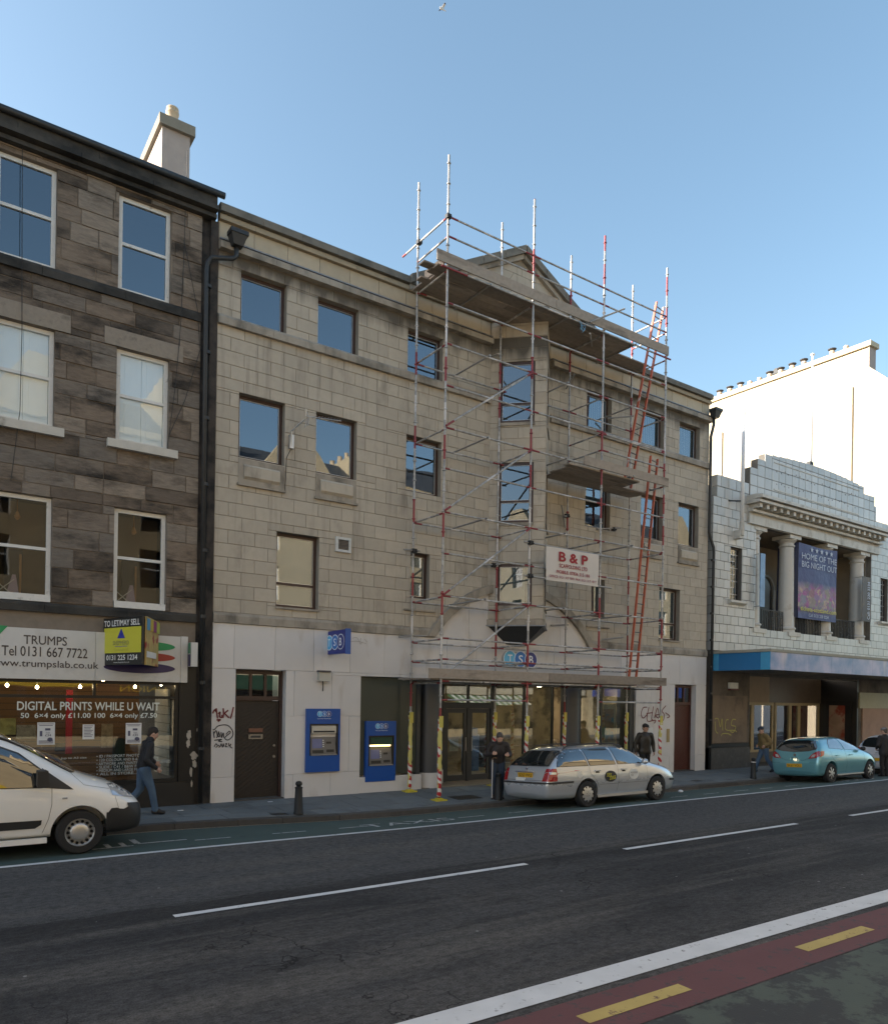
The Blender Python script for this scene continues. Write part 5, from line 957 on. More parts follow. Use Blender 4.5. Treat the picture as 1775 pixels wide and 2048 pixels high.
# ================================================================ the rest of the terrace, off the left of the frame; it shades the street
for k, (x0, x1, hgt, lab) in enumerate(((-15.5, -3.02, 13.4, 'plain stone tenement adjoining the sooty tenement above the photo shop'), (-29, -15.52, 14.0, 'taller stone tenement two doors along from the photo shop'), (-48, -29.02, 13.2, 'long stone tenement at the far end of the terrace'))):
    t = thing('terrace_house', ((x0 + x1) / 2, YF + 4, 0), lab, 'building'); n = int((x1 - x0) / 2.6); tw = []
    for q in range(n):
        xa = x0 + (x1 - x0) * (q + .5) / n - .5
        for z in (4.3, 7.7, 10.9): tw.append((xa, xa + 1.02, z, z + 1.9))
    obj('wall', holed(MB(), x0 + .01, x1 - .01, -.1, hgt, tw + [(x0 + .6, x1 - .6, .6, 2.7)], YF, YF + .4, grow=0), mSoot, t); obj('core', MB().box(x0 + .02, x1 - .02, YF + 1.5, YF + 8, -.1, hgt), MATS['tenement_core'], t); obj('shop_pane', MB().box(x0 + .6, x1 - .6, YF + .15, YF + .16, .6, 2.7), gShop, t); obj('fascia', MB().box(x0 + .4, x1 - .4, YF - .12, YF - .003, 2.75, 3.5), mFas, t)
    for a_, b_, c_, d_ in tw: w = obj('window', MB().box(a_, a_ + .07, YF + .1, YF + .18, c_, d_).box(b_ - .07, b_, YF + .1, YF + .18, c_, d_).box(a_ + .07, b_ - .07, YF + .1, YF + .18, (c_ + d_) / 2 - .03, (c_ + d_) / 2 + .03), mWhiteF, t); obj('pane', MB().box(a_ + .06, b_ - .06, YF + .13, YF + .135, c_, d_), gTop, w)
    obj('cornice', MB().box(x0 + .01, x1 - .01, YF - .25, YF + .4, hgt + .003, hgt + .25), mSootTrim, t); obj('roof', MB().prism([(x0, YF - .1, hgt + .255), (x0, YF + 4.5, hgt + 1.6), (x0, YF + 9, hgt + .255)], (x1 - x0, 0, 0)), MATS['slate_roof'], t)
# ================================================================ houses on the other side, behind the camera, mirrored in the glass
YO = -3.0; mOch = M('ochre_stone', (.42, .33, .2), .85, var=.2, scale=1.5, rnd=.1); mOch2 = M('pale_stone_front', (.46, .38, .25), .85, var=.2, scale=1.5); mSl = MATS['slate_roof']
random.seed(9)
for i, (x0, x1, hgt, m, lab) in enumerate(((-16, -2, 12.5, mOch2, 'pale sunlit tenement across the street from the photo shop'), (-2, 10.5, 14.3, mOch, 'ochre sunlit tenement across the street with a yellow shop sign'), (10.5, 22, 13.4, mOch2, 'pale tenement across the street with tall gable chimney'), (22, 38, 14.2, mOch, 'ochre tenement across the street with a striped awning'), (38, 56, 13.8, mOch2, 'pale tenement across the street beyond the awning shop'))):
    t = thing('opposite_tenement', ((x0 + x1) / 2, YO - 4, 0), lab, 'building', None); n = int((x1 - x0) / 2.7); wo2 = []
    for k in range(n):
        xa = x0 + (x1 - x0) * (k + .5) / n - .5
        for z in (4.6, 7.4, 10.0): wo2.append((xa, xa + 1.0, z, z + 1.75))
    so2 = [(x0 + .5, x1 - .5, .5, 2.7)]
    obj('front_wall', holed(MB(), x0 + .01, x1 - .01, 0, hgt, wo2 + so2, YO - .4, YO, grow=0), m, t); obj('room_backing', MB().box(x0 + .3, x1 - .3, YO - 1.2, YO - 1.1, 0, hgt - .5), mDarkRoom, t)
    for a, b, c, d in wo2:
        w = obj('window', MB().box(a, a + .06, YO - .2, YO - .12, c, d).box(b - .06, b, YO - .2, YO - .12, c, d).box(a + .06, b - .06, YO - .2, YO - .12, (c + d) / 2 - .03, (c + d) / 2 + .03), mWhiteF, t); obj('pane', MB().box(a + .05, b - .05, YO - .17, YO - .165, c, d), gTop, w)
    obj('shop_window', MB().box(x0 + .5, x1 - .5, YO - .2, YO - .19, .5, 2.7), gTop, t); obj('eaves', MB().box(x0 + .01, x1 - .01, YO - .4, YO + .25, hgt + .003, hgt + .25), m, t); obj('roof', MB().prism([(x0, YO + .2, hgt + .255), (x0, YO - 5, hgt + 3.2), (x0, YO - 10, hgt + .255)], (x1 - x0, 0, 0)), mSl, t)
    obj('gable_stack', MB().box(x1 - .9, x1 - .1, YO - 7, YO - .6, hgt - 1, hgt + 3.4), m, t); obj('front_gable', MB().prism([((x0 + x1) / 2 - 2.4, YO - .3, hgt + .255), ((x0 + x1) / 2 + 2.4, YO - .3, hgt + .255), ((x0 + x1) / 2 + .5, YO - .3, hgt + 2.7), ((x0 + x1) / 2 - .5, YO - .3, hgt + 2.7)], (0, .4, 0)), m, t)
    for k in range(7): obj('chimney_pot', MB().lathe([(.16, 0), (.14, .5), (.16, .55)], (x1 - .5, YO - 6.6 + k * .95, hgt + 3.4), 10), mPot, t)
    fm = (M('fascia_red', (.35, .02, .03), .5), M('fascia_yellow', (.6, .4, .02), .5), M('fascia_green', (.03, .07, .045), .5), M('fascia_cream', (.5, .45, .35), .5), M('fascia_blue', (.03, .06, .25), .5))[i]
    obj('shop_fascia', MB().box(x0 + .4, x1 - .4, YO + .003, YO + .15, 2.75, 3.5), fm, t)
    if i == 1:
        obj('shop_panel', MB().box(6.6, 9.8, YO + .2, YO + .3, 2.4, 3.3), mBlk, t); text(t, 'WESTERN\nUNION', (9.6, YO + .305, 2.55), (-2.8, 0, 0), (0, 0, .6), fm, off=.006)
    if i == 3:
        for k in range(24):
            xa = 27 + k * .25; obj('awning_stripe', MB().prism([(xa, YO + .02, 2.7), (xa + .25, YO + .02, 2.7), (xa + .25, YO + 1.2, 2.1), (xa, YO + 1.2, 2.1)], (0, 0, .01)), M('awning_white', (.65, .66, .6), .7) if k % 2 else M('awning_green', (.03, .14, .06), .7), t)
# gull high above the roofs
d = ray(884, 17); gp_ = Vector((0, 0, H)) + d * 44
gl = thing('gull', gp_, 'white bird with dark wing tips flying high in the clear sky', 'bird'); mb = MB(); mG = M('bird_white', (.75, .74, .72), .7); mGd = M('bird_dark', (.08, .09, .13), .7)
obj('body', MB().lathe([(.0, -.2), (.035, -.16), (.06, -.08), (.065, 0), (.05, .09), (.02, .15), (.035, .18), (.03, .215), (.0, .24)], (0, 0, 0), 12, 'X'), mG, gl, world=False, smooth=True)
for s in (-1, 1):
    obj('wing', MB().prism([(-.07, s * .04, .03), (.08, s * .04, .03), (.1, s * .2, .14), (-.03, s * .2, .14)], (0, 0, .012)), mG, gl, world=False); obj('wing_tip', MB().prism([(-.03, s * .2, .14), (.1, s * .2, .14), (-.02, s * .36, .10)], (0, 0, .01)), mGd, gl, world=False)
obj('beak', MB().lathe([(.014, .235), (.004, .29)], (0, 0, 0), 8, 'X'), M('beak', (.4, .25, .05), .5), gl, world=False)
# ================================================================ scaffolding
scaf = thing('scaffolding', (14.6, 15.9, 0), 'tall tube scaffolding with timber decks in front of the bank building', 'scaffolding')
SXs = (10.5, 13.28, 15.95, 18.67); Yf, Yb = 15.2, 16.55
def tubem(name, ends, base, isl=False):
    m, nt, b, N, L = nodes(name); o = obj_(nt); sx = N('ShaderNodeSeparateXYZ'); L(o, sx.inputs[0]); r = rnd_(nt); z = sx.outputs[2]; p = pos_(nt)
    grey = mix_(nt, ramp_(nt, noise_(nt, p, 9, 5), .35, .65), (.24, .235, .23), (.42, .415, .405)); red = mix_(nt, noise_(nt, p, 14, 3), (.27, .035, .042), (.19, .035, .04)); wh = (.52, .5, .49)
    if ends:   # ledgers: red ends, a white band near the middle, bare galvanised tube between
        e = math_(nt, 'GREATER_THAN', math_(nt, 'ABSOLUTE', math_(nt, 'SUBTRACT', z, .5)), math_(nt, 'MULTIPLY_ADD', r, .06, .40)); w = math_(nt, 'LESS_THAN', math_(nt, 'ABSOLUTE', math_(nt, 'SUBTRACT', z, math_(nt, 'MULTIPLY_ADD', r, .1, .44))), .05); c = mix_(nt, e, mix_(nt, w, grey, wh), red)
    else:      # standards: painted in random bands along their length
        wn_ = N('ShaderNodeTexWhiteNoise'); wn_.noise_dimensions = '1D'; L(math_(nt, 'FLOOR', math_(nt, 'ADD', math_(nt, 'MULTIPLY', z, 1.05), math_(nt, 'MULTIPLY', r, 37))), wn_.inputs['W'])
        v = wn_.outputs['Value']; fr = math_(nt, 'FRACT', math_(nt, 'ADD', math_(nt, 'MULTIPLY', z, 1.05), math_(nt, 'MULTIPLY', r, 37)))
        c = mix_(nt, math_(nt, 'MULTIPLY', math_(nt, 'GREATER_THAN', v, .52), math_(nt, 'LESS_THAN', fr, .62)), grey, red); c = mix_(nt, math_(nt, 'MULTIPLY', math_(nt, 'LESS_THAN', v, .2), math_(nt, 'LESS_THAN', fr, .45)), c, wh)
    c = mix_(nt, ramp_(nt, noise_(nt, p, 20, 4), .62, .7), c, (.14, .13, .125)); L(c, b.inputs['Base Color']); b.inputs['Roughness'].default_value = .45; b.inputs['Metallic'].default_value = .25; return m
mStd = tubem('standard_tube', False, 0); mLed = tubem('ledger_tube', True, 0); mGalv = M('galvanised_tube', (.3, .295, .285), .45, .4, var=.3, scale=8)
sm_ = MB().tube([(0, 0, 0), (0, 0, 15.7)], .0285, 12)
for k in range(31): z = .48 + k * .5; sm_.lathe([(.030, z), (.047, z + .008), (.047, z + .03), (.030, z + .04)], (0, 0, 0), 12, cap=False)
std = autosmooth(sm_.mesh('standard', mStd), 50); random.seed(21)
def tapem():
    m, nt, b, N, L = nodes('hazard_tape'); o = obj_(nt); sx = N('ShaderNodeSeparateXYZ'); L(o, sx.inputs[0]); an = math_(nt, 'DIVIDE', math_(nt, 'ARCTAN2', sx.outputs[1], sx.outputs[0]), 2 * PI); ri = rnd_(nt)
    w = math_(nt, 'ADD', math_(nt, 'MULTIPLY', sx.outputs[2], 5.2), math_(nt, 'ADD', an, math_(nt, 'MULTIPLY', noise_(nt, o, 3.5, 2), 1.6)))
    fr = math_(nt, 'FRACT', w); c = mix_(nt, math_(nt, 'LESS_THAN', fr, .42), (.62, .6, .56), (.42, .02, .03)); nz = math_(nt, 'ADD', noise_(nt, o, 4, 3, .5, (1, 1, .6)), math_(nt, 'MULTIPLY', ri, .12)); c = mix_(nt, math_(nt, 'GREATER_THAN', nz, .60), c, (.52, .46, .14)); L(c, b.inputs['Base Color']); b.inputs['Roughness'].default_value = .4; return m
mTape = tapem(); mFoam = M('yellow_foam', (.5, .44, .1), .8, var=.1); mBP_ = M('yellow_base_plate', (.5, .42, .04), .6, var=.15)
for Y in (Yf, Yb):
    for i, X in enumerate(SXs):
        g = zpave(X, Y); link(bpy.data.objects.new('standard', std), scaf, True, Matrix.Translation((X, Y, g + .06)))
        mb = MB(); pts, rr = [], []
        for k in range(24): z = .1 + k * .082; pts.append((random.uniform(-.008, .008), random.uniform(-.008, .008), z)); rr.append(random.uniform(.046, .062))
        me = mb.tube(pts, rr, 10).mesh('tape_sleeve', mTape, True); link(bpy.data.objects.new('tape_sleeve', me), scaf, True, Matrix.Translation((X, Y, g)))
        obj('foam_cap', MB().box(X - .055, X + .05, Y - .06, Y - .036, g + 1.78, g + 2.06), mFoam, scaf)
        if Y == Yf or i in (0, 1): obj('base_plate', MB().box(X - .16, X + .16, Y - .13, Y + .13, g - .01, g + .03).box(X - .08, X + .08, Y - .06, Y + .06, g + .03, g + .06), mBP_, scaf)
LZ = [14.25, 13.77, 12.15, 11.15, 10.13, 9.1, 8.1, 7.03, 6.02, 4.98, 3.95, 3.44, 2.90, 2.44]
for z in LZ:
    for i in range(3):
        if z in (6.02, 10.13) and i == 2 and z < 7: pass
        if z == 2.44 and i == 1: continue
        tube_obj('ledger', (SXs[i] + .03, Yf, z), (SXs[i + 1] - .03, Yf, z), .024, mLed, scaf)
tube_obj('ledger', (SXs[0] - .2, Yf - .05, 12.96), (SXs[3] + .15, Yf - .05, 12.96), .025, mLed, scaf)
for z in (12.98, 11.12, 9.05, 7.0, 4.95, 3.9, 3.4, 2.88):
    for i in range(3): tube_obj('ledger', (SXs[i] + .03, Yb, z), (SXs[i + 1] - .03, Yb, z), .024, mLed, scaf)
for z in (12.92, 11.12, 9.05, 7.0, 4.95, 3.92, 3.42, 2.85):
    for i, X in enumerate(SXs): tube_obj('transom', (X, Yf + .03, z), (X, Yb - .03, z), .024, mLed, scaf)
    for i in range(3):
        X = (SXs[i] + SXs[i + 1]) / 2 - .1
        if z not in (3.92, 3.42): tube_obj('transom', (X, Yf - .1, z + .05), (X, Yb + .15, z + .05), .024, mGalv, scaf)
for z in (13.75, 14.24): tube_obj('guard_rail', (SXs[0], Yf, z), (SXs[0], Yb + (.75 if z > 14 else 0), z), .025, mLed, scaf); tube_obj('guard_rail', (SXs[3], Yf, z), (SXs[3], Yb, z), .025, mLed, scaf)
for z in (9.63, 10.1): tube_obj('guard_rail', (SXs[2], Yf, z), (SXs[2], Yb, z), .024, mLed, scaf); tube_obj('guard_rail', (SXs[2], Yf, z), (SXs[3], Yf, z - .02), .024, mLed, scaf)
for z0, z1 in ((9.12, 11.15), (7.05, 9.1), (5.0, 7.03), (3.0, 4.98)): tube_obj('brace', (SXs[0], Yf - .05, z0), (SXs[1], Yf - .05, z1), .026, mLed, scaf)
for (x0, y0, z0), (x1, y1, z1) in (((10.0, 16.2, 6.2), (10.75, 16.65, 6.32)), ((13.0, 16.7, 12.0), (12.7, 15.9, 11.75)), ((12.9, 16.72, 6.2), (13.35, 16.5, 6.25)), ((15.6, 16.3, 7.9), (16.15, 16.75, 8.05)), ((15.75, 16.6, 8.3), (16.05, 16.75, 7.7)), ((17.4, 16.75, 7.85), (18.2, 16.5, 7.95)), ((15.5, 16.72, 4.7), (16.1, 16.6, 4.75)), ((17.7, 16.72, 4.4), (18.4, 16.5, 4.5)), ((16.0, 16.74, 11.9), (15.8, 16.2, 12.1)), ((17.8, 16.74, 11.4), (18.5, 16.3, 11.5)), ((10.2, 16.7, 4.05), (10.9, 16.5, 4.1)), ((15.1, 14.9, 12.6), (16.3, 16.0, 13.0)), ((15.3, 15.1, 13.05), (16.25, 14.7, 13.55))): tube_obj('tie_tube', (x0, y0, z0), (x1, y1, z1), .024, mGalv, scaf)
# couplers where the tie tubes grip
for X, Y, z in ((10.46, 16.45, 6.26), (13.2, 16.6, 6.22), (15.92, 16.55, 8.0), (18.0, 16.6, 7.9), (13.25, 15.12, 6.62), (13.25, 15.12, 5.74), (10.5, 16.5, 14.24), (10.5, 15.2, 14.24)): obj('coupler', MB().box(X - .06, X + .06, Y - .06, Y + .05, z - .05, z + .05).tube([(X + .03, Y - .1, z - .03), (X + .03, Y + .06, z + .07)], .014, 6), mIron, scaf)
mBoard = M('scaffold_timber', (.27, .23, .19), .9, var=.3, scale=9, rnd=.22, bump=.3, dark=(.09, .07, .055), darkth=(.55, .75), dscale=3, dsx=(.2, 1, 1))
def board(x0, x1, y, z, w=.225, t=.038): obj('scaffold_board', MB().box(x0, x1, y, y + w - .008, z, z + t), mBoard, scaf)
def deck(x0, x1, z, hole=None):
    for r in range(6):
        y = Yf + .02 + r * .23; x = x0 + random.uniform(-.25, .1)
        while x < x1 - .1:
            b = min(x + random.choice((2.4, 3.0, 3.9)), x1 + random.uniform(-.05, .12))
            if hole and r < 3 and b > hole: b = hole; 
            if b - x > .2: board(x, b - .01, y, z + random.uniform(0, .012))
            if hole and r < 3 and b >= hole: break
            x = b
def toe(x0, x1, z, h=.235):
    x = x0
    while x < x1 - .05: b = min(x + 3.9, x1); b = x1 if x1 - b < 1 else b; obj('toe_board', MB().box(x, b - .012, Yf - .075, Yf - .037, z, z + h), mBoard, scaf); x = b
deck(10.35, 18.75, 12.99, 17.3); toe(10.15, 18.72, 13.05, .27); obj('toe_board', MB().box(10.42, 10.458, Yf + .05, Yf + .9, 13.05, 13.28), mBoard, scaf)
deck(14.9, 18.7, 8.99, 17.6); toe(15.2, 18.8, 9.06, .25); deck(10.15, 18.7, 2.925, 17.5); toe(10.1, 18.85, 2.96, .24)
obj('spare_board', MB().box(9.95, 10.6, Yf + .2, Yf + .43, 13.06, 13.1), mBoard, scaf)
bs = thing('plywood_sheet', (14.3, 16.4, 13.1), 'pale plywood sheet leaning on the scaffold top before the pediment', 'board'); obj('sheet', MB().prism([(13.75, 16.55, 13.04), (14.5, 16.62, 13.04), (14.5, 16.75, 14.2), (13.95, 16.7, 13.95)], (0, .02, 0)), M('plywood', (.5, .4, .24), .8, var=.1), bs)  # pale upright panel standing before the pediment blocks
# blue rope knotted on the top ledger
rp = MB(); P = []
for k in range(40): a = k * .7; P.append((14.95 + .06 * math.cos(a) + .004 * k, Yf - .08 + .03 * math.sin(a * 1.3), 12.9 + .09 * math.sin(a * .8) - .004 * k))
rope = thing('rope', (15, Yf, 12.8), 'tangle of pale blue rope knotted to the top scaffold rail', 'rope'); obj('coil', rp.tube(P, .009, 5), M('rope_blue', (.14, .3, .45), .8), rope)
# ladders
mLadO = M('ladder_orange', (.44, .1, .05), .5, var=.2, scale=8, dark=(.45, .4, .38), darkth=(.62, .66), dscale=1.0); mRung = M('ladder_rung', (.12, .11, .1), .5, .3)
def ladder(A, B, w, lab):
    A, B = Vector(A), Vector(B); t = thing('ladder', A, lab, 'ladder', None); d = B - A; s = Vector((w / 2, .04, 0))
    for q in (-1, 1): obj('stile', MB().prism([A + s * q + v for v in (Vector((-.02, -.035, 0)), Vector((.02, -.035, 0)), Vector((.02, .035, 0)), Vector((-.02, .035, 0)))], d), mLadO, t)
    n = int(d.length / .29)
    for k in range(n): p = A + d * ((k + .6) / n); obj('rung', MB().tube([p - s, p + s], .016, 8), mRung, t)
ladder((17.86, 15.95, 9.03), (18.62, 15.42, 14.7), .42, 'orange ladder rising from the middle deck through the top deck of the scaffolding'); ladder((18.3, 16.02, 2.97), (18.68, 15.6, 10.05), .42, 'orange ladder rising from the lowest deck to the middle deck of the scaffolding')
# company banner
for z in (6.62, 5.74): tube_obj('banner_rail', (13.05, Yf - .06, z), (16.35, Yf - .06, z - .02), .025, mGalv, scaf)
cb = thing('scaffolders_banner', (14.8, Yf - .1, 5.7), 'white cloth banner with red scaffolding company lettering tied to the poles', 'banner'); yb = Yf - .10
g = MB(); nx = 16; nz = 8; x0, x1, z0, z1 = 13.80, 15.78, 5.70, 6.60
for i in range(nx + 1):
    for j in range(nz + 1): u, v = i / nx, j / nz; g.v.append((x0 + (x1 - x0) * u, yb + .012 * math.sin(9 * u + 2 * v), z0 + (z1 - z0) * v))
for i in range(nx):
    for j in range(nz): q = i * (nz + 1) + j; g.f.append([q, q + nz + 1, q + nz + 2, q + 1]); g.m.append(0)
obj('cloth', g, M('banner_cloth', (.58, .54, .50), .8, var=.06, scale=3), cb, smooth=True); mBR = M('banner_red_ink', (.28, .015, .02), .7)
def cbt(s, u0, u1, v0, v1, bold): text(cb, s, (x0 + (x1 - x0) * u0, yb - .016, z0 + (z1 - z0) * v0), ((x1 - x0) * (u1 - u0), 0, 0), (0, 0, (z1 - z0) * (v1 - v0)), mBR, bold=bold)
cbt('B & P', .22, .78, .60, .90, .05); cbt('SCAFFOLDING LTD', .23, .77, .42, .54, .03); cbt('MOBILE: 07836 315 186', .18, .82, .24, .34, .025); cbt('OFFICE: 0131 317 7091 FAX: 0131 317 1017', .05, .95, .09, .165, .02)
# ================================================================ vehicles
def subsurf(me, lv=2):
    o = bpy.data.objects.new('t', me); COL.objects.link(o); md = o.modifiers.new('s', 'SUBSURF'); md.levels = lv; md.render_levels = lv
    dg = bpy.context.evaluated_depsgraph_get(); r = bpy.data.meshes.new_from_object(o.evaluated_get(dg)); bpy.data.objects.remove(o); return r
def carve(me, cutters):
    o = bpy.data.objects.new('t', me); COL.objects.link(o); cs = []
    for c in cutters:
        co = bpy.data.objects.new('c', c); COL.objects.link(co); cs.append(co); md = o.modifiers.new('b', 'BOOLEAN'); md.operation = 'DIFFERENCE'; md.object = co; md.solver = 'EXACT'
    dg = bpy.context.evaluated_depsgraph_get(); r = bpy.data.meshes.new_from_object(o.evaluated_get(dg)); bpy.data.objects.remove(o)
    for c in cs: bpy.data.objects.remove(c)
    return r
def shell(stations):
    """stations: (x, zb, [(y, z) ...]) half sections bottom to top centre, mirrored and capped"""
    mb = MB(); n = len(stations[0][1]); ring = 2 * n - 2
    for x, pr in stations:
        for y, z in pr: mb.v.append((x, -y, z))
        for y, z in pr[-2:0:-1]: mb.v.append((x, y, z))
    for i in range(len(stations) - 1):
        for j in range(ring): k = (j + 1) % ring; mb.f.append([i * ring + j, i * ring + k, (i + 1) * ring + k, (i + 1) * ring + j]); mb.m.append(0)
    for i in (0, len(stations) - 1):
        b = i * ring
        for j in range(n - 1):
            l, r = b + j, b + j + 1; l2 = b + (ring - j) % ring; r2 = b + ring - j - 1 if j + 1 < n - 1 else r
            f = [l, r, r2, l2]; f = [v for q, v in enumerate(f) if v not in f[:q]]
            if len(f) > 2: mb.f.append(f); mb.m.append(0)
    return mb
RSC = 1.0
def decal(parent, bvh, outline, axis, mat, name, off=.004, step=.07, origin=3.0, side=-1, thick=0):
    """a panel laid on the body: outline in side view (x,z), rear/front view (y,z) or top view (x,y)"""
    pts = []; n = len(outline)
    for i in range(n):
        a, b = Vector(outline[i]), Vector(outline[(i + 1) % n]); k = max(1, int((b - a).length / step))
        for j in range(k): pts.append(a + (b - a) * (j / k))
    m = len(pts); edges = [(i, (i + 1) % m) for i in range(m)]; inner = []
    xs = [p.x for p in pts]; ys = [p.y for p in pts]; x = min(xs) + step * .5
    def inside(q):
        c = False
        for i in range(m):
            a, b = pts[i], pts[(i + 1) % m]
            if (a.y > q.y) != (b.y > q.y) and q.x < (b.x - a.x) * (q.y - a.y) / (b.y - a.y) + a.x: c = not c
        return c
    while x < max(xs):
        y = min(ys) + step * .5
        while y < max(ys):
            q = Vector((x, y))
            if inside(q) and min((q - p).length for p in pts) > step * .45: inner.append(q)
            y += step
        x += step
    vs, es, fs, *_ = delaunay_2d_cdt(pts + inner, edges, [list(range(m))], 1, 1e-6)
    mb = MB(); ok = []
    for v in vs:
        if axis == 'side' and v.x < 0: v = Vector((v.x * RSC, v.y))
        if axis == 'side': o, d = Vector((v.x, side * origin, v.y)), Vector((0, -side, 0))
        elif axis == 'end': o, d = Vector((side * origin * 3, v.x, v.y)), Vector((-side, 0, 0))
        else: o, d = Vector((v.x, v.y, origin)), Vector((0, 0, -1))
        h, nn, _, _ = bvh.ray_cast(o, d)
        if h is None: mb.v.append((o.x, o.y, o.z)); ok.append(False)
        else:
            if nn.dot(d) > 0: nn = -nn
            mb.v.append(tuple(h + nn * off)); ok.append(True)
    for f in fs:
        if all(ok[i] for i in f): mb.f.append(list(f)); mb.m.append(0)
    if not mb.f: return None
    return obj(name, mb, mat, parent, world=False, smooth=True)
def seam(parent, bvh, pts, axis, side, mat, w=.006, name='panel_gap'):
    P = [Vector(p) for p in pts]; out = []
    for i, p in enumerate(P):
        d = (P[min(i + 1, len(P) - 1)] - P[max(i - 1, 0)]).normalized(); out.append((p + Vector((-d.y, d.x)) * w / 2, p - Vector((-d.y, d.x)) * w / 2))
    mb = MB(); V = []
    Q = []
    for i in range(len(P) - 1):
        k = max(1, int((P[i + 1] - P[i]).length / .06))
        for j in range(k + (i == len(P) - 2)): t = j / k; Q.append((out[i][0].lerp(out[i + 1][0], t), out[i][1].lerp(out[i + 1][1], t)))
    prev = None
    for a, b in Q:
        r = []
        for v in (a, b):
            if axis == 'side' and v.x < 0: v = Vector((v.x * RSC, v.y))
            o, d = (Vector((v.x, side * 3, v.y)), Vector((0, -side, 0))) if axis == 'side' else (Vector((side * 9, v.x, v.y)), Vector((-side, 0, 0)))
            h, nn, _, _ = bvh.ray_cast(o, d); r.append(None if h is None else h - d * .003)
        if prev and None not in prev and None not in r: mb.poly([prev[0], prev[1], r[1], r[0]])
        prev = r
    if mb.f: obj(name, mb, mat, parent, world=False)
mTyre = M('tyre_rubber', (.016, .016, .017), .85, var=.2, scale=20, world=False); mWell = M('wheel_well', (.006, .006, .006), .9); mBlackP = M('black_plastic', (.022, .022, .023), .55, var=.1, world=False); mGlassC = None
def carglass():
    m, nt, b, N, L = nodes('car_glass'); b.inputs['Base Color'].default_value = (.012, .016, .018, 1); b.inputs['Roughness'].default_value = .03; b.inputs['Specular IOR Level'].default_value = .9; b.inputs['Coat Weight'].default_value = 1; b.inputs['Coat Roughness'].default_value = .01; b.inputs['Coat IOR'].default_value = 1.9; return m
mCG = carglass(); mRedL = M('tail_lamp_red', (.28, .006, .012), .15, coat=1, var=.2, scale=14, world=False); mClearL = M('lamp_clear', (.55, .57, .6), .12, .5, coat=1, var=.3, scale=10, world=False); mChrome = M('chrome', (.7, .7, .7), .15, 1, world=False); mPlate = M('plate_yellow', (.62, .36, .02), .4, var=.03, world=False); mSil = M('hub_silver', (.5, .5, .5), .35, .7, var=.1, world=False)
def wheel(parent, x, y, r, side, style):
    """tyre and rim; side -1 faces the street"""
    w = .2; y0 = y; t = obj('wheel', autosmooth(MB().lathe([(r * .64, -w / 2), (r * .7, -w / 2), (r * .93, -w / 2), (r, -w / 2 + .03), (r, w / 2 - .03), (r * .93, w / 2), (r * .7, w / 2), (r * .64, w / 2)], (x, y0, r), 32, 'Y', cap=False).mesh('tyre', mTyre), 35), None, parent, world=False)
    f = y + side * (w / 2 - .025); o = side * .012; rim = MB()
    if style == 'steel':
        rim.lathe([(r * .66, -.02 * -side), (r * .66, 0), (r * .6, o * 1.2), (r * .56, 0), (r * .5, -o * 3), (r * .43, -o * .6), (r * .36, o), (r * .2, o * 2.0), (.001, o * 2)], (x, f, r), 32, 'Y', cap=False)
    else: rim.lathe([(r * .66, -o), (r * .66, 0), (r * .62, o), (r * .5, o * 1.6), (r * .2, o * 2.2), (.001, o * 2.3)], (x, f, r), 32, 'Y', cap=False)
    ro = obj('rim', autosmooth(rim.mesh('rim', mSil), 50), None, t, world=False); hb = MB()
    if style == 'steel':
        for k in range(14): a = 2 * PI * k / 14; hb.prism(ellipse((x + r * .5 * math.cos(a), f - side * .03, r + r * .5 * math.sin(a)), .022, .022, 8), (0, side * .04, 0))
    elif style == 'cap':
        for k in range(10): a = 2 * PI * k / 10; c = Vector((x + r * .53 * math.cos(a), 0, r + r * .53 * math.sin(a))); e1 = Vector((math.cos(a), 0, math.sin(a))); e2 = Vector((-math.sin(a), 0, math.cos(a))); hb.prism([c + Vector((0, f + side * .012, 0)) + e1 * u + e2 * v for u, v in ((-.022, -.012), (.022, -.026), (.022, .026), (-.022, .012))], (0, side * .008, 0))
        for k in range(5): a = 2 * PI * k / 5 + .3; hb.prism(ellipse((x + r * .16 * math.cos(a), f + side * .022, r + r * .16 * math.sin(a)), .009, .009, 8), (0, side * .006, 0))
    else:
        for k in range(7):
            a = 2 * PI * (k + .5) / 7; e1 = Vector((math.cos(a), 0, math.sin(a))); e2 = Vector((-math.sin(a), 0, math.cos(a))); c = Vector((x, f + side * .010, r)); hb.prism([c + e1 * r * u + e2 * r * v for u, v in ((.24, -.02), (.58, -.13), (.6, 0), (.58, .13), (.24, .02))], (0, side * .018, 0))
    obj('rim_openings', hb, mWell, ro, world=False)
def arches(xs, r, w, yi=.45):
    out = []
    for x in xs:
        for s in (-1, 1):
            m = MB().lathe([(r, s * yi), (r, s * (w + .2))], (x, 0, r * .86), 36, 'Y'); out.append(m.mesh('cut', mWell))
    return out
def plate(parent, bvh, x, z, s, w=.52, h=.115, xoff=-.012, yc=0):
    h_, n_, _, _ = bvh.ray_cast(Vector((-9, yc, z)), Vector((1, 0, 0))); X = h_.x + xoff
    p = obj('number_plate', MB().box(X - .006, X + .01, yc - w / 2, yc + w / 2, z - h / 2, z + h / 2), mPlate, parent, world=False)
    text(p, s, (X - .0065, yc + w * .44, z - h * .33), (0, -w * .88, 0), (0, 0, h * .66), mBlackP, 'plate_lettering', .012, world=False, off=.002); return X
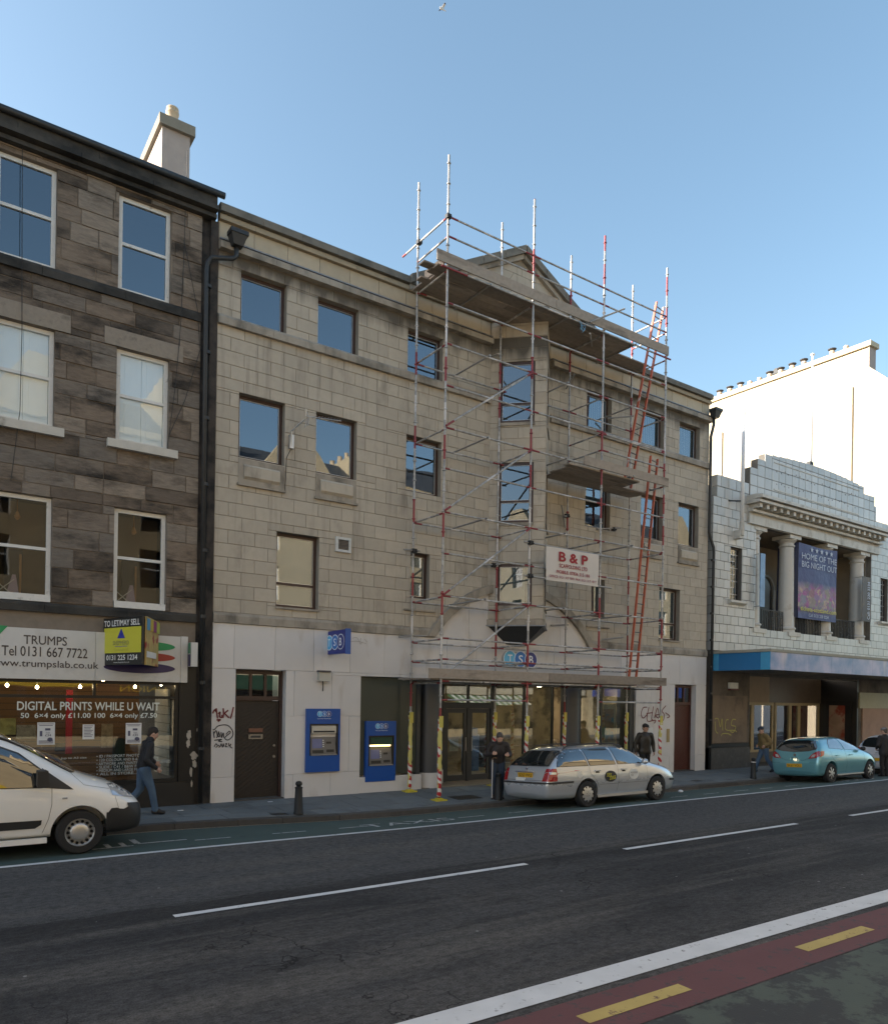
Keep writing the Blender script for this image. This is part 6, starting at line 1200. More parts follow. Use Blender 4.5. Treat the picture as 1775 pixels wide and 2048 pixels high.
def paintm(name, col, metal=.0, rough=.35):
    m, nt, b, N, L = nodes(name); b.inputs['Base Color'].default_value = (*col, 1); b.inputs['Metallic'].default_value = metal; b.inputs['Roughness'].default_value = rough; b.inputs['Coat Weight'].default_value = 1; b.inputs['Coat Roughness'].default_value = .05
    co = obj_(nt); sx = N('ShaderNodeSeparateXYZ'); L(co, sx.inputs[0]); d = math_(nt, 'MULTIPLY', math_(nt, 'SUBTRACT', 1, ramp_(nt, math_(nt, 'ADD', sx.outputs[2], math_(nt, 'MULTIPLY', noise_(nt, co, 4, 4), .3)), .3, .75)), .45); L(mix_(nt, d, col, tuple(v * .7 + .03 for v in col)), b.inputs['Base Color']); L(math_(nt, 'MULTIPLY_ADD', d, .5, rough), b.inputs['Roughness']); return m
def sect(zb, ws, zs, wm, zm, wb, zbelt, wr, zr, zc, wi=None):
    return [(0, zb), (ws * .9, zb), (ws, zs), (wm, zm), (wb, zbelt), (wr, zr), ((wi if wi is not None else wr * .6), zc - .008), (0, zc)]
def vehicle(name, loc, rx, label, stations, paint_, arch, wheels, wst, group='vehicles parked along the kerb', lv=2):
    t = thing(name, loc, label, 'van' if 'van' in name else 'car', group, 0, rx)
    me = subsurf(shell(stations).mesh('b', paint_), lv); bv0 = BVHTree.FromPolygons([v.co.copy() for v in me.vertices], [tuple(p.vertices) for p in me.polygons])
    me = carve(me, arches(*arch)); autosmooth(me, 38)
    if not me.materials: me.materials.append(paint_)
    me.materials[0] = paint_
    b = obj('body', me, None, t, world=False)
    for (x, y, r) in wheels:
        for s in (-1, 1): wheel(t, x, s * y, r, s, wst)
    xs = [w[0] for w in wheels]; r = wheels[0][2]
    obj('underbody', MB().box(min(xs) - .5, max(xs) + .45, -.52, .52, .18, .42), mWell, t, world=False)
    return t, b, bv0
def mirror(t, x, z, y, mat):
    for s in (-1, 1): obj('door_mirror', MB().lathe([(.0, -.07), (.055, -.055), (.075, 0), (.06, .07), (.0, .09)], (x, s * (y + .1), z), 12, 'Y').box(x - .03, x + .03, min(s * y, s * (y + .06)) - .03, max(s * y, s * (y + .06)), z - .04, z - .005), mat, t, world=False, smooth=True)
def both(t, bv, ol, mat, name, **k):
    for s in (-1, 1): decal(t, bv, ol, 'side', mat, name, side=s, **k)
def grow(ol, g):
    c = sum((Vector(p) for p in ol), Vector((0, 0))) / len(ol); return [tuple(c + (Vector(p) - c) * (1 + g / max((Vector(p) - c).length, .05))) for p in ol]
mGap = M('panel_shadow', (.01, .01, .01), .9)
# ---- silver estate
S = [(-1.10, sect(.38, .58, .40, .70, .5, .70, .58, .62, .64, .645)), (-1.06, sect(.27, .74, .32, .81, .5, .80, .64, .72, .67, .68)), (-.99, sect(.22, .78, .3, .845, .6, .825, .88, .76, .94, .955)), (-.90, sect(.21, .79, .29, .86, .62, .835, .95, .73, 1.06, 1.09)), (-.62, sect(.2, .80, .28, .87, .62, .84, .97, .70, 1.31, 1.36)), (-.42, sect(.2, .8, .28, .872, .62, .84, .97, .665, 1.395, 1.445)), (0, sect(.2, .8, .28, .872, .62, .845, .97, .65, 1.42, 1.47)), (.7, sect(.2, .8, .28, .872, .62, .845, .97, .645, 1.43, 1.475)), (1.35, sect(.2, .8, .28, .87, .62, .845, .965, .645, 1.415, 1.465)), (1.72, sect(.2, .8, .28, .87, .62, .845, .96, .62, 1.35, 1.40)), (2.1, sect(.2, .8, .28, .87, .62, .84, .955, .68, 1.14, 1.2)), (2.42, sect(.2, .8, .28, .87, .62, .83, .93, .72, .97, 1.01)), (2.8, sect(.2, .79, .28, .862, .6, .81, .87, .68, .915, .945)), (3.15, sect(.22, .76, .3, .82, .55, .76, .77, .6, .83, .86)), (3.36, sect(.25, .66, .32, .73, .5, .68, .66, .5, .71, .73)), (3.44, sect(.35, .5, .38, .6, .46, .58, .56, .42, .6, .61))]
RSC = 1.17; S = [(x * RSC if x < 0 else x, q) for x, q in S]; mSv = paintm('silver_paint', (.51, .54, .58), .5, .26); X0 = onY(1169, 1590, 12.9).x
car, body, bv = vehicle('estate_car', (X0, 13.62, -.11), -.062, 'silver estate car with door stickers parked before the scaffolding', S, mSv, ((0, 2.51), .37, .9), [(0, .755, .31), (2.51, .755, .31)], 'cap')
side = [[(-.80, .99), (.05, .985), (-.04, 1.375), (-.42, 1.37), (-.66, 1.24)], [(.12, .985), (1.0, .985), (.9, 1.40), (.03, 1.38)], [(1.09, .985), (2.05, .985), (1.96, 1.07), (1.62, 1.32), (1.42, 1.385), (.99, 1.40)]]
for ol in side: both(car, bv, grow(ol, .022), mBlackP, 'window_seal', off=.003); both(car, bv, ol, mCG, 'side_window', off=.006)
decal(car, bv, [(-.70, 1.0), (.70, 1.0), (.60, 1.36), (-.60, 1.36)], 'end', mBlackP, 'rear_window_seal', off=.004); decal(car, bv, [(-.67, 1.02), (.67, 1.02), (.58, 1.345), (-.58, 1.345)], 'end', mCG, 'rear_window', off=.007)
decal(car, bv, [(-.62, 1.05), (.62, 1.05), (.54, 1.36), (-.54, 1.36)], 'end', mCG, 'windscreen', off=.006, side=1)
for s in (-1, 1):
    decal(car, bv, [(s * .62, .66), (s * .86, .66), (s * .85, .95), (s * .66, .95)], 'end', mRedL, 'tail_lamp', off=.008, step=.04)
    decal(car, bv, [(-1.03, .66), (-.84, .66), (-.83, .95), (-.98, .95)], 'side', mRedL, 'tail_lamp', off=.008, step=.04, side=s); decal(car, bv, [(-1.03, .82), (-.86, .82), (-.86, .87), (-1.0, .87)], 'side', mClearL, 'reverse_lamp', off=.012, step=.03, side=s)
    decal(car, bv, [(3.1, .66), (3.38, .62), (3.34, .73), (3.1, .79)], 'side', mClearL, 'headlamp', off=.006, step=.05, side=s); decal(car, bv, [(s * .45, .6), (s * .75, .62), (s * .75, .73), (s * .45, .7)], 'end', mClearL, 'headlamp', off=.006, side=1)
    decal(car, bv, [(-1.04, .595), (-.40, .6), (-.40, .645), (-1.02, .64)], 'side', mBlackP, 'bumper_strip', off=.008, side=s); decal(car, bv, [(3.02, .5), (3.4, .48), (3.4, .53), (3.02, .55)], 'side', mBlackP, 'bumper_strip', off=.008, side=s)
    obj('roof_rail', MB().tube([(-.5, s * .56, 1.40), (-.35, s * .57, 1.475), (.4, s * .565, 1.5), (1.2, s * .56, 1.485), (1.5, s * .57, 1.41)], .014, 8), mBlackP, car, world=False, smooth=True)
    obj('sill_trim', MB().box(.36, 2.16, s * .80 - .02, s * .80 + .03, .21, .27), mSil, car, world=False)
    for x in (.25, 1.17): obj('door_handle', MB().box(x, x + .17, s * .865 - .02, s * .865 + .025, .84, .87), mSv, car, world=False); decal(car, bv, [(x + .02, .80), (x + .15, .80), (x + .13, .86), (x + .04, .86)], 'side', mGap, 'handle_cup', off=.003, step=.03, side=s)
    for pts in ([(.08, .97), (.1, .8), (.3, .62), (.40, .45)], [(1.05, .97), (1.07, .6), (1.03, .3)], [(2.12, .95), (2.14, .6), (2.12, .45)], [(.42, .52), (2.12, .52)]): seam(car, bv, pts, 'side', s, mGap)
decal(car, bv, [(-.86, .6), (.86, .6), (.86, .64), (-.86, .64)], 'end', mBlackP, 'bumper_strip', off=.006, step=.05)
seam(car, bv, [(-.74, .95), (-.72, .68), (.72, .68), (.74, .95)], 'end', -1, mGap); PXc = plate(car, bv, 0, .79, 'SD57 PVU')
hx_, _, _, _ = bv.ray_cast(Vector((-9, .12, .70)), Vector((1, 0, 0))); obj('licence_plate', MB().box(hx_.x - .02, hx_.x + .01, -.02, .30, .655, .735), mBW, car, world=False)
obj('tailgate_bar', MB().box(PXc - .02, PXc + .03, -.33, .33, .868, .888), mChrome, car, world=False); obj('badge', MB().lathe([(.04, -.012), (.04, .01)], (bv.ray_cast(Vector((-9, 0, .93)), Vector((1, 0, 0)))[0].x, 0, .935), 14, 'X'), mChrome, car, world=False)
cx, cz = .78, .70; yv = lambda x, z: bv.ray_cast(Vector((x, -3, z)), Vector((0, 1, 0)))[0].y
decal(car, bv, [(cx + .21 * math.cos(a), cz + .135 * math.sin(a)) for a in [2 * PI * k / 24 for k in range(24)]], 'side', mBlackP, 'door_sticker', off=.005, step=.05)
text(car, '555', (cx - .15, yv(cx, cz) - .012, cz + .0), (.16, 0, -.02), (0.01, 0, .085), mBY, 'sticker_lettering', .03, False); text(car, '5555', (cx - .06, yv(cx, cz) - .012, cz - .09), (.21, 0, .02), (.01, 0, .085), mBY, 'sticker_lettering', .03, False)
cx, cz = 1.62, .72; decal(car, bv, [(cx + .17 * math.cos(a), cz + .13 * math.sin(a)) for a in [2 * PI * k / 24 for k in range(24)]], 'side', M('sticker_white', (.6, .62, .62), .4, world=False), 'door_sticker', off=.005, step=.05); text(car, 'PRE-BOOKED\nONLY', (cx - .13, yv(cx, cz) - .01, cz - .05), (.26, 0, 0), (0, 0, .11), mBlackP, 'sticker_lettering', .0, False)
mirror(car, 1.98, 1.02, .82, mSv); decal(car, bv, [(-.22 + .075 * math.cos(a), .78 + .075 * math.sin(a)) for a in [2 * PI * k / 16 for k in range(16)]], 'side', M('fuel_flap', (.52, .55, .59), .35, .5, world=False), 'fuel_flap', off=.003, step=.04)
obj('aerial', MB().tube([(-.1, 0, 1.46), (-.22, 0, 1.56)], .006, 6), mBlackP, car, world=False); obj('exhaust', MB().lathe([(.03, 0), (.03, .2)], (-1.0, -.3, .24), 10, 'X'), mSil, car, world=False)
hw = bv.ray_cast(Vector((-9, 0, 1.0)), Vector((1, 0, 0)))[0]; obj('rear_wiper', MB().tube([hw + Vector((-.02, 0, .03)), hw + Vector((.03, -.2, .10)), hw + Vector((.06, -.38, .12))], .010, 6), mBlackP, car, world=False)
RSC = 1.0
# ---- turquoise hatchback and white hatchback
def hatch(loc, rx, label, col, platetxt, name='hatchback_car', metal=.45):
    S = [(-.74, sect(.40, .50, .42, .64, .5, .64, .58, .56, .62, .63)), (-.71, sect(.28, .72, .33, .79, .52, .78, .68, .66, .74, .76)), (-.66, sect(.23, .77, .3, .84, .6, .82, .88, .72, .96, .99)), (-.58, sect(.21, .79, .28, .86, .62, .84, 1.0, .71, 1.14, 1.19)), (-.40, sect(.2, .8, .27, .865, .62, .845, 1.05, .64, 1.37, 1.42)), (-.1, sect(.2, .8, .27, .865, .62, .845, 1.05, .59, 1.44, 1.495)), (.65, sect(.2, .8, .27, .865, .62, .845, 1.03, .57, 1.455, 1.51)), (1.2, sect(.2, .8, .27, .865, .62, .845, 1.01, .575, 1.42, 1.48)), (1.6, sect(.2, .8, .27, .865, .62, .84, .99, .60, 1.31, 1.37)), (2.05, sect(.2, .8, .27, .865, .62, .83, .96, .68, 1.09, 1.15)), (2.42, sect(.2, .8, .27, .865, .62, .82, .92, .7, .97, 1.01)), (2.8, sect(.21, .78, .28, .85, .58, .78, .84, .64, .90, .93)), (3.12, sect(.23, .7, .3, .77, .52, .7, .71, .52, .78, .8)), (3.3, sect(.32, .5, .36, .6, .46, .56, .58, .42, .62, .63))]
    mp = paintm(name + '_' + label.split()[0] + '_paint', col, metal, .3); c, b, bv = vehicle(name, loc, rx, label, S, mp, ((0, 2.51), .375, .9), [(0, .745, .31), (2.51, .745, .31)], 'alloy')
    for ol in ([(.0, 1.12), (.84, 1.06), (.78, 1.40), (.30, 1.39), (.08, 1.28)], [(.93, 1.055), (1.95, 1.01), (1.78, 1.13), (1.40, 1.33), (1.2, 1.39), (.88, 1.41)]): both(c, bv, grow(ol, .02), mBlackP, 'window_seal', off=.003); both(c, bv, ol, mCG, 'side_window', off=.006)
    decal(c, bv, [(-.70, 1.09), (-.45, 1.03), (0, 1.0), (.45, 1.03), (.70, 1.09), (.68, 1.17), (.55, 1.36), (.3, 1.385), (-.3, 1.385), (-.55, 1.36), (-.68, 1.17)], 'end', mCG, 'rear_window', off=.006)
    decal(c, bv, [(-.64, 1.04), (.64, 1.04), (.54, 1.36), (-.54, 1.36)], 'end', mCG, 'windscreen', off=.006, side=1); decal(c, bv, [(-.12, 1.425), (.12, 1.425), (.12, 1.45), (-.12, 1.45)], 'end', mRedL, 'high_brake_lamp', off=.012, step=.03)
    for s in (-1, 1):
        decal(c, bv, [(s * .46, .79), (s * .70, .81), (s * .85, .90), (s * .86, 1.04), (s * .72, 1.03), (s * .56, .92)], 'end', mRedL, 'tail_lamp', off=.009, step=.04); decal(c, bv, [(s * .54, .83), (s * .66, .84), (s * .70, .93), (s * .60, .92)], 'end', mClearL, 'reverse_lamp', off=.014, step=.03); decal(c, bv, [(-.64, .85), (-.45, .9), (-.36, 1.03), (-.54, 1.03)], 'side', mRedL, 'tail_lamp', off=.009, step=.04, side=s)
        decal(c, bv, [(2.8, .72), (3.12, .6), (3.1, .72), (2.75, .85)], 'side', mClearL, 'headlamp', off=.006, step=.05, side=s)
        for pts in ([(.0, 1.04), (.05, .82), (.3, .62), (.40, .42), (.42, .3)], [(.9, 1.04), (.96, .6), (.92, .3)], [(2.1, .95), (2.14, .6), (2.1, .42)]): seam(c, bv, pts, 'side', s, mGap)
        for x in (.28, 1.12): obj('door_handle', MB().box(x, x + .17, s * .86 - .02, s * .86 + .022, .86, .885), mp, c, world=False)
        obj('sill_trim', MB().box(.4, 2.1, s * .80 - .02, s * .80 + .02, .22, .26), mSil, c, world=False)
    seam(c, bv, [(-.62, 1.0), (-.5, .82), (-.3, .74), (.3, .74), (.5, .82), (.62, 1.0)], 'end', -1, mGap); seam(c, bv, [(-.84, .66), (-.5, .66)], 'end', -1, mGap); seam(c, bv, [(.5, .66), (.84, .66)], 'end', -1, mGap)
    px_ = plate(c, bv, 0, .57, platetxt); bx = bv.ray_cast(Vector((-9, 0, .9)), Vector((1, 0, 0)))[0].x; obj('badge', MB().lathe([(.05, -.012), (.05, .01)], (bx, 0, .91), 14, 'X'), mChrome, c, world=False); obj('tailgate_pull', MB().box(bx - .025, bx + .01, -.12, .12, .80, .825), mChrome, c, world=False)
    mirror(c, 1.92, 1.06, .82, mBlackP); obj('aerial', MB().tube([(.1, 0, 1.49), (-.05, 0, 1.66)], .005, 6), mBlackP, c, world=False); return c
hatch((onY(1657, 1540, 13.0).x, 13.72, -.115), -.06, 'turquoise hatchback parked before the cinema canopy', (.13, .35, .42), 'SK61 VOU'); hatch((30.0, 13.75, -.115), -.06, 'white hatchback parked ahead of the turquoise car', (.55, .57, .62), '', 'small_car', .1)
# ---- white van
V = [(-3.85, sect(.32, .84, .36, .9, .7, .91, 1.1, .84, 1.84, 1.9)), (-3.8, sect(.28, .86, .34, .92, .7, .93, 1.1, .85, 1.87, 1.94)), (-3.0, sect(.26, .86, .33, .93, .7, .93, 1.1, .85, 1.88, 1.95)), (-1.9, sect(.26, .86, .33, .93, .7, .93, 1.1, .84, 1.87, 1.95)), (-1.35, sect(.26, .86, .33, .93, .7, .93, 1.09, .81, 1.83, 1.92)), (-1.0, sect(.26, .86, .33, .93, .68, .93, 1.08, .79, 1.74, 1.83)), (-.65, sect(.26, .86, .33, .93, .66, .925, 1.06, .79, 1.57, 1.65)), (-.3, sect(.26, .86, .33, .93, .66, .92, 1.04, .80, 1.34, 1.41)), (.02, sect(.26, .86, .33, .93, .66, .915, 1.01, .80, 1.17, 1.22)), (.35, sect(.26, .85, .33, .925, .62, .90, .96, .77, 1.07, 1.11)), (.65, sect(.26, .82, .33, .90, .58, .86, .86, .68, .95, .99)), (.86, sect(.28, .74, .34, .82, .52, .77, .74, .58, .81, .84)), (.98, sect(.34, .58, .38, .68, .48, .64, .6, .46, .66, .68))]
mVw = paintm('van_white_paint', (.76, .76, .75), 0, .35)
van, vb2, bvv = vehicle('delivery_van', (onY(160, 1650, 12.75).x, 13.62, -.0), 0, 'white delivery van with grey bumper parked before the photo shop', V, mVw, ((-3.0, 0), .405, .96), [(-3.0, .785, .335), (0, .785, .335)], 'steel')
gl_ = [(-2.0, 1.10), (-.55, 1.06), (-.53, 1.30), (-.86, 1.56), (-1.2, 1.70), (-2.0, 1.74)]; both(van, bvv, grow(gl_, .03), mBlackP, 'window_seal', off=.003); both(van, bvv, gl_, mCG, 'side_window', off=.007)
both(van, bvv, [(-.53, 1.05), (-.10, 1.0), (-.16, 1.05), (-.53, 1.34)], mBlackP, 'quarter_panel', off=.006); both(van, bvv, [(.36, .28), (.44, .27), (.86, .31), (.97, .40), (.97, .66), (.88, .72), (.68, .745), (.71, .62), (.37, .62)], mBlackP, 'bumper', off=.012, step=.03); both(van, bvv, [(.40, 1.05), (.46, .88), (.80, .80), (.72, .91), (.57, 1.01)], mClearL, 'headlamp', off=.008, step=.05)
decal(van, bvv, [(-.9, .3), (.9, .3), (.9, .68), (-.9, .68)], 'end', mBlackP, 'front_bumper', off=.01, side=1); decal(van, bvv, [(-.72, 1.24), (.72, 1.24), (.64, 1.80), (-.64, 1.80)], 'end', mCG, 'windscreen', off=.006, side=1)
both(van, bvv, [(-2.4, .45), (-.62, .45), (-.54, .50), (-.53, .57), (-2.4, .58)], mBlackP, 'rubbing_strip', off=.014)
for s in (-1, 1):
    seam(van, bvv, [(-.40, 1.04), (-.40, .8), (-.44, .58), (-.54, .30)], 'side', s, mGap); seam(van, bvv, [(-.12, 1.24), (.05, 1.06), (.42, .98)], 'side', s, mGap, .004); seam(van, bvv, [(.5, .86), (.56, .64)], 'side', s, mGap, .004); obj('sill', MB().box(-2.55, -.46, s * .89 - .03, s * .89 + .03, .22, .30), mVw, van, world=False)
    obj('side_repeater', MB().box(-.26, -.19, s * .925 - .012, s * .925 + .012, .865, .89), mClearL, van, world=False)
    mb = MB(); mb.hexa([(-.62, s * .93, 1.1), (-.48, s * .93, 1.1), (-.46, s * 1.14, 1.08), (-.62, s * 1.14, 1.08), (-.62, s * .97, 1.33), (-.5, s * .97, 1.33), (-.48, s * 1.14, 1.32), (-.62, s * 1.14, 1.32)]); obj('door_mirror', mb, mBlackP, van, world=False)
# ================================================================ people
def ball(bm, c, r, sc=(1, 1, 1), rot=None):
    m = Matrix.Translation(c) @ (rot or Matrix.Identity(4)) @ Matrix.Diagonal((r * sc[0], r * sc[1], r * sc[2], 1)); bmesh.ops.create_icosphere(bm, subdivisions=2, radius=1, matrix=m)
def capsule(bm, a, ra, b, rb, sq=1.0):
    t = bmesh.new(); a, b = Vector(a), Vector(b)
    for c, r in ((a, ra), (b, rb)): bmesh.ops.create_icosphere(t, subdivisions=2, radius=r, matrix=Matrix.Translation(c))
    bmesh.ops.convex_hull(t, input=t.verts); bmesh.ops.delete(t, geom=[v for v in t.verts if not v.link_faces], context='VERTS')
    me = bpy.data.meshes.new('t'); t.to_mesh(me); t.free(); bm.from_mesh(me); bpy.data.meshes.remove(me)
def fuse(bm, name, mat, voxel=.014, smooth=5):
    me = bpy.data.meshes.new(name); bm.to_mesh(me); bm.free(); o = bpy.data.objects.new('t', me); COL.objects.link(o)
    m = o.modifiers.new('r', 'REMESH'); m.mode = 'VOXEL'; m.voxel_size = voxel; s = o.modifiers.new('s', 'SMOOTH'); s.factor = .5; s.iterations = smooth
    r = bpy.data.meshes.new_from_object(o.evaluated_get(bpy.context.evaluated_depsgraph_get())); bpy.data.objects.remove(o); r.materials.clear(); r.materials.append(mat); r.polygons.foreach_set('use_smooth', [True] * len(r.polygons)); return r
def hand(bm, wr, d, palm, curl=.6, thumb=1):
    """palm and five bent fingers growing from the wrist along d; palm is the facing direction"""
    wr, d, n = Vector(wr), Vector(d).normalized(), Vector(palm); n = (n - d * n.dot(d)).normalized(); s = d.cross(n)
    capsule(bm, wr, .026, wr + d * .05, .03); capsule(bm, wr + d * .045 + s * .022, .018, wr + d * .085 + s * .026, .014); capsule(bm, wr + d * .045 - s * .022, .018, wr + d * .085 - s * .026, .014)
    for k, l in enumerate((.062, .072, .068, .052)):
        p0 = wr + d * .085 + s * (.03 - .02 * k); p1 = p0 + (d * math.cos(curl * .7) + n * math.sin(curl * .7)) * l * .5; p2 = p1 + (d * math.cos(curl * 1.8) + n * math.sin(curl * 1.8)) * l * .5; capsule(bm, p0, .0105, p1, .0095); capsule(bm, p1, .0095, p2, .008)
    q = wr + d * .03 + s * .03 * thumb; q1 = q + (d * .6 + s * .7 * thumb + n * .35).normalized() * .04; capsule(bm, q, .013, q1, .011); capsule(bm, q1, .011, q1 + (d * .8 + n * .5).normalized() * .03, .009)
def person(loc, rz, label, J, skin, top, legs, shoe, hair, cap=None, jacket_len=0, collar=None, bulk=1.0, group=None, hands=((0, 0), (0, 0)), beard=None, bareheaded=True):
    """J: joints in the figure's own frame, x forward, y to its left"""
    t = thing('person', loc, label, 'person', group, rz); j = {k: Vector(v) for k, v in J.items() if k != 'curl'}
    H_, N_ = j['head'], j['neck']; bm = bmesh.new(); fw = Vector(J.get('face', (1, 0, 0))).normalized(); up = (H_ - N_).normalized(); fw = (fw - up * fw.dot(up)).normalized(); sd_ = up.cross(fw)
    rot = Matrix((fw, sd_, up)).transposed().to_4x4()
    ball(bm, H_ + up * .02 - fw * .01, .1, (1.0, .80, 1.1), rot); ball(bm, H_ + fw * .022 - up * .055, .072, (1, .86, 1.0), rot); ball(bm, H_ + fw * .065 - up * .09, .03, (1, 1.1, .8), rot)
    ball(bm, H_ + fw * .096 - up * .022, .018, (1, .75, 1.5), rot); ball(bm, H_ + fw * .083 + up * .02, .03, (.5, 1.7, .45), rot); ball(bm, H_ + fw * .083 - up * .062, .02, (.6, 1.4, .55), rot)
    for s in (-1, 1): ball(bm, H_ + sd_ * s * .08 - up * .012 - fw * .005, .026, (.8, .4, 1.3), rot); ball(bm, H_ + fw * .06 + sd_ * s * .045 - up * .03, .03, (.8, .8, .8), rot)
    capsule(bm, H_ - up * .05 - fw * .015, .056, N_, .06); capsule(bm, N_, .06, j['chest'], .09); capsule(bm, j['chest'], .095, j['pelvis'], .1)
    for s, q in (('L', 1), ('R', -1)):
        capsule(bm, j['sh' + s], .055, j['el' + s], .042); capsule(bm, j['el' + s], .042, j['wr' + s], .028); capsule(bm, j['chest'], .08, j['sh' + s], .05)
        dd = j.get('hd' + s, j['wr' + s] + (j['wr' + s] - j['el' + s])) - j['wr' + s]; hand(bm, j['wr' + s], dd, J.get('pl' + s, (0, -q, 0)), J.get('curl', .7), -q)
        capsule(bm, j['pelvis'] + Vector((0, q * .08, -.02)), .085, j['kn' + s], .055); capsule(bm, j['kn' + s], .055, j['an' + s], .038); capsule(bm, j['an' + s], .036, j['to' + s], .03)
    obj('body', fuse(bm, 'body', skin, .0095, 2), None, t, world=False)
    mEye = M('eye_dark', (.02, .018, .016), .3)
    for s in (-1, 1): e = bmesh.new(); ball(e, H_ + fw * .087 + sd_ * s * .032 + up * .0, .0085, (.6, 1.3, .8), rot); me = bpy.data.meshes.new('eye'); e.to_mesh(me); e.free(); obj('eye', me, mEye, t, world=False)
    # coat
    bm = bmesh.new(); B = bulk; ch, pe = j['chest'], j['pelvis']
    ball(bm, ch, .165 * B, (.80, 1.12, 1.15)); capsule(bm, ch + Vector((0, .06, -.05)), .125 * B, pe + Vector((0, .05, .04)), .128 * B); capsule(bm, ch + Vector((0, -.06, -.05)), .125 * B, pe + Vector((0, -.05, .04)), .128 * B)
    if jacket_len:
        for q in (-1, 1): capsule(bm, pe + Vector((0, q * .06, .02)), .13 * B, pe + Vector((.0, q * .07, -jacket_len)), .135 * B)
    capsule(bm, ch, .1, N_ - up * .015, .076); 
    for s in 'LR': capsule(bm, N_ - up * .05, .062, j['sh' + s] + Vector((0, 0, .01)), .07)
    if collar: capsule(bm, N_ - up * .03, .085, N_ + up * .03, .078)
    for s in 'LR':
        capsule(bm, ch + Vector((0, 0, .06)), .1, j['sh' + s], .083 * B); capsule(bm, j['sh' + s], .083 * B, j['el' + s], .064 * B); capsule(bm, j['el' + s], .064 * B, j['wr' + s] - (j['wr' + s] - j['el' + s]).normalized() * .01, .047)
    obj('coat', fuse(bm, 'coat', top, .015, 4), None, t, world=False)
    bm = bmesh.new()
    for s, q in (('L', 1), ('R', -1)):
        hp = pe + Vector((0, q * .085, -.04)); capsule(bm, pe + Vector((0, q * .04, .03)), .115, hp, .112); capsule(bm, hp, .11, j['kn' + s], .076); capsule(bm, j['kn' + s], .076, j['an' + s] + Vector((0, 0, .03)), .062); capsule(bm, j['an' + s] + Vector((0, 0, .05)), .064, j['an' + s], .066)
    obj('trousers', fuse(bm, 'trousers', legs, .015, 3), None, t, world=False)
    for s in 'LR':
        bm = bmesh.new(); a, o = j['an' + s], j['to' + s]; d = (o - a); d2 = Vector((d.x, d.y, 0)).normalized(); capsule(bm, a - d2 * .035 + Vector((0, 0, -.035)), .046, o, .04); capsule(bm, a, .048, a + (o - a) * .5, .046); obj('shoe', fuse(bm, 'shoe', shoe, .011, 2), None, t, world=False)
    if hair:
        bm = bmesh.new(); ball(bm, H_ + up * .038 - fw * .022, .106, (1.0, .84, 1.04), rot); ball(bm, H_ - fw * .06 - up * .02, .07, (.7, 1.0, 1.1), rot); me = fuse(bm, 'hair', hair, .011, 2)
        b2 = bmesh.new(); b2.from_mesh(me); bmesh.ops.bisect_plane(b2, geom=list(b2.verts) + list(b2.edges) + list(b2.faces), plane_co=H_ + fw * .055 + up * .045, plane_no=(fw - up * .75).normalized(), clear_outer=True); b2.to_mesh(me); b2.free(); obj('hair', me, None, t, world=False)
    if beard:
        bm = bmesh.new(); ball(bm, H_ + fw * .045 - up * .085, .062, (1, .95, .75), rot); obj('beard', fuse(bm, 'beard', beard, .011, 2), None, t, world=False)
    if cap:
        bm = bmesh.new(); ball(bm, H_ + up * .075 - fw * .005, .108, (1.08, .95, .55), rot); ball(bm, H_ + fw * .11 + up * .052, .07, (1, .95, .12), rot); obj('cap', fuse(bm, 'cap', cap, .01, 2), None, t, world=False)
    return t
skin = M('skin', (.45, .27, .2), .6, var=.08, scale=12, world=False); blackJ = M('black_jacket', (.012, .012, .015), .75, var=.25, scale=9, bump=.3, world=False); jeans = M('blue_jeans', (.065, .11, .175), .85, var=.35, scale=5, bump=.3, world=False); darkJ = M('dark_jacket', (.02, .016, .016), .7, var=.3, scale=8, bump=.3, world=False); navyT = M('navy_trousers', (.022, .035, .06), .85, var=.2, world=False); blackT = M('black_trousers', (.012, .012, .014), .85, var=.2, world=False); tan = M('tan_jacket', (.17, .12, .05), .8, var=.2, scale=8, bump=.2, world=False); dkShoe = M('dark_shoe', (.02, .018, .018), .5, world=False); brH = M('brown_hair', (.02, .014, .011), .8, var=.4, scale=30, bump=.5, world=False); gyH = M('grey_hair', (.07, .058, .05), .8, var=.4, scale=30, bump=.5, world=False); capB = M('cap_black', (.015, .016, .02), .8, world=False); capN = M('cap_navy', (.03, .045, .07), .8, world=False); leath = M('brown_leather', (.022, .018, .014), .5, var=.3, scale=8, bump=.3, world=False)
def stand_j(h=1.75, **k):
    s = h / 1.75; J = dict(pelvis=(0, 0, .95), chest=(.01, 0, 1.28), neck=(.02, 0, 1.49), head=(.045, 0, 1.63), shL=(0, .19, 1.41), shR=(0, -.19, 1.41), elL=(-.02, .25, 1.13), elR=(-.02, -.25, 1.13), wrL=(.06, .26, .90), wrR=(.06, -.26, .90), knL=(.03, .1, .5), knR=(.03, -.1, .5), anL=(-.02, .1, .09), anR=(-.02, -.1, .09), toL=(.13, .12, .035), toR=(.13, -.12, .035)); J.update(k)
    for q in 'LR':
        if 'sh' + q not in k: v = J['sh' + q]; J['sh' + q] = (J['chest'][0] + .01, v[1] * .97, J['chest'][2] + .125)
    return {a: (tuple(Vector(v) * s) if a not in ('face', 'curl', 'plL', 'plR') else v) for a, v in J.items()}
def foot(px, py, Y): p = onY(px, py, Y); p.z = zpave(p.x, p.y) if Y > KY else zroad(p.x, p.y); return p
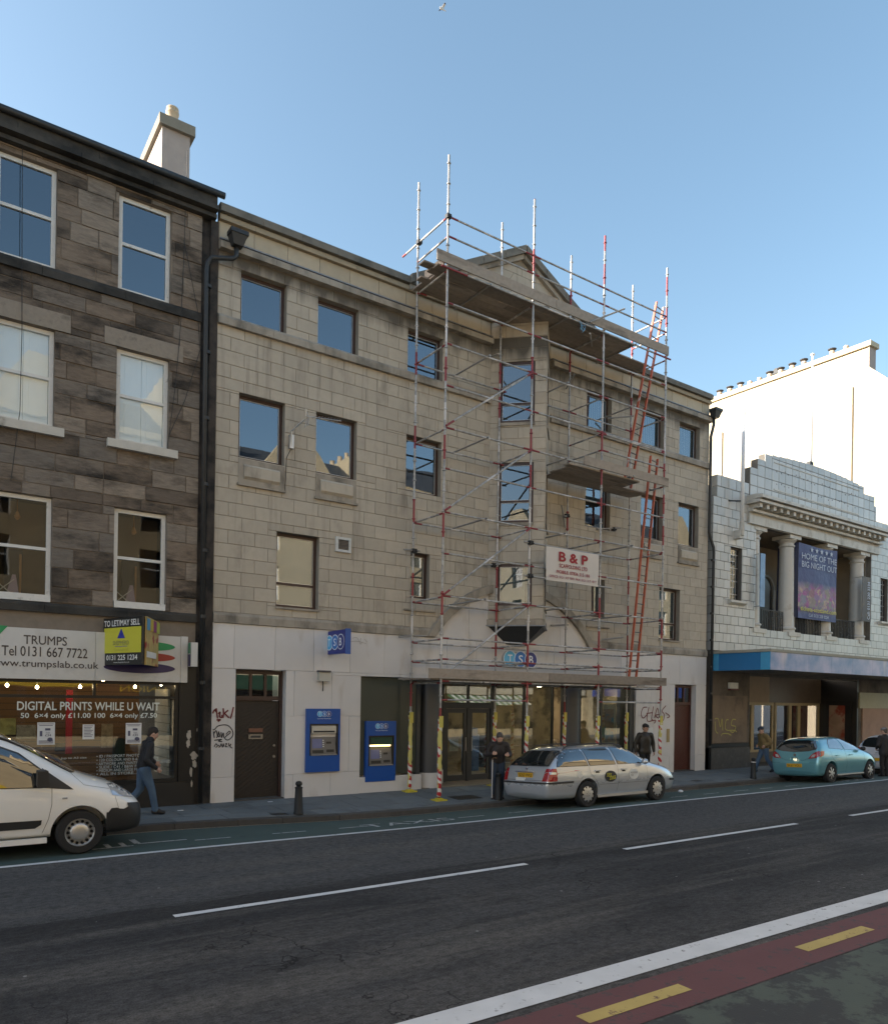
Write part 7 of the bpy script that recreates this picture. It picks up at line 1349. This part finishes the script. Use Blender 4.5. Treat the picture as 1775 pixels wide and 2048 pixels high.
person(foot(286, 1620, 15.75), 0, 'man in black jacket and faded blue jeans walking past the photo shop', stand_j(1.78, pelvis=(0, 0, .93), chest=(.06, 0, 1.26), neck=(.11, 0, 1.46), head=(.17, 0, 1.585), face=(1, -.1, -.45), elL=(.1, .27, 1.13), wrL=(.27, .25, 1.0), elR=(-.03, -.26, 1.10), wrR=(.17, -.27, .93), knR=(.13, -.1, .5), anR=(.2, -.1, .10), toR=(.36, -.11, .04), knL=(-.04, .1, .5), anL=(-.3, .1, .15), toL=(-.19, .1, .05)), skin, blackJ, jeans, dkShoe, brH, collar=True)
person(foot(994, 1594, 14.86), math.radians(-118), 'bearded man in dark jacket and jeans looking down at his hands behind the silver car', stand_j(1.72, chest=(.07, 0, 1.27), neck=(.13, 0, 1.46), head=(.20, 0, 1.57), face=(1, 0, -.75), elL=(.04, .30, 1.13), wrL=(.30, .22, 1.13), elR=(.04, -.30, 1.13), wrR=(.30, -.20, 1.16), hdL=(.38, .15, 1.16), hdR=(.38, -.12, 1.2), plL=(0, -1, .3), plR=(0, 1, .3), curl=1.1), skin, darkJ, navyT, dkShoe, gyH, beard=gyH, collar=True, bulk=1.05)
pf = foot(983, 1594, 14.82); st = thing('walking_stick', pf, 'white walking stick held upright beside the bearded man', 'walking stick'); obj('shaft', MB().tube([(0, 0, 0), (.02, .02, 1.02)], .012, 8), M('stick_white', (.62, .6, .58), .4), st, world=False); obj('handle', MB().tube([(.02, .02, 1.0), (.03, -.02, 1.05), (.05, -.1, 1.04)], .016, 8), M('stick_handle', (.2, .12, .06), .5), st, world=False); obj('ferrule', MB().lathe([(.016, 0), (.015, .04)], (0, 0, 0), 8), mBlackP, st, world=False)
cp = foot(1288, 1520, 15.75)
person(cp, math.radians(-115), 'man in black cap and brown leather jacket standing beyond the silver car', stand_j(1.76, face=(1, .25, -.15), elL=(-.03, .29, 1.13), wrL=(.02, .30, .90), elR=(-.03, -.3, 1.12), wrR=(.03, -.3, .88), anL=(-.14, .1, .12), anR=(.16, -.1, .09), toR=(.3, -.12, .035), toL=(0, .12, .035), knL=(.0, .1, .5), knR=(.12, -.1, .5)), skin, leath, blackT, dkShoe, brH, cap=capB, bulk=1.12, jacket_len=.05)
bp = cp + Vector((-.36, .12, .62)); bg_ = thing('shoulder_bag', bp, 'black shoulder bag at the side of the man in the black cap', 'bag'); obj('bag', MB().hexa([(-.06, -.16, -.2), (.06, -.16, -.2), (.06, .16, -.2), (-.06, .16, -.2), (-.04, -.14, .16), (.04, -.14, .16), (.04, .14, .16), (-.04, .14, .16)]), blackJ, bg_, world=False); obj('strap', MB().tube([(0, -.12, .16), (.08, -.1, .45), (.2, 0, .66), (.1, .1, .45), (0, .12, .16)], .014, 6), blackJ, bg_, world=False)
person(foot(1527, 1532, 15.6), math.radians(158), 'man in navy cap, tan jacket and blue jeans walking past the cinema entrance', stand_j(1.68, pelvis=(0, 0, .91), chest=(.05, 0, 1.24), neck=(.09, 0, 1.44), head=(.14, 0, 1.57), face=(1, .2, -.25), elL=(-.08, .27, 1.12), wrL=(.1, .21, 1.0), elR=(-.05, -.27, 1.12), wrR=(.13, -.2, 1.0), knR=(.16, -.1, .5), anR=(.28, -.1, .10), toR=(.43, -.11, .05), knL=(-.06, .1, .5), anL=(-.32, .1, .13), toL=(-.2, .1, .05)), skin, tan, jeans, dkShoe, gyH, cap=capN, bulk=1.12)
person(foot(1768, 1546, 13.15), math.radians(70), 'grey-capped man in long black coat standing in the road by the white hatchback', stand_j(1.74, chest=(.02, 0, 1.27), face=(1, .2, -.1), elL=(.02, .27, 1.13), wrL=(.17, .2, 1.0), elR=(.02, -.27, 1.13), wrR=(.17, -.2, 1.0)), skin, blackJ, blackT, dkShoe, gyH, cap=M('cap_grey', (.2, .21, .23), .8, world=False), bulk=1.1, jacket_len=.12)
bpy.context.view_layer.update()
